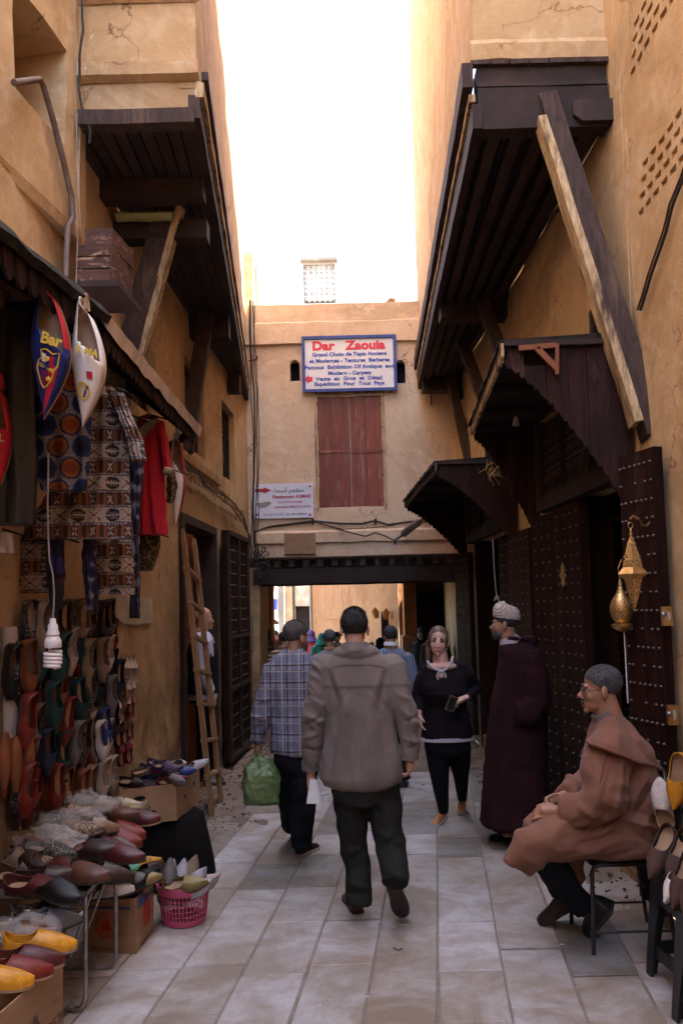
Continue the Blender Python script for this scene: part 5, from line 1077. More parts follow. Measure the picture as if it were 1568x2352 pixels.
    def hp(u, w):                              # u along the hood from chest to tip, w from the near hem over the back to the far hem
        i = min(5, int(u*6)); f = u*6-i; lo = [lerp(lowr[i][k], lowr[i+1][k], f) for k in range(3)]; hi = [lerp(topr[i][k], topr[i+1][k], f) for k in range(3)]
        s_ = abs(w*2-1); g_ = 1 if w < .5 else -1; q = (1-s_); e = q**.75; dy = lerp(lo[2], hi[2]*.2, q**1.3)
        p = Q(lerp(lo[0], hi[0], e), lerp(lo[1], hi[1], e), dy*g_); return p+V(0, -.015*g_, .010)+noise.noise_vector(p*9)*.012
    hd.grid(hp, 44, 40); me = hd.mesh('hood', 60); bm = bmesh.new(); bm.from_mesh(me); bmesh.ops.solidify(bm, geom=bm.faces[:], thickness=.018); bm.to_mesh(me); bm.free(); me.transform(Matrix.Translation(-origin(t)))
    put('hood', me, 'djellaba_camel', t)
    put('hood_hem', MB().tube([hp(k/22, 0) for k in range(23)], .011, 6), 'djellaba_camel', t, True)
    put('seam', MB().tube([Q(1389,1705,-.272), Q(1386,1740,-.31), Q(1378,1790,-.325), Q(1360,1830,-.315)], .004, 5), 'djellaba_camel', t, True)
    p = MB(); p.tube([Q(1240,1950,-.12), Q(1262,1985,-.10), Q(1300,2035,-.06), Q(1340,2085,-.02)], [.080,.075,.068,.062], 12); p.tube([Q(1250,1925,.16), Q(1262,1990,.19), Q(1285,2045,.24)], [.07,.07,.06], 12)
    blend('trousers', p, .012, 'trousers_navy', t, 3, folds(.006, 6, 8))
    shoe('boot', Q(1408,2085,-.02), gnd(1352,2146)+V(.0,.0,.0), t, 'leather_black', w=.06, h=.11, up=V(-.75,0,.65)); shoe('boot', Q(1325,2078,.26), V(Q(1266,2078).x, 4.56, .0), t, 'leather_black', w=.055, h=.09)
man_camel()

# ---- people farther off, full figures on the ground
def stander(label, px, ptop, Y, face, top, bottom='trousers_navy', skin='skin_tan', hair='hair_black', robe=False, hooded=None, s=1., vox=.013, group=None, sh=1., arms=(.0, .0), bald=False):
    top_ = at(px, ptop, Y); H = top_.z-dirtz(top_.x, Y) ; X = top_.x; g0 = 0
    t = thing('person', label, 'person', V(X, Y, 0), group); k = H/1.72
    Z = lambda x, y, z: V(X, Y, 0)+Matrix.Rotation(face, 3, 'Z') @ V(x*k*sh, y*k, z*k)
    b = MB(); hM = headM(Z(0,.01,1.595), face, 0, 0, .95*k); head_parts(b, hM)
    b.tube([Z(0,-.02,1.5), Z(0,0,1.2), Z(0,0,.9)], .07, 8)
    for q in (-1, 1):
        b.tube([Z(0,-.02,1.38), Z(q*.17,-.02,1.39), Z(q*.23,-.03,1.10), Z(q*.22,.06+arms[0],.87)], [.05,.045,.035,.026], 8); hand(b, Z(q*.22,.06+arms[0],.87), V(0,.1,-1), Matrix.Rotation(face, 3, 'Z') @ V(-q,0,0), .7, -q, k)
        b.tube([Z(q*.09,0,.9), Z(q*.09,.02,.48), Z(q*.09,0,.06)], .04, 8)
    body = blend('body', b, .008, skin, t, 1); face_parts(body, hM)
    if not bald: hair_cap(body, hM, hair, -.08, .04, .02)
    s_ = MB(); R_ = lambda z, w, d: [Z(w*math.cos(a), d*math.sin(a)-.01, z) for a in [q*math.pi/9 for q in range(18)]]
    prof = ((1.475,.07,.07),(1.445,.13,.09),(1.40,.185,.11),(1.30,.205,.13),(1.10,.19,.135),(.92,.20,.14),(.82,.21,.145)) if not robe else ((1.475,.08,.08),(1.445,.14,.10),(1.40,.19,.12),(1.2,.21,.15),(.9,.22,.17),(.5,.24,.19),(.12,.27,.21))
    s_.loft([R_(*p) for p in prof])
    for q in (-1, 1): s_.tube([Z(q*.165,-.015,1.39), Z(q*.225,-.03,1.12), Z(q*.222,.05+arms[0],.90)], [.072,.062,.048], 10)
    blend('robe' if robe else 'shirt', s_, vox, top, t, 3, folds(.008, 7, 2.5, px))
    if hooded:
        h = MB(); h.ell(Z(0,-.015,1.61), (.105*k,.12*k,.13*k), 12, 10); h.tube([Z(0,-.02,1.55), Z(0,-.04,1.42)], [.09,.14], 12)
        o = blend('hood', h, .012, hooded, t, 2); bm = bmesh.new(); bm.from_mesh(o.data); inv = hM.inverted(); l = origin(t)
        bmesh.ops.delete(bm, geom=[v for v in bm.verts if (lambda c: c.y > .055 and abs(c.x) < .065 and -.12 < c.z < .08)(inv @ (v.co+l))], context='VERTS'); bm.to_mesh(o.data); bm.free()
    if not robe:
        p = MB(); p.loft([R_(z, w, d) for z, w, d in ((.92,.17,.12),(.84,.175,.125),(.78,.13,.11))])
        for q in (-1, 1): p.tube([Z(q*.09,0,.84), Z(q*.095,.02,.48), Z(q*.095,0,.08)], [.095,.075,.06], 10)
        blend('trousers', p, .015, bottom, t, 2, folds(.006, 6, 6))
    for q in (-1, 1): shoe('shoe', Z(q*.09,-.06,0), Z(q*.11,.19,0), t, 'leather_black', h=.07)
    return t
bt = stander('bald man in dark waistcoat and striped blue shirt standing inside the left doorway', 465, 1392, 8.35, R(-75), 'shirt_stripe', 'trousers_navy', 'skin', bald=True, sh=1.0, vox=.012)
l = origin(bt); vs = MB(); vs.loft([[V(l.x+w*.9*math.sin(a)*.78, 8.35-w*math.cos(a), z) for a in [q*math.pi/9 for q in range(18)]] for z, w in ((.90,.225),(1.1,.215),(1.3,.222),(1.40,.19))]); put('waistcoat', vs, 'vest_black', bt, True)
stander('grey haired man in grey blue shirt walking away between the two nearest men', 756, 1444, 8.6, R(5), 'shirt_greyblue', hair='hair_grey')
sw = stander('man in ribbed blue grey sweater and white collar walking away towards the passage', 896, 1438, 8.0, 0, 'sweater_rib', hair='hair_black'); l = origin(sw)
put('shirt_collar', MB().tube([at(896,1474,7.97), at(896,1482,7.97)], [.058,.066], 14), 'white_cloth', sw, True)
stander('person in brown and cream striped hooded top just inside the passage', 650, 1452, 10.6, R(20), 'hood_stripe', hair='hair_black', hooded=None)
stander('person in long brown robe leaning by the left jamb of the passage', 613, 1446, 12.4, R(-60), 'brown_robe', robe=True, hooded='brown_robe')
stander('woman in pink coat and purple headscarf walking beyond the passage', 714, 1448, 15.5, R(10), 'pink_cloth', robe=False, hooded='purple_cloth')
stander('person in dark green hooded robe beyond the passage', 738, 1456, 14.6, R(5), 'green_cloth', robe=True, hooded='green_cloth')
stander('woman in tan top facing this way beside the grey haired man', 773, 1452, 12.6, R(185), 'tan_cloth', skin='skin', robe=True)
stander('person in black hooded robe beside the orange wall', 872, 1466, 12.8, R(0), 'black_cloth', robe=True, hooded='black_cloth')
stander('person in ochre robe in front of the brown cabinet', 851, 1472, 14.0, R(180), 'tan_cloth', robe=True, hooded='tan_cloth')
stander('person in black robe with pale edge standing in the dark side doorway', 968, 1442, 12.9, R(140), 'black_cloth', robe=True, hooded='black_cloth')
stander('dark clothed person behind the woman in black', 998, 1436, 12.2, R(170), 'brown_robe', robe=False)
stander('dark haired person in black jacket at the far left end of the passage', 633, 1446, 17.0, R(0), 'vest_black')
# ================================================================== LEFT: STALL, GARMENTS, SLIPPERS, LADDER
def stalk(px, py, x): return onx(px, py, (x, 0), (x, 10))
lx = lambda y: -1.19+(y-2.85)*.135 if y < 3.6 else -1.085+.006*(y-3.6)
def awning(label, y0, y1, zedge, zwall, top_m, x_fn, cover=.05):
    a = thing('stall_awning', label, 'awning', (LX(y0)+.2, (y0+y1)/2, zedge-.2), 'stall awnings')
    n = max(4, int((y1-y0)/.14))
    for i in range(n):
        ya, yb = lerp(y0, y1, i/n)+.003, lerp(y0, y1, (i+1)/n)-.003
        put('roof_board', MB().hexa([V(x, y, z+dz) for dz in (0, .02) for x, y, z in ((LX(ya)-.02, ya, zwall), (x_fn(ya), ya, zedge), (x_fn(yb), yb, zedge), (LX(yb)-.02, yb, zwall))]), 'canopy_red', a)
    sw = .085; k = int((y1-y0)/sw); g = MB()
    for i in range(k):                           # scalloped valance: one rounded tongue after another
        ya = y0+i*sw; pts = [V(x_fn(ya+sw*.5)+.012, ya+sw/2-sw/2*math.cos(q*math.pi/6), zedge-.05-.07*math.sin(q*math.pi/6)) for q in range(7)]
        pts += [V(pts[0].x, ya+sw, zedge+.0), V(pts[0].x, ya, zedge+.0)]
        put('valance_tongue', MB().prism(pts, (.012+rnd(0,.004), 0, 0)), 'canopy_red', a)
    put('cover', MB().loft([[V(x, y, z)+noise.noise_vector(V(x*6, y*7, z*2))*(.018 if cover > .03 else .008) for x, z in ((LX(y), zwall+.03), (x_fn(y)+.0, zedge+.03), (x_fn(y)+.045, zedge-(.012 if cover > .03 else .045+.02*noise.noise(V(y*5,0,0)))), (x_fn(y)+.062, zedge+.022), (x_fn(y)+.01, zedge+.03+cover), (LX(y), zwall+.03+cover))] for y in [lerp(y0-.03, y1+.03, i/40) for i in range(41)]]), top_m, a, 40)
    for y in (y0+.1, (y0+y1)/2, y1-.08): put('rafter', MB().beam((LX(y), y, zwall-.03), (x_fn(y)-.02, y, zedge-.03), .045, .05), 'canopy_dark', a)
    return a
awning('near tarred black stall awning with scalloped valance above the big novelty slippers', 1.2, 3.62, 3.06, 3.45, 'tar', lx)
a2 = awning('metal sheet covered stall awning with scalloped valance above the red shirt', 3.68, 5.95, 3.06, 3.42, 'sheet_metal', lx, .02)
put('strut', MB().beam((LX(5.9), 5.9, 2.75), (-1.1, 5.9, 3.02), .04, .05), 'canopy_red', a2)
bx = thing('meter_box', 'old wooden box with flaking brown paint fixed on the wall above the awning', 'wooden box', V(-1.38, 4.8, 3.3))
a, b = at(182, 572, 4.55), at(262, 655, 4.55); put('box_body', MB().hexa([V(x, y, z) for z in (b.z, a.z+.0) for x, y in ((a.x, 4.5), (b.x, 4.5), (b.x+.03, 4.85), (a.x, 4.85))]), 'wood_chipped', bx)
put('lid', MB().hexa([V(x, y, z) for z in (a.z+.002, a.z+.11) for x, y in ((a.x+.04, 4.53), (b.x-.0, 4.53), (b.x+.04, 4.86), (a.x, 4.86))]), 'wood_chipped', bx)
put('base_board', MB().hexa([V(x, y, z) for z in (b.z-.035, b.z-.002) for x, y in ((a.x-.01, 4.47), (b.x+.05, 4.47), (b.x+.07, 4.9), (a.x, 4.9))]), 'wood_dark', bx)
for i in range(3): z = lerp(b.z, a.z, (i+.5)/3); put('board', MB().box(((a.x+b.x)/2, 4.493, z), (b.x-a.x-.01, .012, (a.z-b.z)/3-.008)), 'wood_chipped', bx)
# ladder
ld = thing('ladder', 'paint spattered wooden ladder leaning in front of the open left doorway', 'ladder', (-1.09, 7.1, 0))
r1 = (at(420, 1215, 6.95), gnd(487, 1873, .0)); r2 = (at(446, 1236, 7.4), gnd(508, 1843, .0))
for a, b in (r1, r2): put('rail', MB().loft([[ (lerp(a, b, t))+V(x, y, 0) for x, y in ((-.018*k, -.045*k), (.018*k, -.045*k), (.018*k, .045*k), (-.018*k, .045*k))] for t, k in ((0,.5),(.03,.9),(.1,1),(.5,1.03),(.9,1),(1,.9))]), 'wood_ladder', ld)
for py in (1308, 1387, 1466, 1545, 1624, 1709, 1790):
    f = (py-1215)/(1873-1215)*.985; a = lerp(r1[0], r1[1], f); b = lerp(r2[0], r2[1], f+.02); d = (b-a).normalized()*.05; put('rung', MB().beam(a-d, b+d, .05, .028, wob=.001), 'wood_ladder', ld)
# ---- slippers
def slipper_mesh(name, ln=.25, w=.042, point=1., open_=.62, h=.052, heel=True, wedge=.012, curl=0.):
    st = [0,.02,.045,.08,.12,.16,.2,.25,.3,.35,.4,.44,.48,.52,.56,.6,.64,.68,.72,.77,.82,.87,.91,.95,.975,.99,1.0]
    def wd(t):
        base = .78+.22*math.sin(min(1, t/.72)*math.pi/2) if t < .72 else 1.0
        if t < .12: base *= math.sqrt(max(0, 1-((.12-t)/.12)**2))*.94+.06
        if t > .66: q = (t-.66)/.34; base *= max(.04, (1-q**(2.6-1.2*point))**(.55+.45*point))
        if .25 < t < .5: base *= 1-.10*math.sin((t-.25)/.25*math.pi)
        return w*base
    def hh(t): 
        q = h*(1 if t < .5 else 1-.58*((t-.5)/.5)**1.3); return q if heel or t > .25 else .012
    mb = MB(); nc = 9; st = sorted(set(st+[open_*.04, open_*.98, open_*1.02, open_*1.0, open_*.9]))
    cc_, rr_ = open_*.52, open_*.50; dp = .74
    for sgn in (-1, 1):
        o = len(mb.v)
        for t in st:
            x = abs(t-cc_)/rr_; th = math.pi/2*(1-dp*(1-x**2.8)**.5) if x < 1 else math.pi/2
            for j in range(nc+1):
                a = th*j/nc; z = hh(t)*math.sin(a)**.75 if a > 0 else 0
                mb.v.append(V(sgn*wd(t)*abs(math.cos(a))**.8, t*ln, wedge*(1-t)*1.4+.010+z+curl*max(0, t-.8)**2*ln*6))
        for i in range(len(st)-1):
            for j in range(nc): mb.f.append((o+i*(nc+1)+j, o+i*(nc+1)+j+1, o+(i+1)*(nc+1)+j+1, o+(i+1)*(nc+1)+j)); mb.mi.append(0)
    bm = bmesh.new(); me = bpy.data.meshes.new('t'); me.from_pydata([tuple(p) for p in mb.v], [], mb.f); bm.from_mesh(me)
    bmesh.ops.remove_doubles(bm, verts=bm.verts[:], dist=1e-5); bmesh.ops.recalc_face_normals(bm, faces=bm.faces[:]); bmesh.ops.solidify(bm, geom=bm.faces[:], thickness=-.0035)
    n0 = len(bm.faces)
    def addpoly(z0, z1, k, mi):
        ring = [V(sgn*wd(t)*k, t*ln*(1 if k <= 1 else 1)+(.0 if k <= 1 else (.004 if t > .5 else -.004)), wedge*(1-t)*1.4+curl*max(0, t-.8)**2*ln*6) for sgn, ts in ((-1, st), (1, st[::-1])) for t in ts]
        lo = [bm.verts.new(p+V(0,0,z0)) for p in ring]; hi = [bm.verts.new(p+V(0,0,z1)) for p in ring]; n = len(ring)
        fs = [bm.faces.new(hi)]+[bm.faces.new((lo[i], lo[(i+1) % n], hi[(i+1) % n], hi[i])) for i in range(n)]+[bm.faces.new(lo[::-1])]
        for f in fs: f.material_index = mi
    addpoly(0, .009, 1.06, 2); addpoly(.0095, .013, .93, 1)
    bmesh.ops.recalc_face_normals(bm, faces=bm.faces[n0:] if False else bm.faces[:]); bm.to_mesh(me); bm.free(); me.name = name
    me.polygons.foreach_set('use_smooth', [True]*len(me.polygons)); me.set_sharp_from_angle(angle=R(50))
    for m_ in ('leather_brown', 'insole', 'sole_dark'): me.materials.append(MAT[m_])
    return me
mat('insole', (.36,.24,.15), (.28,.17,.10), 10, .7, bmp=.1); mat('insole_dark', (.12,.07,.045), (.09,.05,.03), 10, .7, bmp=.1)
SLC = {}
def shoe_mat(name, c, rough=.5, **k):
    if name not in ('white', 'silver', 'yellow', 'cream'): c = tuple(x*.62 for x in c)
    mat('sl_'+name, c, tuple(x*.6 for x in c), 14, rough, bmp=.3, bscale=55, stain=tuple(x*1.7+.01 for x in c), sscale=22, sa=.58, sb=.8, **k)
for nm, c, r_ in (('teal', (.010,.055,.050), .6), ('black', (.012,.010,.011), .45), ('navy', (.02,.025,.06), .5), ('cream', (.42,.33,.27), .5), ('white', (.62,.56,.54), .45), ('red', (.27,.025,.016), .45), ('orange', (.26,.065,.018), .5),
                 ('dark brown', (.055,.025,.018), .4), ('brown', (.16,.06,.035), .4), ('beige', (.38,.26,.18), .6), ('grey', (.22,.20,.20), .5), ('blue', (.035,.06,.28), .5), ('magenta', (.28,.015,.08), .5), ('yellow', (.62,.27,.02), .35),
                 ('maroon', (.13,.02,.02), .4), ('silver', (.40,.38,.42), .35), ('gold', (.38,.27,.09), .4), ('tan', (.40,.24,.14), .55), ('canvas', (.13,.07,.055), .8), ('green', (.02,.16,.10), .35)): shoe_mat(nm, c, r_)
mat('sl_checked', (.5,.5,.5)); nt = MAT['sl_checked'].node_tree; tc = N(nt, 'ShaderNodeTexCoord'); ck = N(nt, 'ShaderNodeTexChecker'); ck.inputs['Scale'].default_value = 140; ck.inputs[1].default_value = (.6,.6,.6,1); ck.inputs[2].default_value = (.01,.01,.01,1); nt.links.new(tc.outputs['Object'], ck.inputs[0]); nt.links.new(ck.outputs[0], nt.nodes['Principled BSDF'].inputs['Base Color'])
mat('sl_floral', (.03,.035,.09), (.02,.02,.06), 9, .5, stain=(.45,.12,.10), sscale=60, sa=.56, sb=.60); mat('sl_sequin', (.05,.45,.28), (.25,.65,.5), 160, .25, metal=.6, bmp=1., bscale=200, a=.45, b=.5)
mat('sl_embroidered', (.012,.010,.011), (.012,.010,.011), 9, .5, stain=(.30,.24,.18), sscale=110, sa=.55, sb=.58); mat('sl_ornate', (.09,.06,.05), (.06,.04,.035), 9, .6, stain=(.32,.22,.14), sscale=75, sa=.50, sb=.54)
FLAT = slipper_mesh('ballet_slipper'); BAB = slipper_mesh('babouche', .27, .046, 1., .50, .056); PTD = slipper_mesh('pointed_slipper', .26, .044, 1.6, .52, .05, True, .01, .5); MULE = slipper_mesh('mule', .26, .047, .6, .46, .055, False)
CHUNK = slipper_mesh('leather_slipper', .28, .05, .35, .45, .065, True, .015)
def place_slipper(me, p, toe, up, colr, label, group, name='slipper', s=1., ins=None, sole=None):
    o = bpy.data.objects.new(name, me); COL.objects.link(o); y = Vector(toe).normalized(); z = Vector(up); z = (z-y*z.dot(y)).normalized(); x = y.cross(z)
    o.matrix_world = Matrix.Translation(Vector(p)) @ Matrix((x, y, z)).transposed().to_4x4() @ Matrix.Diagonal((s, s, s, 1))
    for i, m_ in enumerate(('sl_'+colr, ins, sole)):
        if m_: o.material_slots[i].link = 'OBJECT'; o.material_slots[i].material = MAT[m_]
    return tag(o, label, 'slipper', group)
# hung on the wall: (px, py of the heel, colour, mesh, lean); rows from the top, each row from the passage side backwards
ORD = ['first','second','third','fourth','fifth','sixth','seventh','eighth','ninth','tenth','eleventh','twelfth','thirteenth','fourteenth','fifteenth','sixteenth']
rows = [
 ('top row', [(240,1378,'embroidered'),(225,1380,'dark brown'),(211,1380,'black'),(197,1378,'brown'),(183,1378,'beige'),(168,1378,'black'),(152,1377,'beige'),(136,1380,'dark brown'),(118,1382,'black'),(102,1382,'grey'),(86,1381,'beige'),(72,1381,'cream'),(57,1380,'embroidered')]),
 ('second row', [(240,1458,'white'),(222,1466,'beige'),(211,1466,'black'),(200,1466,'dark brown'),(190,1468,'beige'),(178,1444,'teal'),(150,1444,'cream'),(128,1452,'teal'),(108,1452,'teal'),(80,1448,'teal'),(52,1470,'orange'),(36,1472,'embroidered'),(16,1478,'black')]),
 ('third row', [(262,1515,'navy'),(244,1552,'grey'),(228,1554,'grey'),(216,1528,'navy'),(192,1530,'embroidered'),(168,1520,'red'),(150,1556,'dark brown'),(130,1520,'orange'),(76,1550,'orange'),(60,1560,'red')]),
 ('fourth row', [(250,1612,'navy'),(226,1625,'blue'),(210,1632,'white'),(164,1558,'teal'),(146,1600,'red'),(132,1600,'red'),(116,1612,'red'),(108,1565,'teal'),(92,1612,'red'),(72,1615,'beige'),(52,1590,'red')]),
 ('fifth row', [(236,1650,'white'),(220,1655,'white'),(206,1660,'cream'),(184,1650,'embroidered'),(166,1655,'grey'),(152,1652,'dark brown'),(130,1680,'teal'),(96,1668,'navy'),(70,1690,'red')]),
 ('bottom row', [(244,1736,'cream'),(228,1741,'cream'),(212,1748,'cream'),(196,1756,'tan'),(178,1765,'orange'),(160,1748,'orange'),(140,1765,'orange'),(118,1752,'red'),(98,1748,'orange'),(74,1745,'red'),(50,1752,'red'),(28,1748,'embroidered')])]
for rn, row in rows:
    for i, (px, py, colr) in enumerate(row):
        off = .055+.05*(i % 3 == 1)+.03*(colr == 'teal')
        y_ = onx(px, py, (LX(0)+off, 0), (LX(10)+off, 10)); lean = rnd(-.16, .10)
        place_slipper(BAB if colr in ('navy','teal','blue') and i % 2 else FLAT, y_, V(rnd(-.05,.10), lean, -1), V(1, rnd(-.45, .05), .05), colr, f'{colr} slipper hanging on the wall, {ORD[i]} from the doorway side in the {rn}', 'slippers hung on the stall wall', s=rnd(.93, 1.07), ins='insole' if random.random() < .6 else 'insole_dark')
rd = random.Random(11)
for rn, row in rows:
    k_ = 0
    for i, (px, py, colr) in enumerate(row):
        if rd.random() < .72:
            y_ = onx(px+rd.uniform(3, 10), py+rd.uniform(22, 44), (LX(0)+.03, 0), (LX(10)+.03, 10)); c_ = rd.choice(('dark brown','black','embroidered','beige','maroon','brown','grey','red'))
            place_slipper(FLAT, y_, V(rd.uniform(-.05,.05), rd.uniform(-.12,.12), -1), V(1, rd.uniform(-.4, 0), .05), c_, f'{c_} slipper half hidden beneath the {rn}, {ORD[k_]} such from the doorway side', 'slippers tucked beneath the rows', s=rd.uniform(.9, 1.02), ins='insole_dark'); k_ += 1
small = [(277,1508,'white','white pair with beads'),(286,1510,'white',''),(294,1510,'white',''),(302,1510,'white',''),(286,1558,'white',''),(297,1555,'white',''),(274,1552,'orange',''),(294,1590,'red',''),(264,1600,'white',''),(275,1600,'brown',''),(280,1650,'brown',''),(292,1640,'brown',''),(266,1655,'dark brown',''),(272,1700,'magenta',''),(290,1695,'magenta','')]
for i, (px, py, colr, _) in enumerate(small):
    p = onx(px, py, (LX(0)+.05, 0), (LX(10)+.05, 10)); place_slipper(PTD, p-V(0,0,.17), V(.0,.03,1), V(.9,-.5,0), colr, f'small {colr} slipper with toe up, {ORD[i]} of its column counting down', 'small slippers hung toe up', s=.70)
# big novelty slippers under the near awning
mat('kit_blue', (.015,.03,.20), (.012,.022,.15), 8, .4, bmp=.1); mat('kit_red', (.50,.015,.04), (.42,.012,.03), 8, .4, bmp=.1); mat('kit_yellow', (.75,.52,.06), (.6,.4,.05), 8, .5, bmp=.1); mat('kit_white', (.78,.72,.68), (.7,.64,.6), 8, .4, bmp=.1); mat('kit_orange', (.75,.30,.03), (.65,.24,.03), 8, .5, bmp=.1)
def big_slipper(label, pts_top, Y, colf, text_, crest, insm='insole', bulge=0, nm='novelty_slipper'):
    """huge display slipper hung by the heel: outline in working pixels; a front shell with an opening at the heel"""
    heel, toe, wl, wr, op = pts_top; t = thing(nm, label, 'novelty slipper', at(toe[0], toe[1], Y), 'big novelty slippers')
    st = 22; rows_ = []
    for i in range(st+1):
        v = i/st; c = (lerp(heel[0], toe[0], v), lerp(heel[1], toe[1], v)); 
        k = (.34+.66*math.sin(max(0, v-.02)/.5*math.pi/2)) if v < .52 else max(.02, 1-((v-.52)/.48)**1.5)
        if v < .06: k *= math.sqrt(max(.02, v/.06))
        rows_.append(((c[0]+bulge*math.sin(math.pi*min(1, v*.9)), c[1]), k))
    def P(v, u, d):                               # u -1..1 across, d out of the sole towards the camera
        i = v*st; a = int(min(st-1, i)); f = i-a; c = (lerp(rows_[a][0][0], rows_[a+1][0][0], f), lerp(rows_[a][0][1], rows_[a+1][0][1], f)); k = lerp(rows_[a][1], rows_[a+1][1], f)
        return at(c[0]+(wl if u < 0 else wr)*u*k, c[1]+u*(wr*.35), Y)-V(0, d, 0)
    s = MB(); s.loft([[P(v, u, d) for u, d in ((-1,0),(0,-.005),(1,0),(1,.014),(0,.012),(-1,.014))] for v in [i/st for i in range(st+1)]]); put('sole', s, 'insole', t, 40)
    g = MB(); nu = 14; nv = 40; idx = {}
    for j in range(nv+1):
        for i in range(nu+1):
            v = j/nv; u = -1+2*i/nu; hgt = .085*(1 if v < .5 else max(.0, 1-(v-.5)/.5)**.7); idx[j, i] = len(g.v)
            g.v.append(P(v, u, .014+hgt*math.sqrt(max(0, 1-u*u))**.9))
    for j in range(nv):
        for i in range(nu):
            v = (j+.5)/nv; u = -1+2*(i+.5)/nu
            if .05 < v < op+.10*u and abs(u-.22) < .60: continue
            g.f.append((idx[j,i], idx[j,i+1], idx[j+1,i+1], idx[j+1,i])); g.mi.append(colf(v, u))
    me = g.mesh('upper', True); bm = bmesh.new(); bm.from_mesh(me); bmesh.ops.solidify(bm, geom=bm.faces[:], thickness=.004); bm.to_mesh(me); bm.free(); me.transform(Matrix.Translation(-origin(t)))
    put('upper', me, crest[0], t)
    put('hanging_loop', MB().tube([P(.02, .1, .02), P(-.0, .1, .02)+V(0,0,.03), P(0,.1,.02)+V(0,0,.055), P(0,.25,.0)+V(0,0,.03), P(.02,.3,.0)], [(.012,.004)]*5, 6), crest[1], t)
    return t, P
t1, P1 = big_slipper('big blue and red display slipper with yellow crest hanging from the near awning', ((118,668),(98,948),42,46,.42), 3.22, lambda v, u: 1 if (u > .1 and v < .45) or (v > .62 and .25 < u < .75) else 0, '', (('kit_blue','kit_red'), 'kit_red'), bulge=12)
def decal_pts(P, pts, d): return [P(v, u, d+.085*(1 if v < .5 else max(0, 1-(v-.5)/.5)**.7)*math.sqrt(max(0, 1-u*u))**.9+.016) for v, u in pts]
def strip(name, P, pts, r, m, par): return put(name, MB().tube(decal_pts(P, pts, .002), r, 5), m, par)
text('lettering', 'Bar', decal_pts(P1, [(.49,.42)], .02)[0], (1,-.05,-.32), (.2,0,1), .062, 'kit_yellow', t1, .002, .002)
strip('crest_outline', P1, [(.55,-.10),(.53,.15),(.55,.45),(.52,.72),(.62,.70),(.66,.60),(.74,.55),(.80,.30),(.82,.12),(.79,-.20),(.70,-.42),(.64,-.30),(.60,-.05),(.55,-.10)], .0032, 'kit_yellow', t1)
put('crest_band', MB().add(decal_pts(P1, [(.645,-.25),(.655,.62),(.685,.55),(.675,-.32)], .003), [(0,1,2,3)]), 'kit_yellow', t1); text('lettering', 'FCB', decal_pts(P1, [(.672,.12)], .012)[0], (1,-.0,-.3), (.2,0,1), .024, 'kit_blue', t1, .001)
for i, u in enumerate((-.05, .14)): put('crest_stripe', MB().add(decal_pts(P1, [(.69,u),(.69,u+.09),(.80,u+.06),(.79,u)], .003), [(0,1,2,3)]), 'kit_red', t1)
put('crest_ball', MB().ell(decal_pts(P1, [(.74,.38)], .004)[0], (.010,.004,.010), 10, 6), 'kit_yellow', t1); put('crest_ball', MB().ell(decal_pts(P1, [(.60,.22)], .004)[0], (.011,.004,.011), 10, 6), 'kit_yellow', t1)
put('crest_panel', MB().add(decal_pts(P1, [(.565,-.02),(.57,.16),(.63,.16),(.63,-.06)], .003), [(0,1,2,3)]), 'kit_white', t1); put('crest_panel', MB().add(decal_pts(P1, [(.57,.36),(.565,.55),(.63,.50),(.635,.33)], .003), [(0,1,2,3)]), 'kit_red', t1)
t2, P2 = big_slipper('big white display slipper with round crest hanging beside the blue one', ((199,706),(186,968),36,40,.40), 3.42, lambda v, u: 0, '', (('kit_white','kit_white'), 'insole'), bulge=14)
text('lettering', 'R MA', decal_pts(P2, [(.47,.30)], .02)[0], (1,-.05,-.32), (.2,0,1), .042, 'kit_yellow', t2, .002, .001)
strip('crest_ring', P2, [(.76+.065*math.cos(a), .10+.50*math.sin(a)) for a in [k*.483 for k in range(14)]], .0032, 'kit_yellow', t2); strip('crest_ring', P2, [(.76+.040*math.cos(a), .10+.28*math.sin(a)) for a in [k*.483 for k in range(14)]], .0022, 'kit_yellow', t2)
put('crest_band', MB().add(decal_pts(P2, [(.71,.30),(.70,.48),(.81,.30),(.81,.12)], .004), [(0,1,2,3)]), 'kit_blue', t2); put('crest_crown', MB().add(decal_pts(P2, [(.60,.22),(.585,.55),(.64,.60),(.655,.30)], .004), [(0,1,2,3)]), 'kit_red', t2)
t3, P3 = big_slipper('big orange and red display slipper at the left edge beside the black jacket', ((4,890),(4,1105),22,28,.38), 3.55, lambda v, u: 1 if u > .1 else 0, '', (('kit_orange','kit_red'), 'kit_red'))
text('lettering', 'AL', decal_pts(P3, [(.60,.50)], .02)[0], (1,0,-.1), (0,0,1), .05, 'kit_white', t3, .002)
t4, P4 = big_slipper('big white display slipper with red edge hanging behind the red shirt', ((408,1000),(404,1205),16,22,.34), 5.75, lambda v, u: 1 if u > .82 else 0, '', (('kit_white','kit_red'), 'kit_white'))
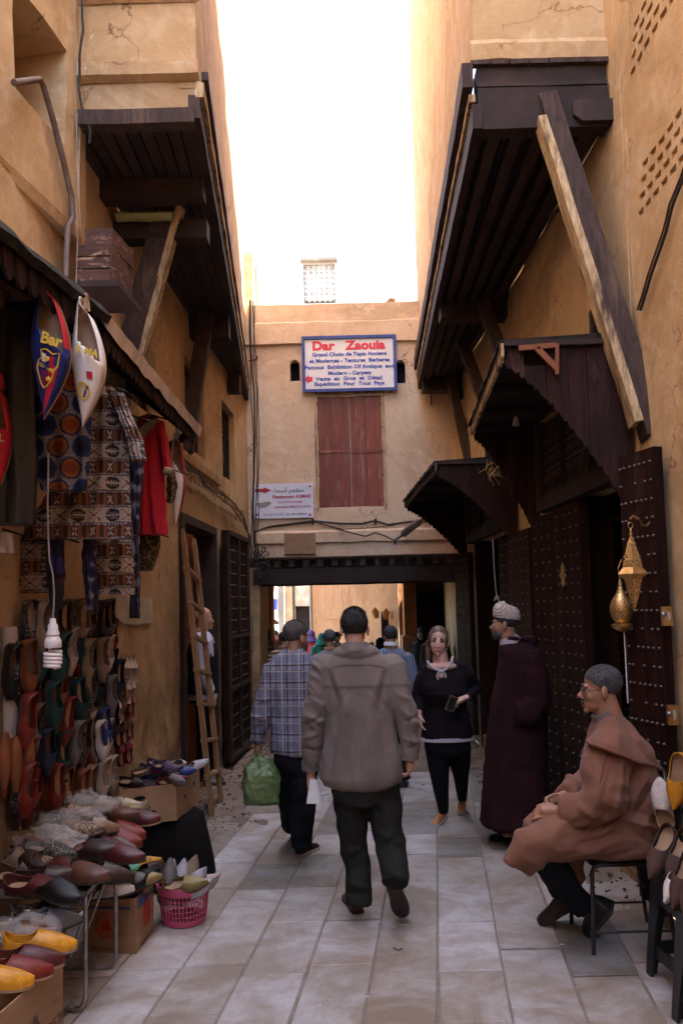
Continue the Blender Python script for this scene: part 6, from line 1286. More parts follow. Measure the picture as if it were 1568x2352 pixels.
# ---- garments
mat('print_cloth', (1,1,1), None, 8, .9, bmp=.2, vcol=True, bscale=120)
def garment(name, label, cat, Y, outline, m, colf=None, thick=.05, wave=.018, nw=7, res=(60, 60), parts=(), group='garments hanging in the stall', yaw=0., hanger=None):
    """hanging cloth, closed front and back; outline = [(py, left px, right px)...]"""
    top, bot = outline[0][0], outline[-1][0]; o0 = at((outline[-1][1]+outline[-1][2])/2, bot, Y); t = thing(name, label, cat, o0, group)
    def sheet(nm, ol, Yk, mm, th, wv, rs):
        a, b = ol[0][0], ol[-1][0]; n, k = rs; rings = []; rm = Matrix.Rotation(yaw, 3, 'Z')
        for j in range(k+1):
            py = lerp(a, b, j/k); i = max(q for q in range(len(ol)-1) if ol[q][0] <= py+1e-6); f = (py-ol[i][0])/(ol[i+1][0]-ol[i][0])
            l_, r_ = lerp(ol[i][1], ol[i+1][1], f), lerp(ol[i][2], ol[i+1][2], f); ring = []; w8 = .35+.65*j/k
            for q in range(n):
                s_ = q/n*2; fr = s_ < 1; u = s_ if fr else 2-s_; x = lerp(l_, r_, u); e = math.sqrt(max(0, 1-(2*u-1)**2))
                wv_ = wv*w8*(math.sin(u*nw*math.pi+1.5*noise.noise(V(u*3, j/k*2, Yk*3)))*.6+noise.noise(V(u*5, j/k*2.2, 7+Yk))); d = (-th*e if fr else th*e)*.5+wv_
                ring.append(at(x+2*noise.noise(V(j*.15, q*.02, Yk)), py, Yk)+V(0, d+(x-(l_+r_)/2)*Yk/F*math.tan(yaw), 0))
            rings.append(ring)
        return put(nm, MB().loft(rings), mm, t, 60, colf)
    sheet('cloth_body', outline, Y, m, thick, wave, res)
    for nm, ol, dy, mm, rs in parts: sheet(nm, ol, Y+dy, mm or m, thick*.7, wave*.6, rs)
    c = at((outline[0][1]+outline[0][2])/2, top, Y); put('hanger', MB().tube([c+V(-.12,0,-.02), c+V(0,0,.02), c+V(.12,0,-.02)], .005, 5).tube([c+V(0,0,.02), c+V(0,0,.06), c+V(.015,0,.085), c+V(.0,0,.10)], .0025, 5), 'iron', t)
    return t
BR, OR, CR_, BK, WH = (.10,.035,.018), (.30,.095,.03), (.60,.46,.38), (.018,.013,.016), (.70,.62,.60)
def print_africa(p, sc=1., off=0.):
    x, z = (p.x*1.0+p.y*.25)/sc, (p.z+off)/sc; per = .155; q = (z/per) % 1
    if q < .52:                                  # pale band: black ovals with pale combs, chevrons between
        v = q/.52-.5; u = (x/.165) % 1
        if abs(v) > .44: return BK
        if (u-.3)**2/.045+v*v/.16 < 1:
            if abs(v) < .045 or (abs(v) < .2 and abs(((u*16) % 1)-.5) < .16 and abs(u-.3) < .15): return CR_
            return BK
        uu = abs(u-.76)
        if uu < .20 and abs(abs(v)-uu*1.7) < .065 and int((abs(v)*26)) % 3 != 2: return BR
        if (u-.76)**2/.0005+(abs(v)-.32)**2/.003 < 1: return BR
        return CR_
    v = (q-.52)/.48-.5; u = (x/.085) % 1; x_ = (x/.085)
    if abs(v) > .42: return (.12,.10,.22) if int(x*300) % 2 else WH
    if abs(abs(u-.5)-abs(v)*.45) < .035 and abs(v) < .26 and abs(v) > .05: return WH
    if abs(u-.04) < .05: return BK
    return OR if 0.12 < u < .3 or .7 < u < .88 else BR
def print_hex(p):
    x, z = (p.x+p.y*.3)/.115, p.z/.115; best = 9; cell = None
    for i in range(int(math.floor(x))-1, int(math.floor(x))+3):
        for j in range(int(math.floor(z/.87))-1, int(math.floor(z/.87))+3):
            cx, cz = i+(.5 if j % 2 else 0), j*.87; d = math.hypot(x-cx, z-cz)
            if d < best: best = d; cell = (i, j)
    if best < .24: return (.30,.06,.02) if (cell[0]+cell[1]) % 2 else (.012,.012,.05)
    if best < .36: return (.42,.13,.03) if (cell[0]+cell[1]) % 2 else (.015,.03,.17)
    if best < .44: return (.012,.03,.16)
    return (.42,.40,.42) if (int(x*22)+int(z*22)) % 3 else (.06,.06,.10)
def print_batik(p):
    n_ = noise.noise(V(p.x*26, p.y*26, p.z*26)); return (.32,.30,.36) if n_ > .30 else ((.05,.03,.10) if n_ > 0 else (.02,.014,.035))
def print_leopard(p):
    n_ = noise.noise(V(p.x*30, p.y*20, p.z*34)); return (.42,.30,.16) if abs(n_) < .09 else ((.12,.06,.02) if n_ > 0 else (.07,.035,.015))
def print_dark(p):
    n_ = noise.noise(V(p.x*9, p.y*9, p.z*14)); return (.05,.04,.14) if n_ > .2 else ((.13,.03,.03) if n_ < -.25 else (.02,.015,.03))
garment('patterned_tunic', 'brown and cream African print tunic with black ovals, hanging in the stall', 'tunic', 3.95, [(890,205,262),(905,170,272),(960,150,292),(1080,140,298),(1160,95,302),(1200,60,304),(1238,48,306)], 'print_cloth', print_africa, .10, .022, 8, (220, 150),
        [('sleeve', [(905,250,285),(960,270,305),(1010,290,330),(1060,300,338)], -.05, None, (70, 60))])
garment('patterned_tunic', 'blue tunic with orange hexagon print hanging behind the big slippers', 'tunic', 3.72, [(862,95,175),(880,75,205),(950,70,212),(1040,75,210),(1085,85,208),(1126,95,200)], 'print_cloth', print_hex, .09, .022, 6, (160, 110),
        [('sleeve', [(880,60,95),(960,48,82),(1040,40,74)], .03, None, (60, 50))])
garment('patterned_trousers', 'brown and cream African print trousers hung below the matching tunic, near half', 'trousers', 4.1, [(1236,45,108),(1290,45,110),(1362,46,112)], 'print_cloth', print_africa, .04, .012, 4, (120, 70))
garment('patterned_skirt', 'brown and cream African print skirt hung low in front of the white plaster patch', 'skirt', 4.25, [(1225,222,302),(1290,218,306),(1366,208,309)], 'print_cloth', lambda p: print_africa(p, 1., .07), .05, .014, 5, (130, 80))
garment('batik_scarf', 'long dark batik scarf hanging over the top slipper row', 'scarf', 4.05, [(1160,196,226),(1280,188,222),(1402,200,226)], 'print_cloth', print_batik, .03, .012, 3, (60, 80))
garment('batik_tunic', 'purple black batik garment with narrow leg hanging beside the red shirt', 'garment', 4.5, [(960,280,312),(1060,288,330),(1130,298,326),(1240,300,318),(1330,300,322),(1420,296,320)], 'print_cloth', print_batik, .05, .016, 4, (70, 100))
garment('dark_scarf', 'blue and dark red patterned scarves bunched behind the light bulb cord', 'scarf', 4.0, [(1238,104,148),(1320,108,150),(1400,118,142)], 'print_cloth', print_dark, .05, .02, 5, (60, 60))
mat('shirt_red', (.42,.008,.022), (.34,.006,.018), 6, .85, bmp=.3, bscale=150, bdist=.002)
rs_ = garment('red_shirt', 'bright red short sleeved shirt with embroidered neck hanging under the metal awning', 'shirt', 5.2, [(958,322,362),(975,308,372),(1010,306,376),(1100,308,378),(1180,310,383),(1228,312,387)], 'shirt_red', None, .10, .020, 5, (90, 90),
        [('sleeve', [(968,352,378),(1010,366,386),(1060,372,392),(1090,376,397)], -.04, None, (50, 40))])
mat('embroidery', (.10,.06,.04), (.35,.26,.16), 130, .8, a=.45, b=.55)
put('embroidered_neck', MB().tube([at(x, y, 5.13) for x, y in ((318,1010),(328,990),(345,975),(366,968))], [(.03,.008)]*4, 8), 'embroidery', rs_, True)
put('embroidered_cuff', MB().tube([at(378,1080,5.12), at(396,1087,5.12)], [(.025,.03)]*2, 10), 'embroidery', rs_, True)
garment('leopard_skirt', 'brown and tan animal print cloth hanging below the red shirt', 'cloth', 5.35, [(1228,322,370),(1270,318,366),(1312,318,350)], 'print_cloth', print_leopard, .06, .016, 4, (80, 60))
garment('leopard_scarf', 'animal print cloth looped behind the sleeve of the red shirt', 'cloth', 5.5, [(1085,384,404),(1120,382,408),(1155,384,400)], 'print_cloth', print_leopard, .05, .012, 3, (50, 40))
mat('black_leather', (.016,.014,.014), (.035,.03,.028), 5, .45, bmp=.6, bscale=14, bdist=.01)
garment('black_jacket', 'large black leather jacket hanging at the left edge of the stall', 'jacket', 3.62, [(720,-30,60),(800,-30,85),(900,-30,80),(1010,-30,84),(1060,-30,88),(1205,-30,80)], 'black_leather', None, .14, .03, 5, (80, 80))
garment('black_jacket', 'black coat hanging in shade above the blue hexagon tunic', 'coat', 3.95, [(700,-10,150),(760,-10,160),(880,20,190)], 'black_leather', None, .10, .03, 5, (60, 40))
garment('white_shirt', 'corner of a white garment below the black jacket', 'garment', 3.9, [(1224,-20,28),(1245,-20,31),(1270,-20,34)], 'white_cloth', None, .05, .012, 4, (40, 20))
mat('leather_orange', (.20,.065,.025), (.13,.04,.015), 6, .5, bmp=.4, bscale=30)
ob = MB()
for k in range(9): ob.tube([V(-1.60+.03*(k % 4), 3.80, 0)+V(.02*math.sin(k*2), -.05+.02*k, z+.03*math.sin(k)) for z in (1.18, 1.13, 1.06, 1.0, .93)], [.012,.03,.035,.03,.012], 8)
solo('leather_pouch', 'orange leather pouches hanging in a cluster below the wall socket', 'pouch', ob, 'leather_orange', True)
# white service pipe, socket and bulb
mat('panel_cream', (.42,.36,.31), (.34,.28,.24), 4, .7, bmp=.2)
solo('pipe_cover', 'pale vertical pipe casing on the wall beside the hanging slippers', 'pipe', MB().tube([onx(24, 1440, (LX(0)+.04,0), (LX(10)+.04,10)), onx(24, 1740, (LX(0)+.04,0), (LX(10)+.04,10))], .035, 10), 'panel_cream', True)
so_ = thing('wall_socket', 'double white wall socket beside the pale pipe casing', 'socket', onx(38, 1680, (LX(0)+.03,0), (LX(10)+.03,10)))
for k, px in enumerate((28, 45)): c = onx(px, 1665, (LX(0)+.03,0), (LX(10)+.03,10)); put('faceplate', MB().box(c, (.03,.07,.08)), 'white_plastic', so_); put('socket_hole', MB().ell(c+V(.016,0,0), (.004,.018,.018), 10, 6), 'print_dark', so_)
bl = thing('light_bulb', 'white spiral energy saving bulb hanging on a long cord in front of the slippers', 'light bulb', at(122, 1536, 3.45))
c = at(122, 1536, 3.45); z_ = lambda py: at(122, py, 3.45).z
put('lamp_holder', MB().lathe((c.x, c.y, 0), [(.010, z_(1420)), (.013, z_(1424)), (.014, z_(1432)), (.020, z_(1436)), (.021, z_(1446)), (.027, z_(1456)), (.027, z_(1459))], 18), 'white_plastic', bl, True)
put('ballast', MB().lathe((c.x, c.y, 0), [(.018, z_(1459)), (.026, z_(1463)), (.034, z_(1472)), (.035, z_(1485)), (.032, z_(1488)), (.012, z_(1489))], 20), 'white_plastic', bl, True)
mat('bulb_glass', (.85,.80,.80), None, 5, .25, bmp=0)
put('spiral_tube', MB().tube([V(c.x-.012, c.y, z_(1488)), V(c.x-.012, c.y, z_(1496))]+[V(c.x+.031*math.cos(a), c.y+.031*math.sin(a), lerp(z_(1497), z_(1531), a/25.1)) for a in [k*.3 for k in range(84)]]+[V(c.x+.005, c.y, z_(1534))], .0085, 8), 'bulb_glass', bl, True)
put('cord', MB().tube([at(px, py, 3.45) for px, py in ((112,1040),(110,1160),(112,1240),(114,1285),(122,1320),(125,1360),(124,1395),(122,1420))], .004, 6), 'cord', bl, True)
# pipe and cables on the near building
nb_ = lambda px, py, o=.03: onx(px, py, (NA[0]+o, NA[1]), (NB_[0]+o, NB_[1]))
solo('rusty_pipe', 'thin rusty pipe bending out of the square opening and down the wall', 'pipe', MB().tube([nb_(33,190,.1), nb_(75,184), nb_(92,182), nb_(100,195), nb_(120,265), nb_(150,385), nb_(164,450), nb_(168,500), nb_(157,520), nb_(153,600), nb_(152,660)], .017, 8), 'pipe', True)
cable('hanging_cable', 'dark cable running down the corner beside the near overhang', [V(-1.49,4.66,5.6)]+[at(px, py, 4.62) for px, py in ((188,0),(191,70),(183,130),(182,200),(190,245),(208,300),(206,330))], .008)
cable('thin_cable', 'thin light cord hanging down past the old wooden box', [at(px, py, 4.45) for px, py in ((172,0),(176,300),(178,560),(174,690))], .003, 'cord')
# ---- table with plastic wrapped slippers
mat('plastic_wrap', (.75,.72,.72), (.65,.62,.62), 20, .12, bmp=1., bscale=30, bdist=.02, spec=.8)
b_ = MAT['plastic_wrap'].node_tree.nodes['Principled BSDF']; b_.inputs['Alpha'].default_value = .23
tb = thing('folding_table', 'low folding table with grey tube legs loaded with leather slippers', 'table', (-1.45, 3.8, 0))
put('table_top', MB().box((-1.48, 3.93, .515), (.66, .50, .02)), 'steel', tb)
for x, y in ((-1.15, 4.13), (-1.17, 3.72)): put('leg', MB().tube([V(x, y, .51), V(x, y, .06), V(x-.02, y, .02), V(x-.06, y, .012), V(x-.55, y, .012)], .010, 8), 'steel', tb, True)
put('brace', MB().tube([V(-1.15, 3.75, .50), V(-1.25, 3.76, .22)], .006, 6), 'steel', tb); put('brace', MB().tube([V(-1.15, 4.0, .50), V(-1.25, 4.02, .25)], .006, 6), 'steel', tb)
PL = 'slippers piled on the folding table'
def plc(px, py, z, me, dirx, diry, colr, lab, up=(0,0,1), s=1., g=PL, ins=None, sole=None, dz=0.):
    p = gnd(px, py, z); return place_slipper(me, p, (dirx, diry, dz), up, colr, lab, g, s=s, ins=ins, sole=sole)
pile = [(175,1962,.53,CHUNK,.95,-.25,'maroon','dark reddish leather slipper pointing out at the front edge of the table','tan'),(80,2015,.53,CHUNK,.9,-.4,'maroon','dark reddish leather slipper nearest the camera on the table','tan'),
 (205,1930,.56,CHUNK,.95,-.2,'red','glossy red slipper behind the front maroon one',0),(222,1912,.57,CHUNK,.95,-.2,'red','glossy red slipper at the far end of the table',0),(262,1898,.55,CHUNK,.95,-.15,'maroon','dark reddish slipper at the far corner of the table','tan'),
 (60,1965,.60,BAB,.9,-.2,'embroidered','black slipper with pale embroidered toe on the pile',0),(20,1900,.66,BAB,.9,.1,'ornate','brown ornate slipper in clear plastic at the left of the pile',0),(95,1895,.66,BAB,.9,.25,'ornate','brown ornate slipper in clear plastic at the middle of the pile',0),
 (120,1930,.62,BAB,.9,.0,'ornate','brown ornate slipper in plastic with toe towards the street',0),(160,1890,.62,PTD,.9,.1,'ornate','wrapped ornate slipper beside the grey pointed slipper',0),(60,1830,.76,PTD,.95,-.05,'beige','pale pointed slipper on top of the pile',0),(35,1862,.72,BAB,.8,.3,'tan','wide tan slipper lying under the topmost pale one',0),
 (120,1852,.70,PTD,.95,-.1,'grey','wrapped grey pointed slipper on top of the pile',0),(170,1868,.66,PTD,.9,-.1,'beige','wrapped beige pointed slipper towards the far end',0),(230,1862,.60,PTD,.9,-.1,'cream','cream slipper at the far end of the pile',0),(240,1880,.58,PTD,.9,-.1,'gold','golden yellow slipper at the far end of the pile',0),
 (5,1950,.58,BAB,.9,-.3,'red','dark red slipper in plastic at the left of the table',0),(125,1960,.57,BAB,.9,-.1,'magenta','pinkish slipper wrapped in plastic behind the front pair',0),(195,1900,.60,BAB,.9,.2,'dark brown','dark slipper half hidden in the middle of the pile',0),(85,1860,.70,BAB,.8,-.5,'embroidered','black embroidered slipper standing up in the pile',0),
 (0,1860,.74,BAB,.7,.4,'brown','brown slipper in plastic at the back left of the pile',0),(215,1885,.62,BAB,.9,-.2,'brown','brown slipper between the red ones and the yellow one',0),(140,1915,.65,BAB,.8,.4,'tan','tan slipper under the clear plastic in the middle',0),(20,1985,.56,CHUNK,.9,-.4,'dark brown','dark brown slipper at the left front of the table',0)]
pile += [(a, b, .53+.02*(k % 3), (CHUNK, BAB, MULE)[k % 3], .9, rnd(-.5,.2), c, l, 0) for k, (a, b, c, l) in enumerate((
 (0,2025,'brown','brown sandal at the near left corner of the table'),(40,2040,'dark brown','dark sandal at the near edge of the table'),(-30,1990,'beige','pale wrapped slipper at the far left of the table'),(50,2005,'ornate','patterned slipper between the dark ones on the table'),
 (110,1990,'brown','brown slipper under the front red brown one'),(150,1975,'dark brown','dark slipper under the pinkish one'),(-20,1935,'tan','tan slipper at the left edge of the pile'),(35,1930,'maroon','wine coloured slipper low in the left of the pile'),
 (-40,1890,'ornate','ornate slipper cut by the left edge of the picture'),(200,1948,'brown','brown slipper under the front glossy one'),(100,1878,'beige','beige slipper on the back of the pile'),(130,1840,'beige','pale toe at the very top of the pile'),(180,1925,'tan','tan slipper between the two red ones and the wrap'),
 (20,2052,'maroon','wine red slipper hanging over the near table edge'),(75,2046,'black','black slipper over the near table edge beside the wine red one'),(120,2032,'brown','brown slipper over the near table edge next to the black one'),(160,2018,'dark brown','dark slipper at the near street corner of the table'),
 (215,1975,'maroon','wine coloured slipper along the street edge of the table'),(-10,2012,'grey','grey slipper at the near left of the table')))]
for px, py, z, me, dx, dy, c_, lab, so__ in pile:
    o = plc(px, py, z, me, dx, dy, c_, lab, up=(rnd(-.3,.3), rnd(-.4,.1), 1), s=rnd(.98,1.1), dz=rnd(-.12,.15), sole='insole' if so__ else None)
for k, (px, py, z, rx, ry) in enumerate(((45,1880,.70,.17,.12),(160,1895,.68,.16,.10),(190,1855,.70,.20,.10),(110,1935,.64,.16,.10),(150,1950,.61,.10,.07))):
    p = gnd(px, py, z); w = MB(); w.ell(p, (rx, ry, .085), 44, 26); w.v = [q+noise.noise_vector(q*13)*.035+noise.noise_vector(q*36)*.016 for q in w.v]
    solo('plastic_wrap', f'crumpled clear plastic bag over slippers, {ORD[k]} from the left back of the table pile', 'plastic bag', w, 'plastic_wrap', 30, 'clear plastic bags over the slippers')
# ---- cardboard boxes
def cbox(label, pts, z0, z1, m, flaps=False, th=.006, holes=False):
    """open carton from four plan points"""
    c = sum((V(p[0], p[1], 0) for p in pts), V(0,0,0))/4; t = thing('cardboard_box', label, 'cardboard box', V(c.x, c.y, z0)); n = 4
    for i in range(4):
        a, b = (V(p[0], p[1], 0) for p in (pts[i], pts[(i+1) % 4])); d = (b-a).normalized(); q = V(-d.y, d.x, 0)*th
        if q.dot(c-a) < 0: q = -q
        g = MB(); k = 8
        g.loft([[lerp(a, b, j/k)+V(0,0,z)+o+noise.noise_vector(lerp(a, b, j/k)*6+V(0,0,z))*.006 for z, o in ((z0, V(0,0,0)), ((z0+z1)/2, V(0,0,0)), (z1, V(0,0,0)), (z1, q), ((z0+z1)/2, q), (z0, q))] for j in range(k+1)]); put('side', g, m, t)
    put('bottom', MB().prism([V(p[0], p[1], z0+.002)*1 for p in pts], (0,0,th)), m, t); return t
def on_edge(A, B, s, z, out=.002): 
    a, b = V(A[0], A[1], 0), V(B[0], B[1], 0); d = (b-a).normalized(); return a+d*s+V(0,0,z)+V(d.y, -d.x, 0)*out, d
g2 = lambda px, py, z=0: (lambda p: (p.x, p.y))(gnd(px, py, z))
# carton with red print, in front of the basket
B1 = [g2(195, 2188), g2(313, 2193), g2(354, 2138), g2(252, 2133)]
cb = cbox('open cardboard box with red round print and blue band, between table leg and pink basket', B1, .0, .275, 'cardboard')
p, d = on_edge(B1[0], B1[1], .12, .14); put('round_print', MB().tube([p+d*.06*math.cos(a)+V(0,0,.06*math.sin(a)) for a in [k*.4189 for k in range(16)]], .0035, 4), 'print_red', cb)
put('round_print', MB().tube([p+d*.045*math.cos(a)+V(0,0,.045*math.sin(a)) for a in [k*.4189 for k in range(16)]], .002, 4), 'print_red', cb); put('print_figure', MB().prism([p+d*x+V(0,0,z) for x, z in ((-.03,-.03),(.03,-.03),(.02,.02),(0,.035),(-.02,.02))], (0,-.001,0)), 'print_red', cb)
p, d = on_edge(B1[1], B1[2], .17, .15, .003)
L_ = (V(*B1[2], 0)-V(*B1[1], 0)).length
put('round_print', MB().tube([p+d*.055*math.cos(a)+V(0,0,.065*math.sin(a)) for a in [k*.4189 for k in range(16)]], .004, 4), 'print_red', cb); put('print_figure', MB().prism([p+d*x+V(0,0,z) for x, z in ((-.035,-.035),(.035,-.035),(.03,.02),(0,.05),(-.03,.02))], (.001,0,0)), 'print_red', cb)
def flat(nm, A, B, s0, s1, z0, z1, m, par, out=.0065): 
    q = [on_edge(A, B, s, z, out)[0] for s, z in ((s0, z0), (s1, z0), (s1, z1), (s0, z1))]; return put(nm, MB().add(q, [(0,1,2,3)]), m, par)
flat('blue_band', B1[0], B1[1], .0, .255, .225, .236, 'print_blue', cb, .009); flat('blue_band', B1[1], B1[2], .01, L_-.01, .225, .237, 'print_blue', cb, .009); flat('blue_patch', B1[1], B1[2], .02, .12, .238, .272, 'print_blue', cb, .009)
p, d = on_edge(B1[1], B1[2], L_/2, .02, .009); text('lettering', 'MADE IN MOROCCO', p, d, (0,0,1), .022, 'print_dark', cb, .0005); p, d = on_edge(B1[0], B1[1], .12, .02, .009); text('lettering', 'FRUIT EXPORT', p, d, (0,0,1), .022, 'print_dark', cb, .0005)
BX = 'slippers in the printed cardboard box'
for px, py, me, dx, dy, c_, lab, up in ((190,2075,MULE,1,.1,'white','white open toed slipper lying over the near rim of the printed box',(0,0,1)),(205,2055,MULE,1,.1,'white','white slipper just behind the near rim of the printed box',(0,0,1)),(240,2030,PTD,.8,.6,'sequin','sparkling green sequin slipper in the printed box',(.3,-.6,1)),
      (262,2020,BAB,.7,.4,'yellow','yellow rimmed slipper in the printed box beside the green one',(.2,-.8,1)),(285,2060,BAB,.5,.8,'black','large black slipper with pale edge in the printed box',(-.3,-.6,1)),(235,2055,BAB,.9,.3,'grey','grey slipper in the printed box',(0,-.3,1)),(300,2045,BAB,.4,.7,'dark brown','dark brown slipper at the corner of the printed box',(-.5,-.5,1)),(265,2045,FLAT,.9,.1,'gold','gold slipper deep in the printed box',(0,-.3,1))):
    plc(px, py, .29, me, dx, dy, c_, lab, up, 1., BX, dz=.15)
# big box at the bottom edge with printed text
B0 = [g2(-120, 2420), g2(138, 2395), g2(170, 2240), g2(-60, 2260)]
zt = .52; A0, A1 = gnd(-60, 2262, zt), gnd(152, 2160, zt)
B0 = [(A0.x-.12, A0.y-.04), (A0.x+.36, 3.12), (A1.x, A1.y), (A1.x-.5, A1.y+.05)]
B0 = [(-1.60, 2.62), (-1.18, 2.72), (-1.10, 3.22), (-1.52, 3.30)]
cb0 = cbox('large cardboard box with black printed words at the bottom left, topped with coloured slippers', B0, .0, .43, 'cardboard')
L0 = (V(*B0[2], 0)-V(*B0[1], 0)).length
for k, (s, sz_) in enumerate((('CARBOBOCH FIL', .052), ('100%SPUN POLYESTER SEWING THREAD', .050), ('TYPE 40/2', .052), ('LOT  CATION', .040))):
    p, d = on_edge(B0[1], B0[2], .01, .285-k*.068, .008); text('lettering', s, p, d, (0,0,1), sz_, 'print_dark', cb0, .0006, .0, 'LEFT', sx=.62 if k == 1 else .8)
B2 = [(-1.60, 3.30), (-1.25, 3.32), (-1.22, 3.62), (-1.55, 3.66)]
cb2 = cbox('shallow cardboard box with plastic lining between the big box and the table', B2, .30, .44, 'cardboard_dark'); put('support', MB().box((-1.42, 3.46, .145), (.3,.28,.29)), 'cardboard_dark', cb2)
BT = 'slippers on the big cardboard box'
for x, y, z, c_, me, lab in ((-1.38,2.92,.445,'yellow',CHUNK,'bright yellow slipper nearest the camera on the big cardboard box'),(-1.34,3.00,.445,'red',CHUNK,'bright red slipper between the two yellow ones on the big cardboard box'),(-1.33,3.09,.445,'maroon',CHUNK,'dark brown red slipper behind the red one on the big cardboard box'),(-1.32,3.20,.455,'yellow',CHUNK,'amber yellow slipper at the far corner of the big cardboard box')):
    place_slipper(me, (x, y, z), (.95, .25, -.04), (0,0,1), c_, lab, BT, sole='insole', s=.95)
for x, y, z, c_, me, lab in ((-1.50,3.42,.45,'black',BAB,'black stitched leather sandal on the shallow box'),(-1.42,3.52,.46,'embroidered',BAB,'black sandal with stitched edge behind the first on the shallow box'),(-1.45,3.34,.44,'brown',BAB,'wide brown sandal in plastic on the shallow box'),(-1.38,3.44,.45,'grey',BAB,'grey wrapped sandal at the street side of the shallow box')):
    place_slipper(me, (x, y, z), (.9, .3, 0), (0,-.2,1), c_, lab, 'sandals on the shallow box')
w = MB(); w.ell((-1.34, 3.42, .46), (.15,.14,.06), 26, 14); w.v = [q+noise.noise_vector(q*16)*.03+noise.noise_vector(q*40)*.01 for q in w.v]; solo('plastic_wrap', 'crumpled clear plastic lining spilling over the shallow box', 'plastic bag', w, 'plastic_wrap', 30, 'clear plastic bags over the slippers')
# upper carton of small slippers on a cloth covered stool
c0, c1 = at(275, 1795, 5.12), at(405, 1800, 5.25); c2 = at(459, 1770, 5.75)
B3 = [(c0.x, c0.y), (c1.x, c1.y), (c2.x, c2.y), (c2.x-.42, c2.y+.05)]; zb3 = at(402, 1884, 5.25).z; zt3 = c1.z
cb3 = cbox('cardboard box with round handle holes heaped with small patterned slippers, on the black cloth', B3, zb3, zt3, 'cardboard')
for s, z, w_ in ((.12, .72, .035), (.20, .30, .018)):
    p, d = on_edge(B3[0], B3[1], s, lerp(zb3, zt3, z), .009); put('handle_hole', MB().prism([p+d*w_*math.cos(a)+V(0,0,.013*math.sin(a)) for a in [k*.628 for k in range(10)]], (0,-.001,0)), 'black_void', cb3)
for s, z in ((.15, .5), (.34, .68)):
    p, d = on_edge(B3[1], B3[2], s, lerp(zb3, zt3, z), .009); put('handle_hole', MB().prism([p+d*.016*math.cos(a)+V(0,0,.014*math.sin(a)) for a in [k*.628 for k in range(10)]], (.001,0,0)), 'black_void', cb3)
SB3 = 'small slippers heaped in the cardboard box'; cc = V((B3[0][0]+B3[2][0])/2, (B3[0][1]+B3[2][1])/2, zt3)
heap = [(300,1790,'dark brown','dark brown slipper pair at the left of the heaped box'),(318,1800,'checked','black and white checked slipper in the heaped box'),(335,1795,'blue','blue and tan slipper standing at the front of the heaped box'),(350,1775,'silver','silvery striped slipper in the middle of the heaped box'),(372,1768,'magenta','pink slipper pointing to the street in the heaped box'),
  (390,1785,'grey','grey speckled slipper in the heaped box'),(405,1775,'blue','teal blue slipper at the far side of the heaped box'),(398,1795,'gold','gold pointed slipper at the front corner of the heaped box'),(378,1755,'floral','flowered slipper on top of the heap'),(360,1748,'floral','flowered slipper leaning at the back of the heap'),(345,1758,'floral','dark flowered slipper at the back left of the heap'),(410,1758,'checked','checked slipper at the far right of the heap'),(382,1797,'magenta','magenta slipper along the front rim of the heaped box'),(325,1775,'ornate','patterned slipper half buried at the left of the heap'),(440,1775,'checked','striped toe sticking up at the far corner of the heaped box')]
for i, (px, py, c_, lab) in enumerate(heap):
    p = at(px, py, 5.25+(i % 4)*.09); a_ = rnd(-.9, 1.4); place_slipper((FLAT, PTD, BAB)[i % 3], p-V(.06,.0,.03), (math.cos(a_), math.sin(a_)*.6, rnd(-.25,.35)), (rnd(-.5,.5), -.5, 1), c_, lab, SB3, s=.78)
put('heap_fill', MB().ell(cc+V(-.02,0,-.04), (.17,.19,.07), 14, 8), 'print_dark', cb3)
st = thing('covered_stool', 'low stool draped in black cloth under the heaped cardboard box', 'stool', (-1.15, 5.45, 0))
s = MB(); s.loft([[V(-1.20+rx*math.cos(a)*(1+.05*math.sin(a*5)), 5.50+ry*math.sin(a)*(1+.05*math.sin(a*6)), z) for a in [q*math.pi/16 for q in range(32)]] for z, rx, ry in ((.01,.31,.33),(.1,.30,.32),(.25,.27,.29),(zb3-.03,.24,.26),(zb3-.005,.20,.22))]); put('cloth_cover', s, 'black_cloth', st, 50)
# pink basket of silver slippers
bc = V(-.935, 4.74, 0); bk_ = thing('laundry_basket', 'round pink plastic basket filled with silver slippers on the paving', 'basket', bc)
mat('pink_plastic', (.50,.085,.16), (.44,.07,.13), 10, .4, bmp=.1)
rad = lambda z: .118+.027*z/.21
put('base', MB().lathe(bc, [(.02,.004),(.118,.004),(.124,.03),(.118,.034),(.02,.012)], 36), 'pink_plastic', bk_, True)
put('rim', MB().lathe(bc, [(rad(.175),.172),(rad(.175)+.006,.172),(rad(.21)+.012,.215),(rad(.21)+.012,.222),(rad(.21)-.004,.222),(rad(.175)-.003,.178)], 36), 'pink_plastic', bk_, True)
wf = MB()
for k in range(40): a = k*2*math.pi/40; wf.beam(bc+V(rad(.03)*math.cos(a), rad(.03)*math.sin(a), .03), bc+V(rad(.175)*math.cos(a), rad(.175)*math.sin(a), .175), .005, .005)
for z in (.06,.088,.116,.145): wf.tube([bc+V(rad(z)*math.cos(a), rad(z)*math.sin(a), z) for a in [k*2*math.pi/40 for k in range(41)]], .003, 4)
put('lattice', wf, 'pink_plastic', bk_)
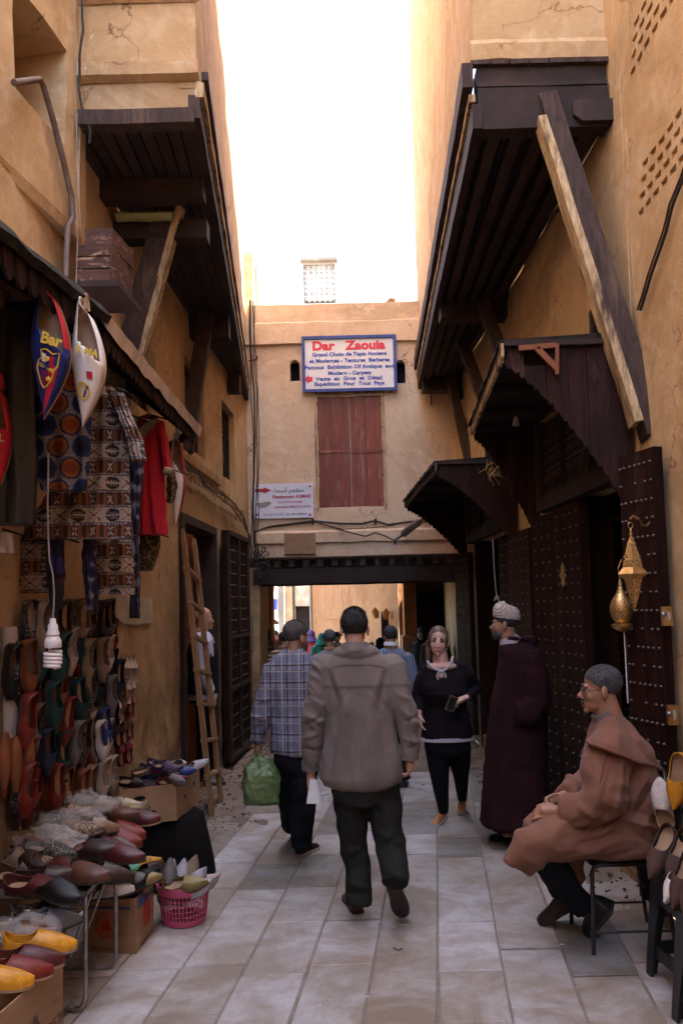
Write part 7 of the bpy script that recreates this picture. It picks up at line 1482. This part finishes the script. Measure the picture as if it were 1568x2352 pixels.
for i, (dx, dy, a_, el, c_, lab) in enumerate(((-.08,.03,-.3,1.3,'silver','silver slipper standing at the left rim of the pink basket'),(-.05,-.04,.1,1.5,'grey','grey slipper standing near the front left of the pink basket'),(.0,.02,.9,1.3,'silver','tall silver slipper leaning in the middle of the pink basket'),(.03,.05,.9,1.1,'beige','round beige slipper at the back of the pink basket'),(.04,.0,.7,.8,'silver','silver slipper leaning towards the street in the pink basket'),
       (.02,-.05,.5,.5,'silver','silver slipper lying over the front of the pink basket'),(.06,.04,.6,.5,'cream','pale slipper toe at the right of the pink basket'),(.03,-.09,.25,.18,'gold','gold slipper lying along the front rim of the pink basket'),(.0,.0,.2,.0,'gold','gold slipper deep in the pink basket'))):
    me = (FLAT, BAB)[i % 2]; t_ = V(math.cos(a_)*math.cos(el), -.25*math.cos(el)+.1, math.sin(el)); p = bc+V(dx-.03, dy, .13 if el > .3 else .2)-t_*.02
    place_slipper(me, p-V(.06 if el < .3 else 0, 0, 0), t_, (-math.sin(el)*.3+.1, -1, .4 if el > .3 else 1.5), c_, lab, 'slippers in the pink basket', s=.92)
# meter box and niche on the left wall by the passage
eb = thing('electric_box', 'narrow pale metal box on the left wall beside the passage', 'box', onx(572, 1490, LA, LB))
a, b = onx(566, 1413, LA, LB), onx(577, 1490, LA, LB); put('casing', MB().box(((a.x+b.x)/2+.03, (a.y+b.y)/2, (a.z+b.z)/2), (.05, .16, a.z-b.z)), 'steel', eb)
a, b = onx(567, 1532, LA, LB), onx(579, 1585, LA, LB); put('wall_niche_cover', MB().box(((a.x+b.x)/2+.012, (a.y+b.y)/2, (a.z+b.z)/2), (.02, .3, a.z-b.z)), 'wood_brace', LBD)
put('plaster_patch', MB().add([onx(px, py, (LX(0)+.016, 0), (LX(10)+.016, 10)) for px, py in ((262,1368),(300,1364),(350,1374),(352,1430),(330,1432),(312,1436),(285,1432),(268,1420))], [tuple(range(8))]), 'plaster_pale', LBD)
# ================================================================== RIGHT SIDE THINGS, SIGNS, CABLES
# signs on the end wall
sg = thing('painted_sign', 'blue framed white board with red and blue painted lettering above the shutters', 'sign', ept(802, 900)-V(0,.09,0))
a, b = ept(693, 778), ept(911, 900); ys = 11.235
put('board', MB().box(((a.x+b.x)/2, ys, (a.z+b.z)/2), (b.x-a.x-.02, .02, a.z-b.z-.02)), 'sign_white', sg)
fw = .042; f = [((a.x+b.x)/2, a.z-fw/2, b.x-a.x, fw), ((a.x+b.x)/2, b.z+fw/2, b.x-a.x, fw), (a.x+fw/2, (a.z+b.z)/2, fw, a.z-b.z-2*fw), (b.x-fw/2, (a.z+b.z)/2, fw, a.z-b.z-2*fw)]
for x, z, w, h in f: put('frame_bar', MB().box((x, ys-.02, z), (w, .035, h)), 'sign_frame', sg)
def line(s, x0, x1, base, cap, m, par, y=ys-.013, bold=.006, Y=11.3):
    p0, p1 = at(x0, base, Y), at(x1, base, Y); size = cap*Y/F/.70
    o = text('lettering', s, V(0,0,0)+origin(par), (1,0,0), (0,0,1), size, m, par, .002, bold*size, 'LEFT')
    xs = [v.co.x for v in o.data.vertices]; w0 = max(xs)-min(xs); k = (p1.x-p0.x)/w0; mn = min(xs)
    for v in o.data.vertices: v.co.x = (v.co.x-mn)*k
    o.location = V(p0.x, y, (p0.z+p1.z)/2)-origin(par); o.data.transform(Matrix.Identity(4)); return o
line('Dar   Zaouia', 718, 884, 806, 20, 'sign_red', sg, bold=.045)
for s, x0, x1, bs_, cp in (('Grand Choix de Tapis Anciens', 717, 887, 820.5, 8.5), ('et Modernes - Tentures  Berberes', 711, 894, 835, 8.5), ('Famous  Exhibition Of Antique  and', 701, 904, 849.5, 8.5), ('Modern - Carpets', 754, 852, 863.5, 8.5), ('Vente  en  Gros  et  Détail', 725, 877, 876, 8.5), ('Expédition  Pour  Tous  Pays', 722.5, 882, 888, 8.5)):
    line(s, x0, x1, bs_, cp, 'sign_blue', sg, bold=.03)
def poly_px(nm, pts, m, par, y, th=.003): return put(nm, MB().prism([V(at(px, py, 11.3).x, y, at(px, py, 11.3).z) for px, py in pts], (0, -th, 0)), m, par)
poly_px('arrow', ((700,874.5),(710,864),(710,869),(718,869),(718,880),(710,880),(710,885.5)), 'sign_red', sg, ys-.011)
s2 = thing('restaurant_sign', 'small pale lilac board with red arrow and conical dish picture by the left corner', 'sign', ept(651, 1189)-V(0,.03,0)); y2 = 11.262
a, b = ept(583, 1113), ept(720, 1189); put('board', MB().box(((a.x+b.x)/2, y2+.006, (a.z+b.z)/2), (b.x-a.x, .01, a.z-b.z)), 'sign_lilac', s2)
line('\ufe80\ufe8e\ufee4\ufeb3\ufe83 \ufee2\ufecc\ufec4\ufee3', 625, 698, 1131, 9, 'print_dark', s2, y2)
line('Restaurant ASMAE', 627, 714, 1144.5, 7.5, 'sign_darkred', s2, y2, .03); line('HAUTE GASTRONOMIE', 637, 695, 1156, 4.8, 'sign_darkred', s2, y2); line('Spécialités MAROCAINES', 632, 714, 1166.5, 5.2, 'sign_darkred', s2, y2); line('Tél : 035 74 12 18    Fax : 035 74 00 26', 604, 703, 1184, 4.2, 'print_dark', s2, y2)
poly_px('arrow', ((587,1123.5),(606,1123.5),(606,1120),(624,1127),(606,1134.5),(606,1131),(587,1131)), 'sign_darkred', s2, y2)
for cx, cy_ in ((591, 1117.5), (712, 1118), (591, 1183), (712, 1183.5)):
    poly_px('corner_ornament', [(cx+4.2*math.cos(k*.628)*(1 if k % 2 else .5), cy_+3.2*math.sin(k*.628)*(1 if k % 2 else .6)) for k in range(10)], 'sign_darkred', s2, y2)
mat('dish_grey', (.35,.33,.30)); mat('dish_white', (.8,.78,.75))
poly_px('dish_bowl', ((588,1160),(592,1155),(606,1151),(622,1154),(623,1158),(612,1166),(598,1168)), 'dish_grey', s2, y2); poly_px('dish_lid', ((591,1156),(594,1147),(598,1141),(597,1137),(600,1135),(603,1138),(602,1142),(609,1148),(618,1152),(605,1156)), 'dish_white', s2, y2-.004)
# hook, tube light and cables on the end wall
solo('wall_hook', 'bent iron hook on the wall left of the painted sign', 'hook', MB().tube([ept(572, 830)-V(0,.02,0), ept(590, 832)-V(0,.12,0), ept(592, 830)-V(0,.12,0), ept(592, 824)-V(0,.12,0)], .010, 6), 'iron', True)
tl = thing('tube_lamp', 'grey tubular street lamp slanting between the passage ledge and the canopy', 'lamp', at(905, 1242, 11.0))
pa, pb = at(907, 1241, 11.05), at(982, 1182, 10.7); put('housing', MB().tube([lerp(pa, pb, .22), lerp(pa, pb, .26), lerp(pa, pb, .78), lerp(pa, pb, .82)], [.03,.05,.05,.035], 12), 'steel', tl, True); put('arm', MB().tube([pa, pb], .02, 8), 'steel', tl, True); put('socket', MB().tube([lerp(pa, pb, .95), lerp(pa, pb, 1.08)], [.035,.03], 10), 'white_plastic', tl, True)
e_ = lambda px, py, d=.03: at(px, py, 11.3-d)
cable('cable', 'twisted cables strung across the pink wall below the shutters', [e_(584,1222,.12), e_(612,1212), e_(640,1206), e_(720,1197), e_(790,1203), e_(830,1203), e_(862,1196), e_(890,1205), e_(960,1196), e_(1010,1200), e_(1028,1212)], .014, group='cables on the end wall')
cable('cable', 'thinner pale cable hanging under the twisted cables', [e_(614,1213), e_(680,1204), e_(725,1200), e_(790,1216), e_(850,1212), e_(905,1206)], .006, 'cable_brown', group='cables on the end wall')
cable('cable', 'thick black cable dropping from the wall bracket to the slanting lamp', [e_(728,1198,.05), e_(760,1210,.06), e_(800,1222,.16), e_(840,1232,.16), e_(862,1224,.16), e_(885,1232,.16), e_(907,1242,.2)], .010, group='cables on the end wall')
for i, (px, py) in enumerate(((718,1197),(862,1198),(1018,1200),(907,1244))): solo('cable_bracket', f'small black iron cable bracket, {ORD[i]} from the left under the shutters', 'bracket', MB().box(e_(px, py, .03), (.03,.07,.07)).tube([e_(px, py-8, .07), e_(px, py+8, .07)], .006, 5), 'iron', False, 'iron cable brackets')
random.seed(3)
g = [(577,690),(575,760),(578,830),(583,905),(585,1000),(586,1100),(584,1180),(583,1250),(592,1300)]
for k, (off, r_) in enumerate(((0,.012),(5,.007),(-4,.008),(8,.006))):
    cable('corner_cable', ('thick black','thin dark','wavering brown','loose outermost')[k]+' cable running down the corner of the pink wall', [at(px+off+rnd(-3,3), py, 11.18+.02*k) for px, py in g], r_, 'cable' if k != 2 else 'cable_brown', 'cables down the wall corner')
l_ = lambda px, py, o=.05: onx(px, py, (LX(0)+o, 0), (LX(10)+o, 10))
for k in range(5):
    cable('wall_cable', ('topmost','second','third','fourth','lowest')[k]+' of the tangled cables looping along the left wall below the windows', [l_(px+rnd(-3,3), py+rnd(-5,5)+k*3, .05+.012*k) for px, py in ((424,1062),(455,1085),(478,1112),(510,1130),(540,1158),(558,1185),(572,1225),(578,1290))], .009-.001*k, 'cable' if k % 2 else 'cable_brown', 'cables along the left wall', sag=.012)
tg = MB()
for k in range(26):
    c = at(rnd(588,612), rnd(1262,1318), 11.15); a0 = rnd(0,6); r_ = rnd(.03,.09); tg.tube([c+V(r_*math.cos(a0+q*.6), rnd(-.02,.02), r_*math.sin(a0+q*.6)*1.2) for q in range(rnd(4,8).__int__())], rnd(.004,.008), 5)
tg2 = solo('cable_tangle', 'tangle of loose wires at the left end of the passage beam', 'cable', tg, 'cable', True); tg2['kind'] = 'stuff'
tw = MB()
for k in range(14):
    c = l_(rnd(455,560), 0, .1); px = rnd(440,560); py = 1072+(px-440)*.92+rnd(-4,8); c = l_(px, py, .08); tw.tube([c, c+V(rnd(.0,.06), rnd(-.05,.05), rnd(-.1,.02)), c+V(rnd(.0,.10), rnd(-.09,.09), rnd(-.16,.0))], .004, 4)
o = solo('loose_wire_ends', 'short loose wire ends sticking out of the cables on the left wall', 'cable', tw, 'cable_brown'); o['kind'] = 'stuff'
cable('corner_cable', 'pale cable in casing down the right edge of the pink wall beside the overhang', [at(978+k*2.5, py, 11.2) for k, py in enumerate((700,740,790,830,880,930))], .012, 'cable_brown')
for k, (o1, lb) in enumerate(((0,'thick black cable sagging down the near right wall'),(-7,'thinner black cable beside the thick one on the near right wall'))):
    cable('wall_cable', lb, [onx(px+o1, py, (1.74,0), (1.74,10)) for px, py in ((1600,300),(1568,405),(1545,470),(1528,530),(1505,600),(1488,655),(1470,712))], .009-.003*k, 'cable', 'cables on the near right wall')
# dry vine tuft on the far canopy, dangling bulb under the near one
vn = MB()
for k in range(30):
    c = at(rnd(1120,1185), rnd(1062,1085), 7.72); vn.tube([c, c+V(rnd(-.06,.06), rnd(-.03,.03), rnd(-.06,.04)), c+V(rnd(-.1,.1), rnd(-.04,.04), rnd(-.16,.02))], .004, 4)
o = solo('dry_vines', 'tuft of dry stems spilling over the smaller canopy', 'dry plant', vn, 'tan_cloth'); o['kind'] = 'stuff'
hb = thing('hanging_bulb', 'small bulb dangling on a looped wire under the large canopy', 'light bulb', at(1184, 975, 5.9)); put('wire', MB().tube([at(px, py, 5.9) for px, py in ((1170,870),(1176,895),(1160,925),(1150,925)) ]+[at(px, py, 5.9) for px, py in ((1176,895),(1184,925),(1184,945))], .003, 5), 'cable', hb); put('bulb', MB().lathe(at(1184, 970, 5.9), [(.004,.045),(.016,.03),(.02,.01),(.03,-.02),(.01,-.03)], 12), 'panel_cream', hb, True)
# lanterns on the nearest door leaf
LY = 4.22
br = thing('lantern_hook', 'ornate brass wall hook holding the star lantern on the studded door', 'hook', at(1494, 1230, 4.42))
put('back_plate', MB().prism([at(1494+x, 1190+y, 4.43) for x, y in ((0,-34),(4,-22),(3,-12),(7,0),(3,12),(5,24),(0,38),(-5,24),(-3,12),(-7,0),(-3,-12),(-4,-22))], (0,-.008,0)), 'brass', br); put('arm', MB().tube([at(px, py, y) for px, py, y in ((1494,1196,4.4),(1484,1208,4.36),(1472,1206,4.3),(1464,1190,4.26),(1452,1185,4.24),(1446,1192,4.22))], .006, 6), 'brass', br, True)
m, nt, bs = nodes('brass_pierced'); L = nt.links.new; v = coords(nt, True, (1,1,1)); w_ = N(nt, 'ShaderNodeTexVoronoi', feature='DISTANCE_TO_EDGE'); w_.inputs['Scale'].default_value = 95; L(v, w_.inputs['Vector'])
L(ramp(nt, w_.outputs['Distance'], .16, .22, (.62,.40,.17), (.015,.01,.006)), bs.inputs['Base Color']); L(ramp(nt, w_.outputs['Distance'], .16, .22, (.85,)*3, (0,)*3), bs.inputs['Metallic']); bs.inputs['Roughness'].default_value = .38
bump(nt, bs, w_.outputs['Distance'], .6, .004)
sl_ = thing('star_lantern', 'pierced brass lantern of two long pyramids hanging from the hook on the studded door', 'lantern', at(1457, 1402, LY))
c = at(1452, 1318, LY); sc = LY/F; hx = lambda r, z, n=6: [V(c.x+r*sc*math.cos(q*math.pi*2/n+.2), LY+r*sc*math.sin(q*math.pi*2/n+.2), c.z+z*sc) for q in range(n)]
put('upper_pyramid', MB().loft([hx(24, 16), hx(22, 30), hx(10, 70), hx(3, 84)]), 'brass_pierced', sl_); put('collar', MB().loft([hx(22, 17), hx(37, 0), hx(35, -3), hx(22, -12)]), 'brass', sl_); put('lower_pyramid', MB().loft([hx(22, -12), hx(14, -45), hx(1, -86)]), 'brass_pierced', sl_)
put('finial', MB().lathe(V(c.x, LY, c.z+83*sc), [(.008,0),(.006,.01),(.010,.018),(.004,.03),(.007,.04),(.002,.05)], 10), 'brass', sl_, True); put('ring', MB().tube([V(c.x+.012*math.cos(a)-.0, LY, c.z+112*sc+.016*math.sin(a)) for a in [k*.628 for k in range(11)]], .002, 5), 'brass', sl_)
gl_ = thing('globe_lantern', 'round pierced brass lamp with long neck beside the star lantern', 'lantern', at(1425, 1452, 4.5)); c = at(1426, 1400, 4.5); sc = 4.5/F
put('globe', MB().lathe(c, [(r*sc, z*sc) for r, z in ((8,-34),(14,-30),(22,-18),(25.5,-4),(25,8),(20,22),(12,34),(7,44),(5,56),(4,68))], 26), 'brass_pierced', gl_, True); put('base', MB().lathe(c, [(r*sc, z*sc) for r, z in ((8,-50),(16,-46),(22,-40),(24,-36),(24,-33),(12,-31))], 26), 'brass', gl_, True)
put('hanging_chain', MB().tube([c+V(0,0,68*sc), c+V(.0,.02,95*sc), c+V(.03,.05,115*sc)], .003, 5), 'brass', gl_); put('cord', MB().tube([at(px, py, 4.5) for px, py in ((1432,1450),(1435,1500),(1438,1560),(1441,1615))], .0035, 5), 'white_plastic', gl_)
for i, (px, py, lb) in enumerate(((1530,1415,'upper brass lock plate on the nearest studded door'),(1543,1642,'lower brass lock plate on the nearest studded door'))):
    p = at(px, py, 4.28); t = thing('lock_plate', lb, 'lock', p); put('plate', MB().box(p, (.05,.03,.10)), 'brass', t); put('keyhole_cover', MB().box(p+V(.003,-.018,0), (.012,.008,.045)), 'panel_cream', t); put('knob', MB().ell(p+V(-.028,-.03,.01), (.014,.014,.014), 10, 6), 'steel', t, True)
for i, (px, py, lb) in enumerate(((1291,1310,6.0,),(1163,1212,7.9,))[:0]): pass
p = at(1291, 1318, 5.95); solo('door_ornament', 'brass hand shaped ornament on the second studded door', 'ornament', MB().prism([p+V(x*.0032, 0, -y*.0032) for x, y in ((0,-26),(4,-14),(3,-4),(8,4),(3,12),(4,22),(0,30),(-4,22),(-3,12),(-8,4),(-3,-4),(-4,-14))], (0,-.012,0)), 'brass')
cable('pull_cord', 'thin pale cord with a knotted tassel hanging beside the second door', [at(1131,1238,6.8), at(1133,1290,6.8), at(1137,1350,6.8), at(1140,1368,6.8)], .005, 'cord'); solo('tassel', 'frayed pale tassel at the end of the hanging cord', 'tassel', MB().tube([at(1140,1366,6.8), at(1141,1372,6.8), at(1146,1382,6.8)], [.006,.015,.006], 6).tube([at(1140,1370,6.8), at(1134,1380,6.8)], [.012,.005], 6), 'cord')
# ---- chair
ch = thing('metal_chair', 'black metal chair with curved back under the seated man', 'chair', (1.42, 4.35, 0)); mat('black_metal', (.012,.011,.012), (.02,.018,.018), 12, .35, bmp=.05, spec=.5)
x0, x1, y0, y1, zs = 1.20, 1.53, 4.16, 4.55, .445
put('seat', MB().loft([[V((x0+x1)/2+a*(x1-x0)/2, (y0+y1)/2+b*(y1-y0)/2, z) for a, b in ((-1,-.8),(-.8,-1),(.8,-1),(1,-.8),(1,.8),(.8,1),(-.8,1),(-1,.8))] for z in (zs-.02, zs+.012)]), 'black_metal', ch)
for y in (y0, y1):
    put('leg', MB().tube([V(x0-.01, y, 0), V(x0, y, .40), V(x0+.012, y, .425), V(x0+.04, y, .435), V(x1-.05, y, .435)], .0115, 8), 'black_metal', ch, True)
    put('leg', MB().tube([V(x1+.07, y, 0), V(x1+.02, y, .40), V(x1-.02, y, .43), V(x1-.05, y, .435)], .0115, 8), 'black_metal', ch, True)
    put('side_rail', MB().tube([V(x0-.005, y, .11), V(x1+.05, y, .11)], .007, 6), 'black_metal', ch, True)
put('back_frame', MB().tube([V(x1-.02, y0, .43), V(x1+.01, y0, .6), V(x1+.06, y0+.01, .82), V(x1+.07, y0+.05, .87), V(x1+.07, y1-.05, .87), V(x1+.06, y1-.01, .82), V(x1+.01, y1, .6), V(x1-.02, y1, .43)], .0125, 8), 'black_metal', ch, True)
put('backrest', MB().loft([[V(x1+.045+dx+.02*(1-((y-4.355)/.2)**2), y, z) for dx, z in ((0,.66),(.012,.84),(.022,.84),(.012,.66))] for y in [y0+.02+k*.035 for k in range(11)]]), 'black_metal', ch, True)
# ---- black plastic stools with slippers at the right edge
mat('stool_plastic', (.014,.015,.020), (.010,.010,.014), 8, .35, bmp=.05, spec=.5)
def stool(label, x, y, rot, h=.46):
    t = thing('plastic_stool', label, 'stool', (x, y, 0), 'black plastic stools'); Rm = Matrix.Rotation(rot, 3, 'Z'); P = lambda a, b, z: V(x, y, 0)+Rm @ V(a, b, 0)+V(0,0,z)
    put('seat', MB().loft([[P(a*w, b*w, z) for a, b in ((-1,-.7),(-.9,-.9),(-.7,-1),(.7,-1),(.9,-.9),(1,-.7),(1,.7),(.9,.9),(.7,1),(-.7,1),(-.9,.9),(-1,.7))] for z, w in ((h-.05,.158),(h-.01,.155),(h,.145))]), 'stool_plastic', t, 40)
    for sa in (-1, 1):
        for sb in (-1, 1):
            g = MB(); g.loft([[P(sa*(w-c), sb*(w-d), z) for c, d in ((0,0),(.085*k,0),(.085*k,.014),(.014,.014),(.014,.085*k),(0,.085*k))] for z, w, k in ((0,.185,.55),(.2,.172,.75),(h-.05,.158,1.1))]); put('leg', g, 'stool_plastic', t)
    g = MB()
    for a, b in (((-1,-1),(1,-1)),((1,-1),(1,1)),((1,1),(-1,1)),((-1,1),(-1,-1))): g.beam(P(a[0]*.153, a[1]*.153, h-.07), P(b[0]*.153, b[1]*.153, h-.07), .012, .09)
    put('apron', g, 'stool_plastic', t)
    for a, b in (((-1,-1),(1,-1)),((1,-1),(1,1)),((1,1),(-1,1)),((-1,1),(-1,-1))): put('stretcher', MB().beam(P(a[0]*.16, a[1]*.16, .12), P(b[0]*.16, b[1]*.16, .12), .012, .06), 'stool_plastic', t)
    return t
stool('black plastic stool nearer the seated man at the right edge', 1.58, 3.80, .12); stool('black plastic stool cut by the right edge of the picture', 1.53, 3.38, .12, .47)
SR = 'slippers displayed on the stools'
for x, y, z, tdir, up, c_, me, lab in ((1.56,3.86,.62,(-.55,-.25,-.8),(-.6,-.6,.5),'canvas',BAB,'brown canvas slipper with dark edge leaning down over the first stool'),(1.60,3.76,.63,(-.5,-.2,-.85),(-.6,-.6,.5),'canvas',BAB,'brown canvas slipper with white rim, second from the chair'),(1.56,3.62,.58,(-.5,-.2,-.85),(-.6,-.6,.5),'canvas',BAB,'brown canvas slipper with black rim, third from the chair'),
      (1.54,3.48,.60,(-.45,-.2,-.85),(-.6,-.6,.5),'canvas',BAB,'lowest brown canvas slipper over the near stool'),(1.58,3.98,.60,(-.15,-.1,.95),(-.6,-.8,0),'white',MULE,'white slipper standing upright behind the brown ones'),(1.60,3.80,.98,(-.2,0,-1),(-.6,-.7,.2),'yellow',BAB,'black and yellow slipper at the right edge with a small badge'),(1.62,3.78,.75,(-.1,0,-1),(-.6,-.7,.2),'black',BAB,'black slipper with yellow trim below the yellow one'),(1.58,3.72,.52,(-.6,-.3,-.6),(-.6,-.6,.5),'white',FLAT,'white rimmed sandal under the brown slippers')):
    place_slipper(me, (x-.06, y, z+.06), tdir, up, c_, lab, SR, s=.95, sole='sole_dark')
rk = thing('display_stand', 'thin dark stand at the right edge holding the yellow and black slippers', 'stand', (1.66, 3.8, 0)); put('post', MB().tube([V(1.66,3.82,0), V(1.66,3.82,1.12)], .010, 8), 'black_metal', rk); put('cross_bar', MB().tube([V(1.54,3.8,1.1), V(1.70,3.8,1.1)], .007, 6), 'black_metal', rk)
# unseen house added behind the camera to cut sky light on the street
ob_ = thing('sky_blocking_house', 'plastered house added behind the viewer to hold back sky light', 'building', (0, -4.2, 0)); put('wall', wallmb((2.2, -4.0), (-3.2, -4.0), 0, 6, (), .1, .8, .01, .2), 'plaster_left', ob_)
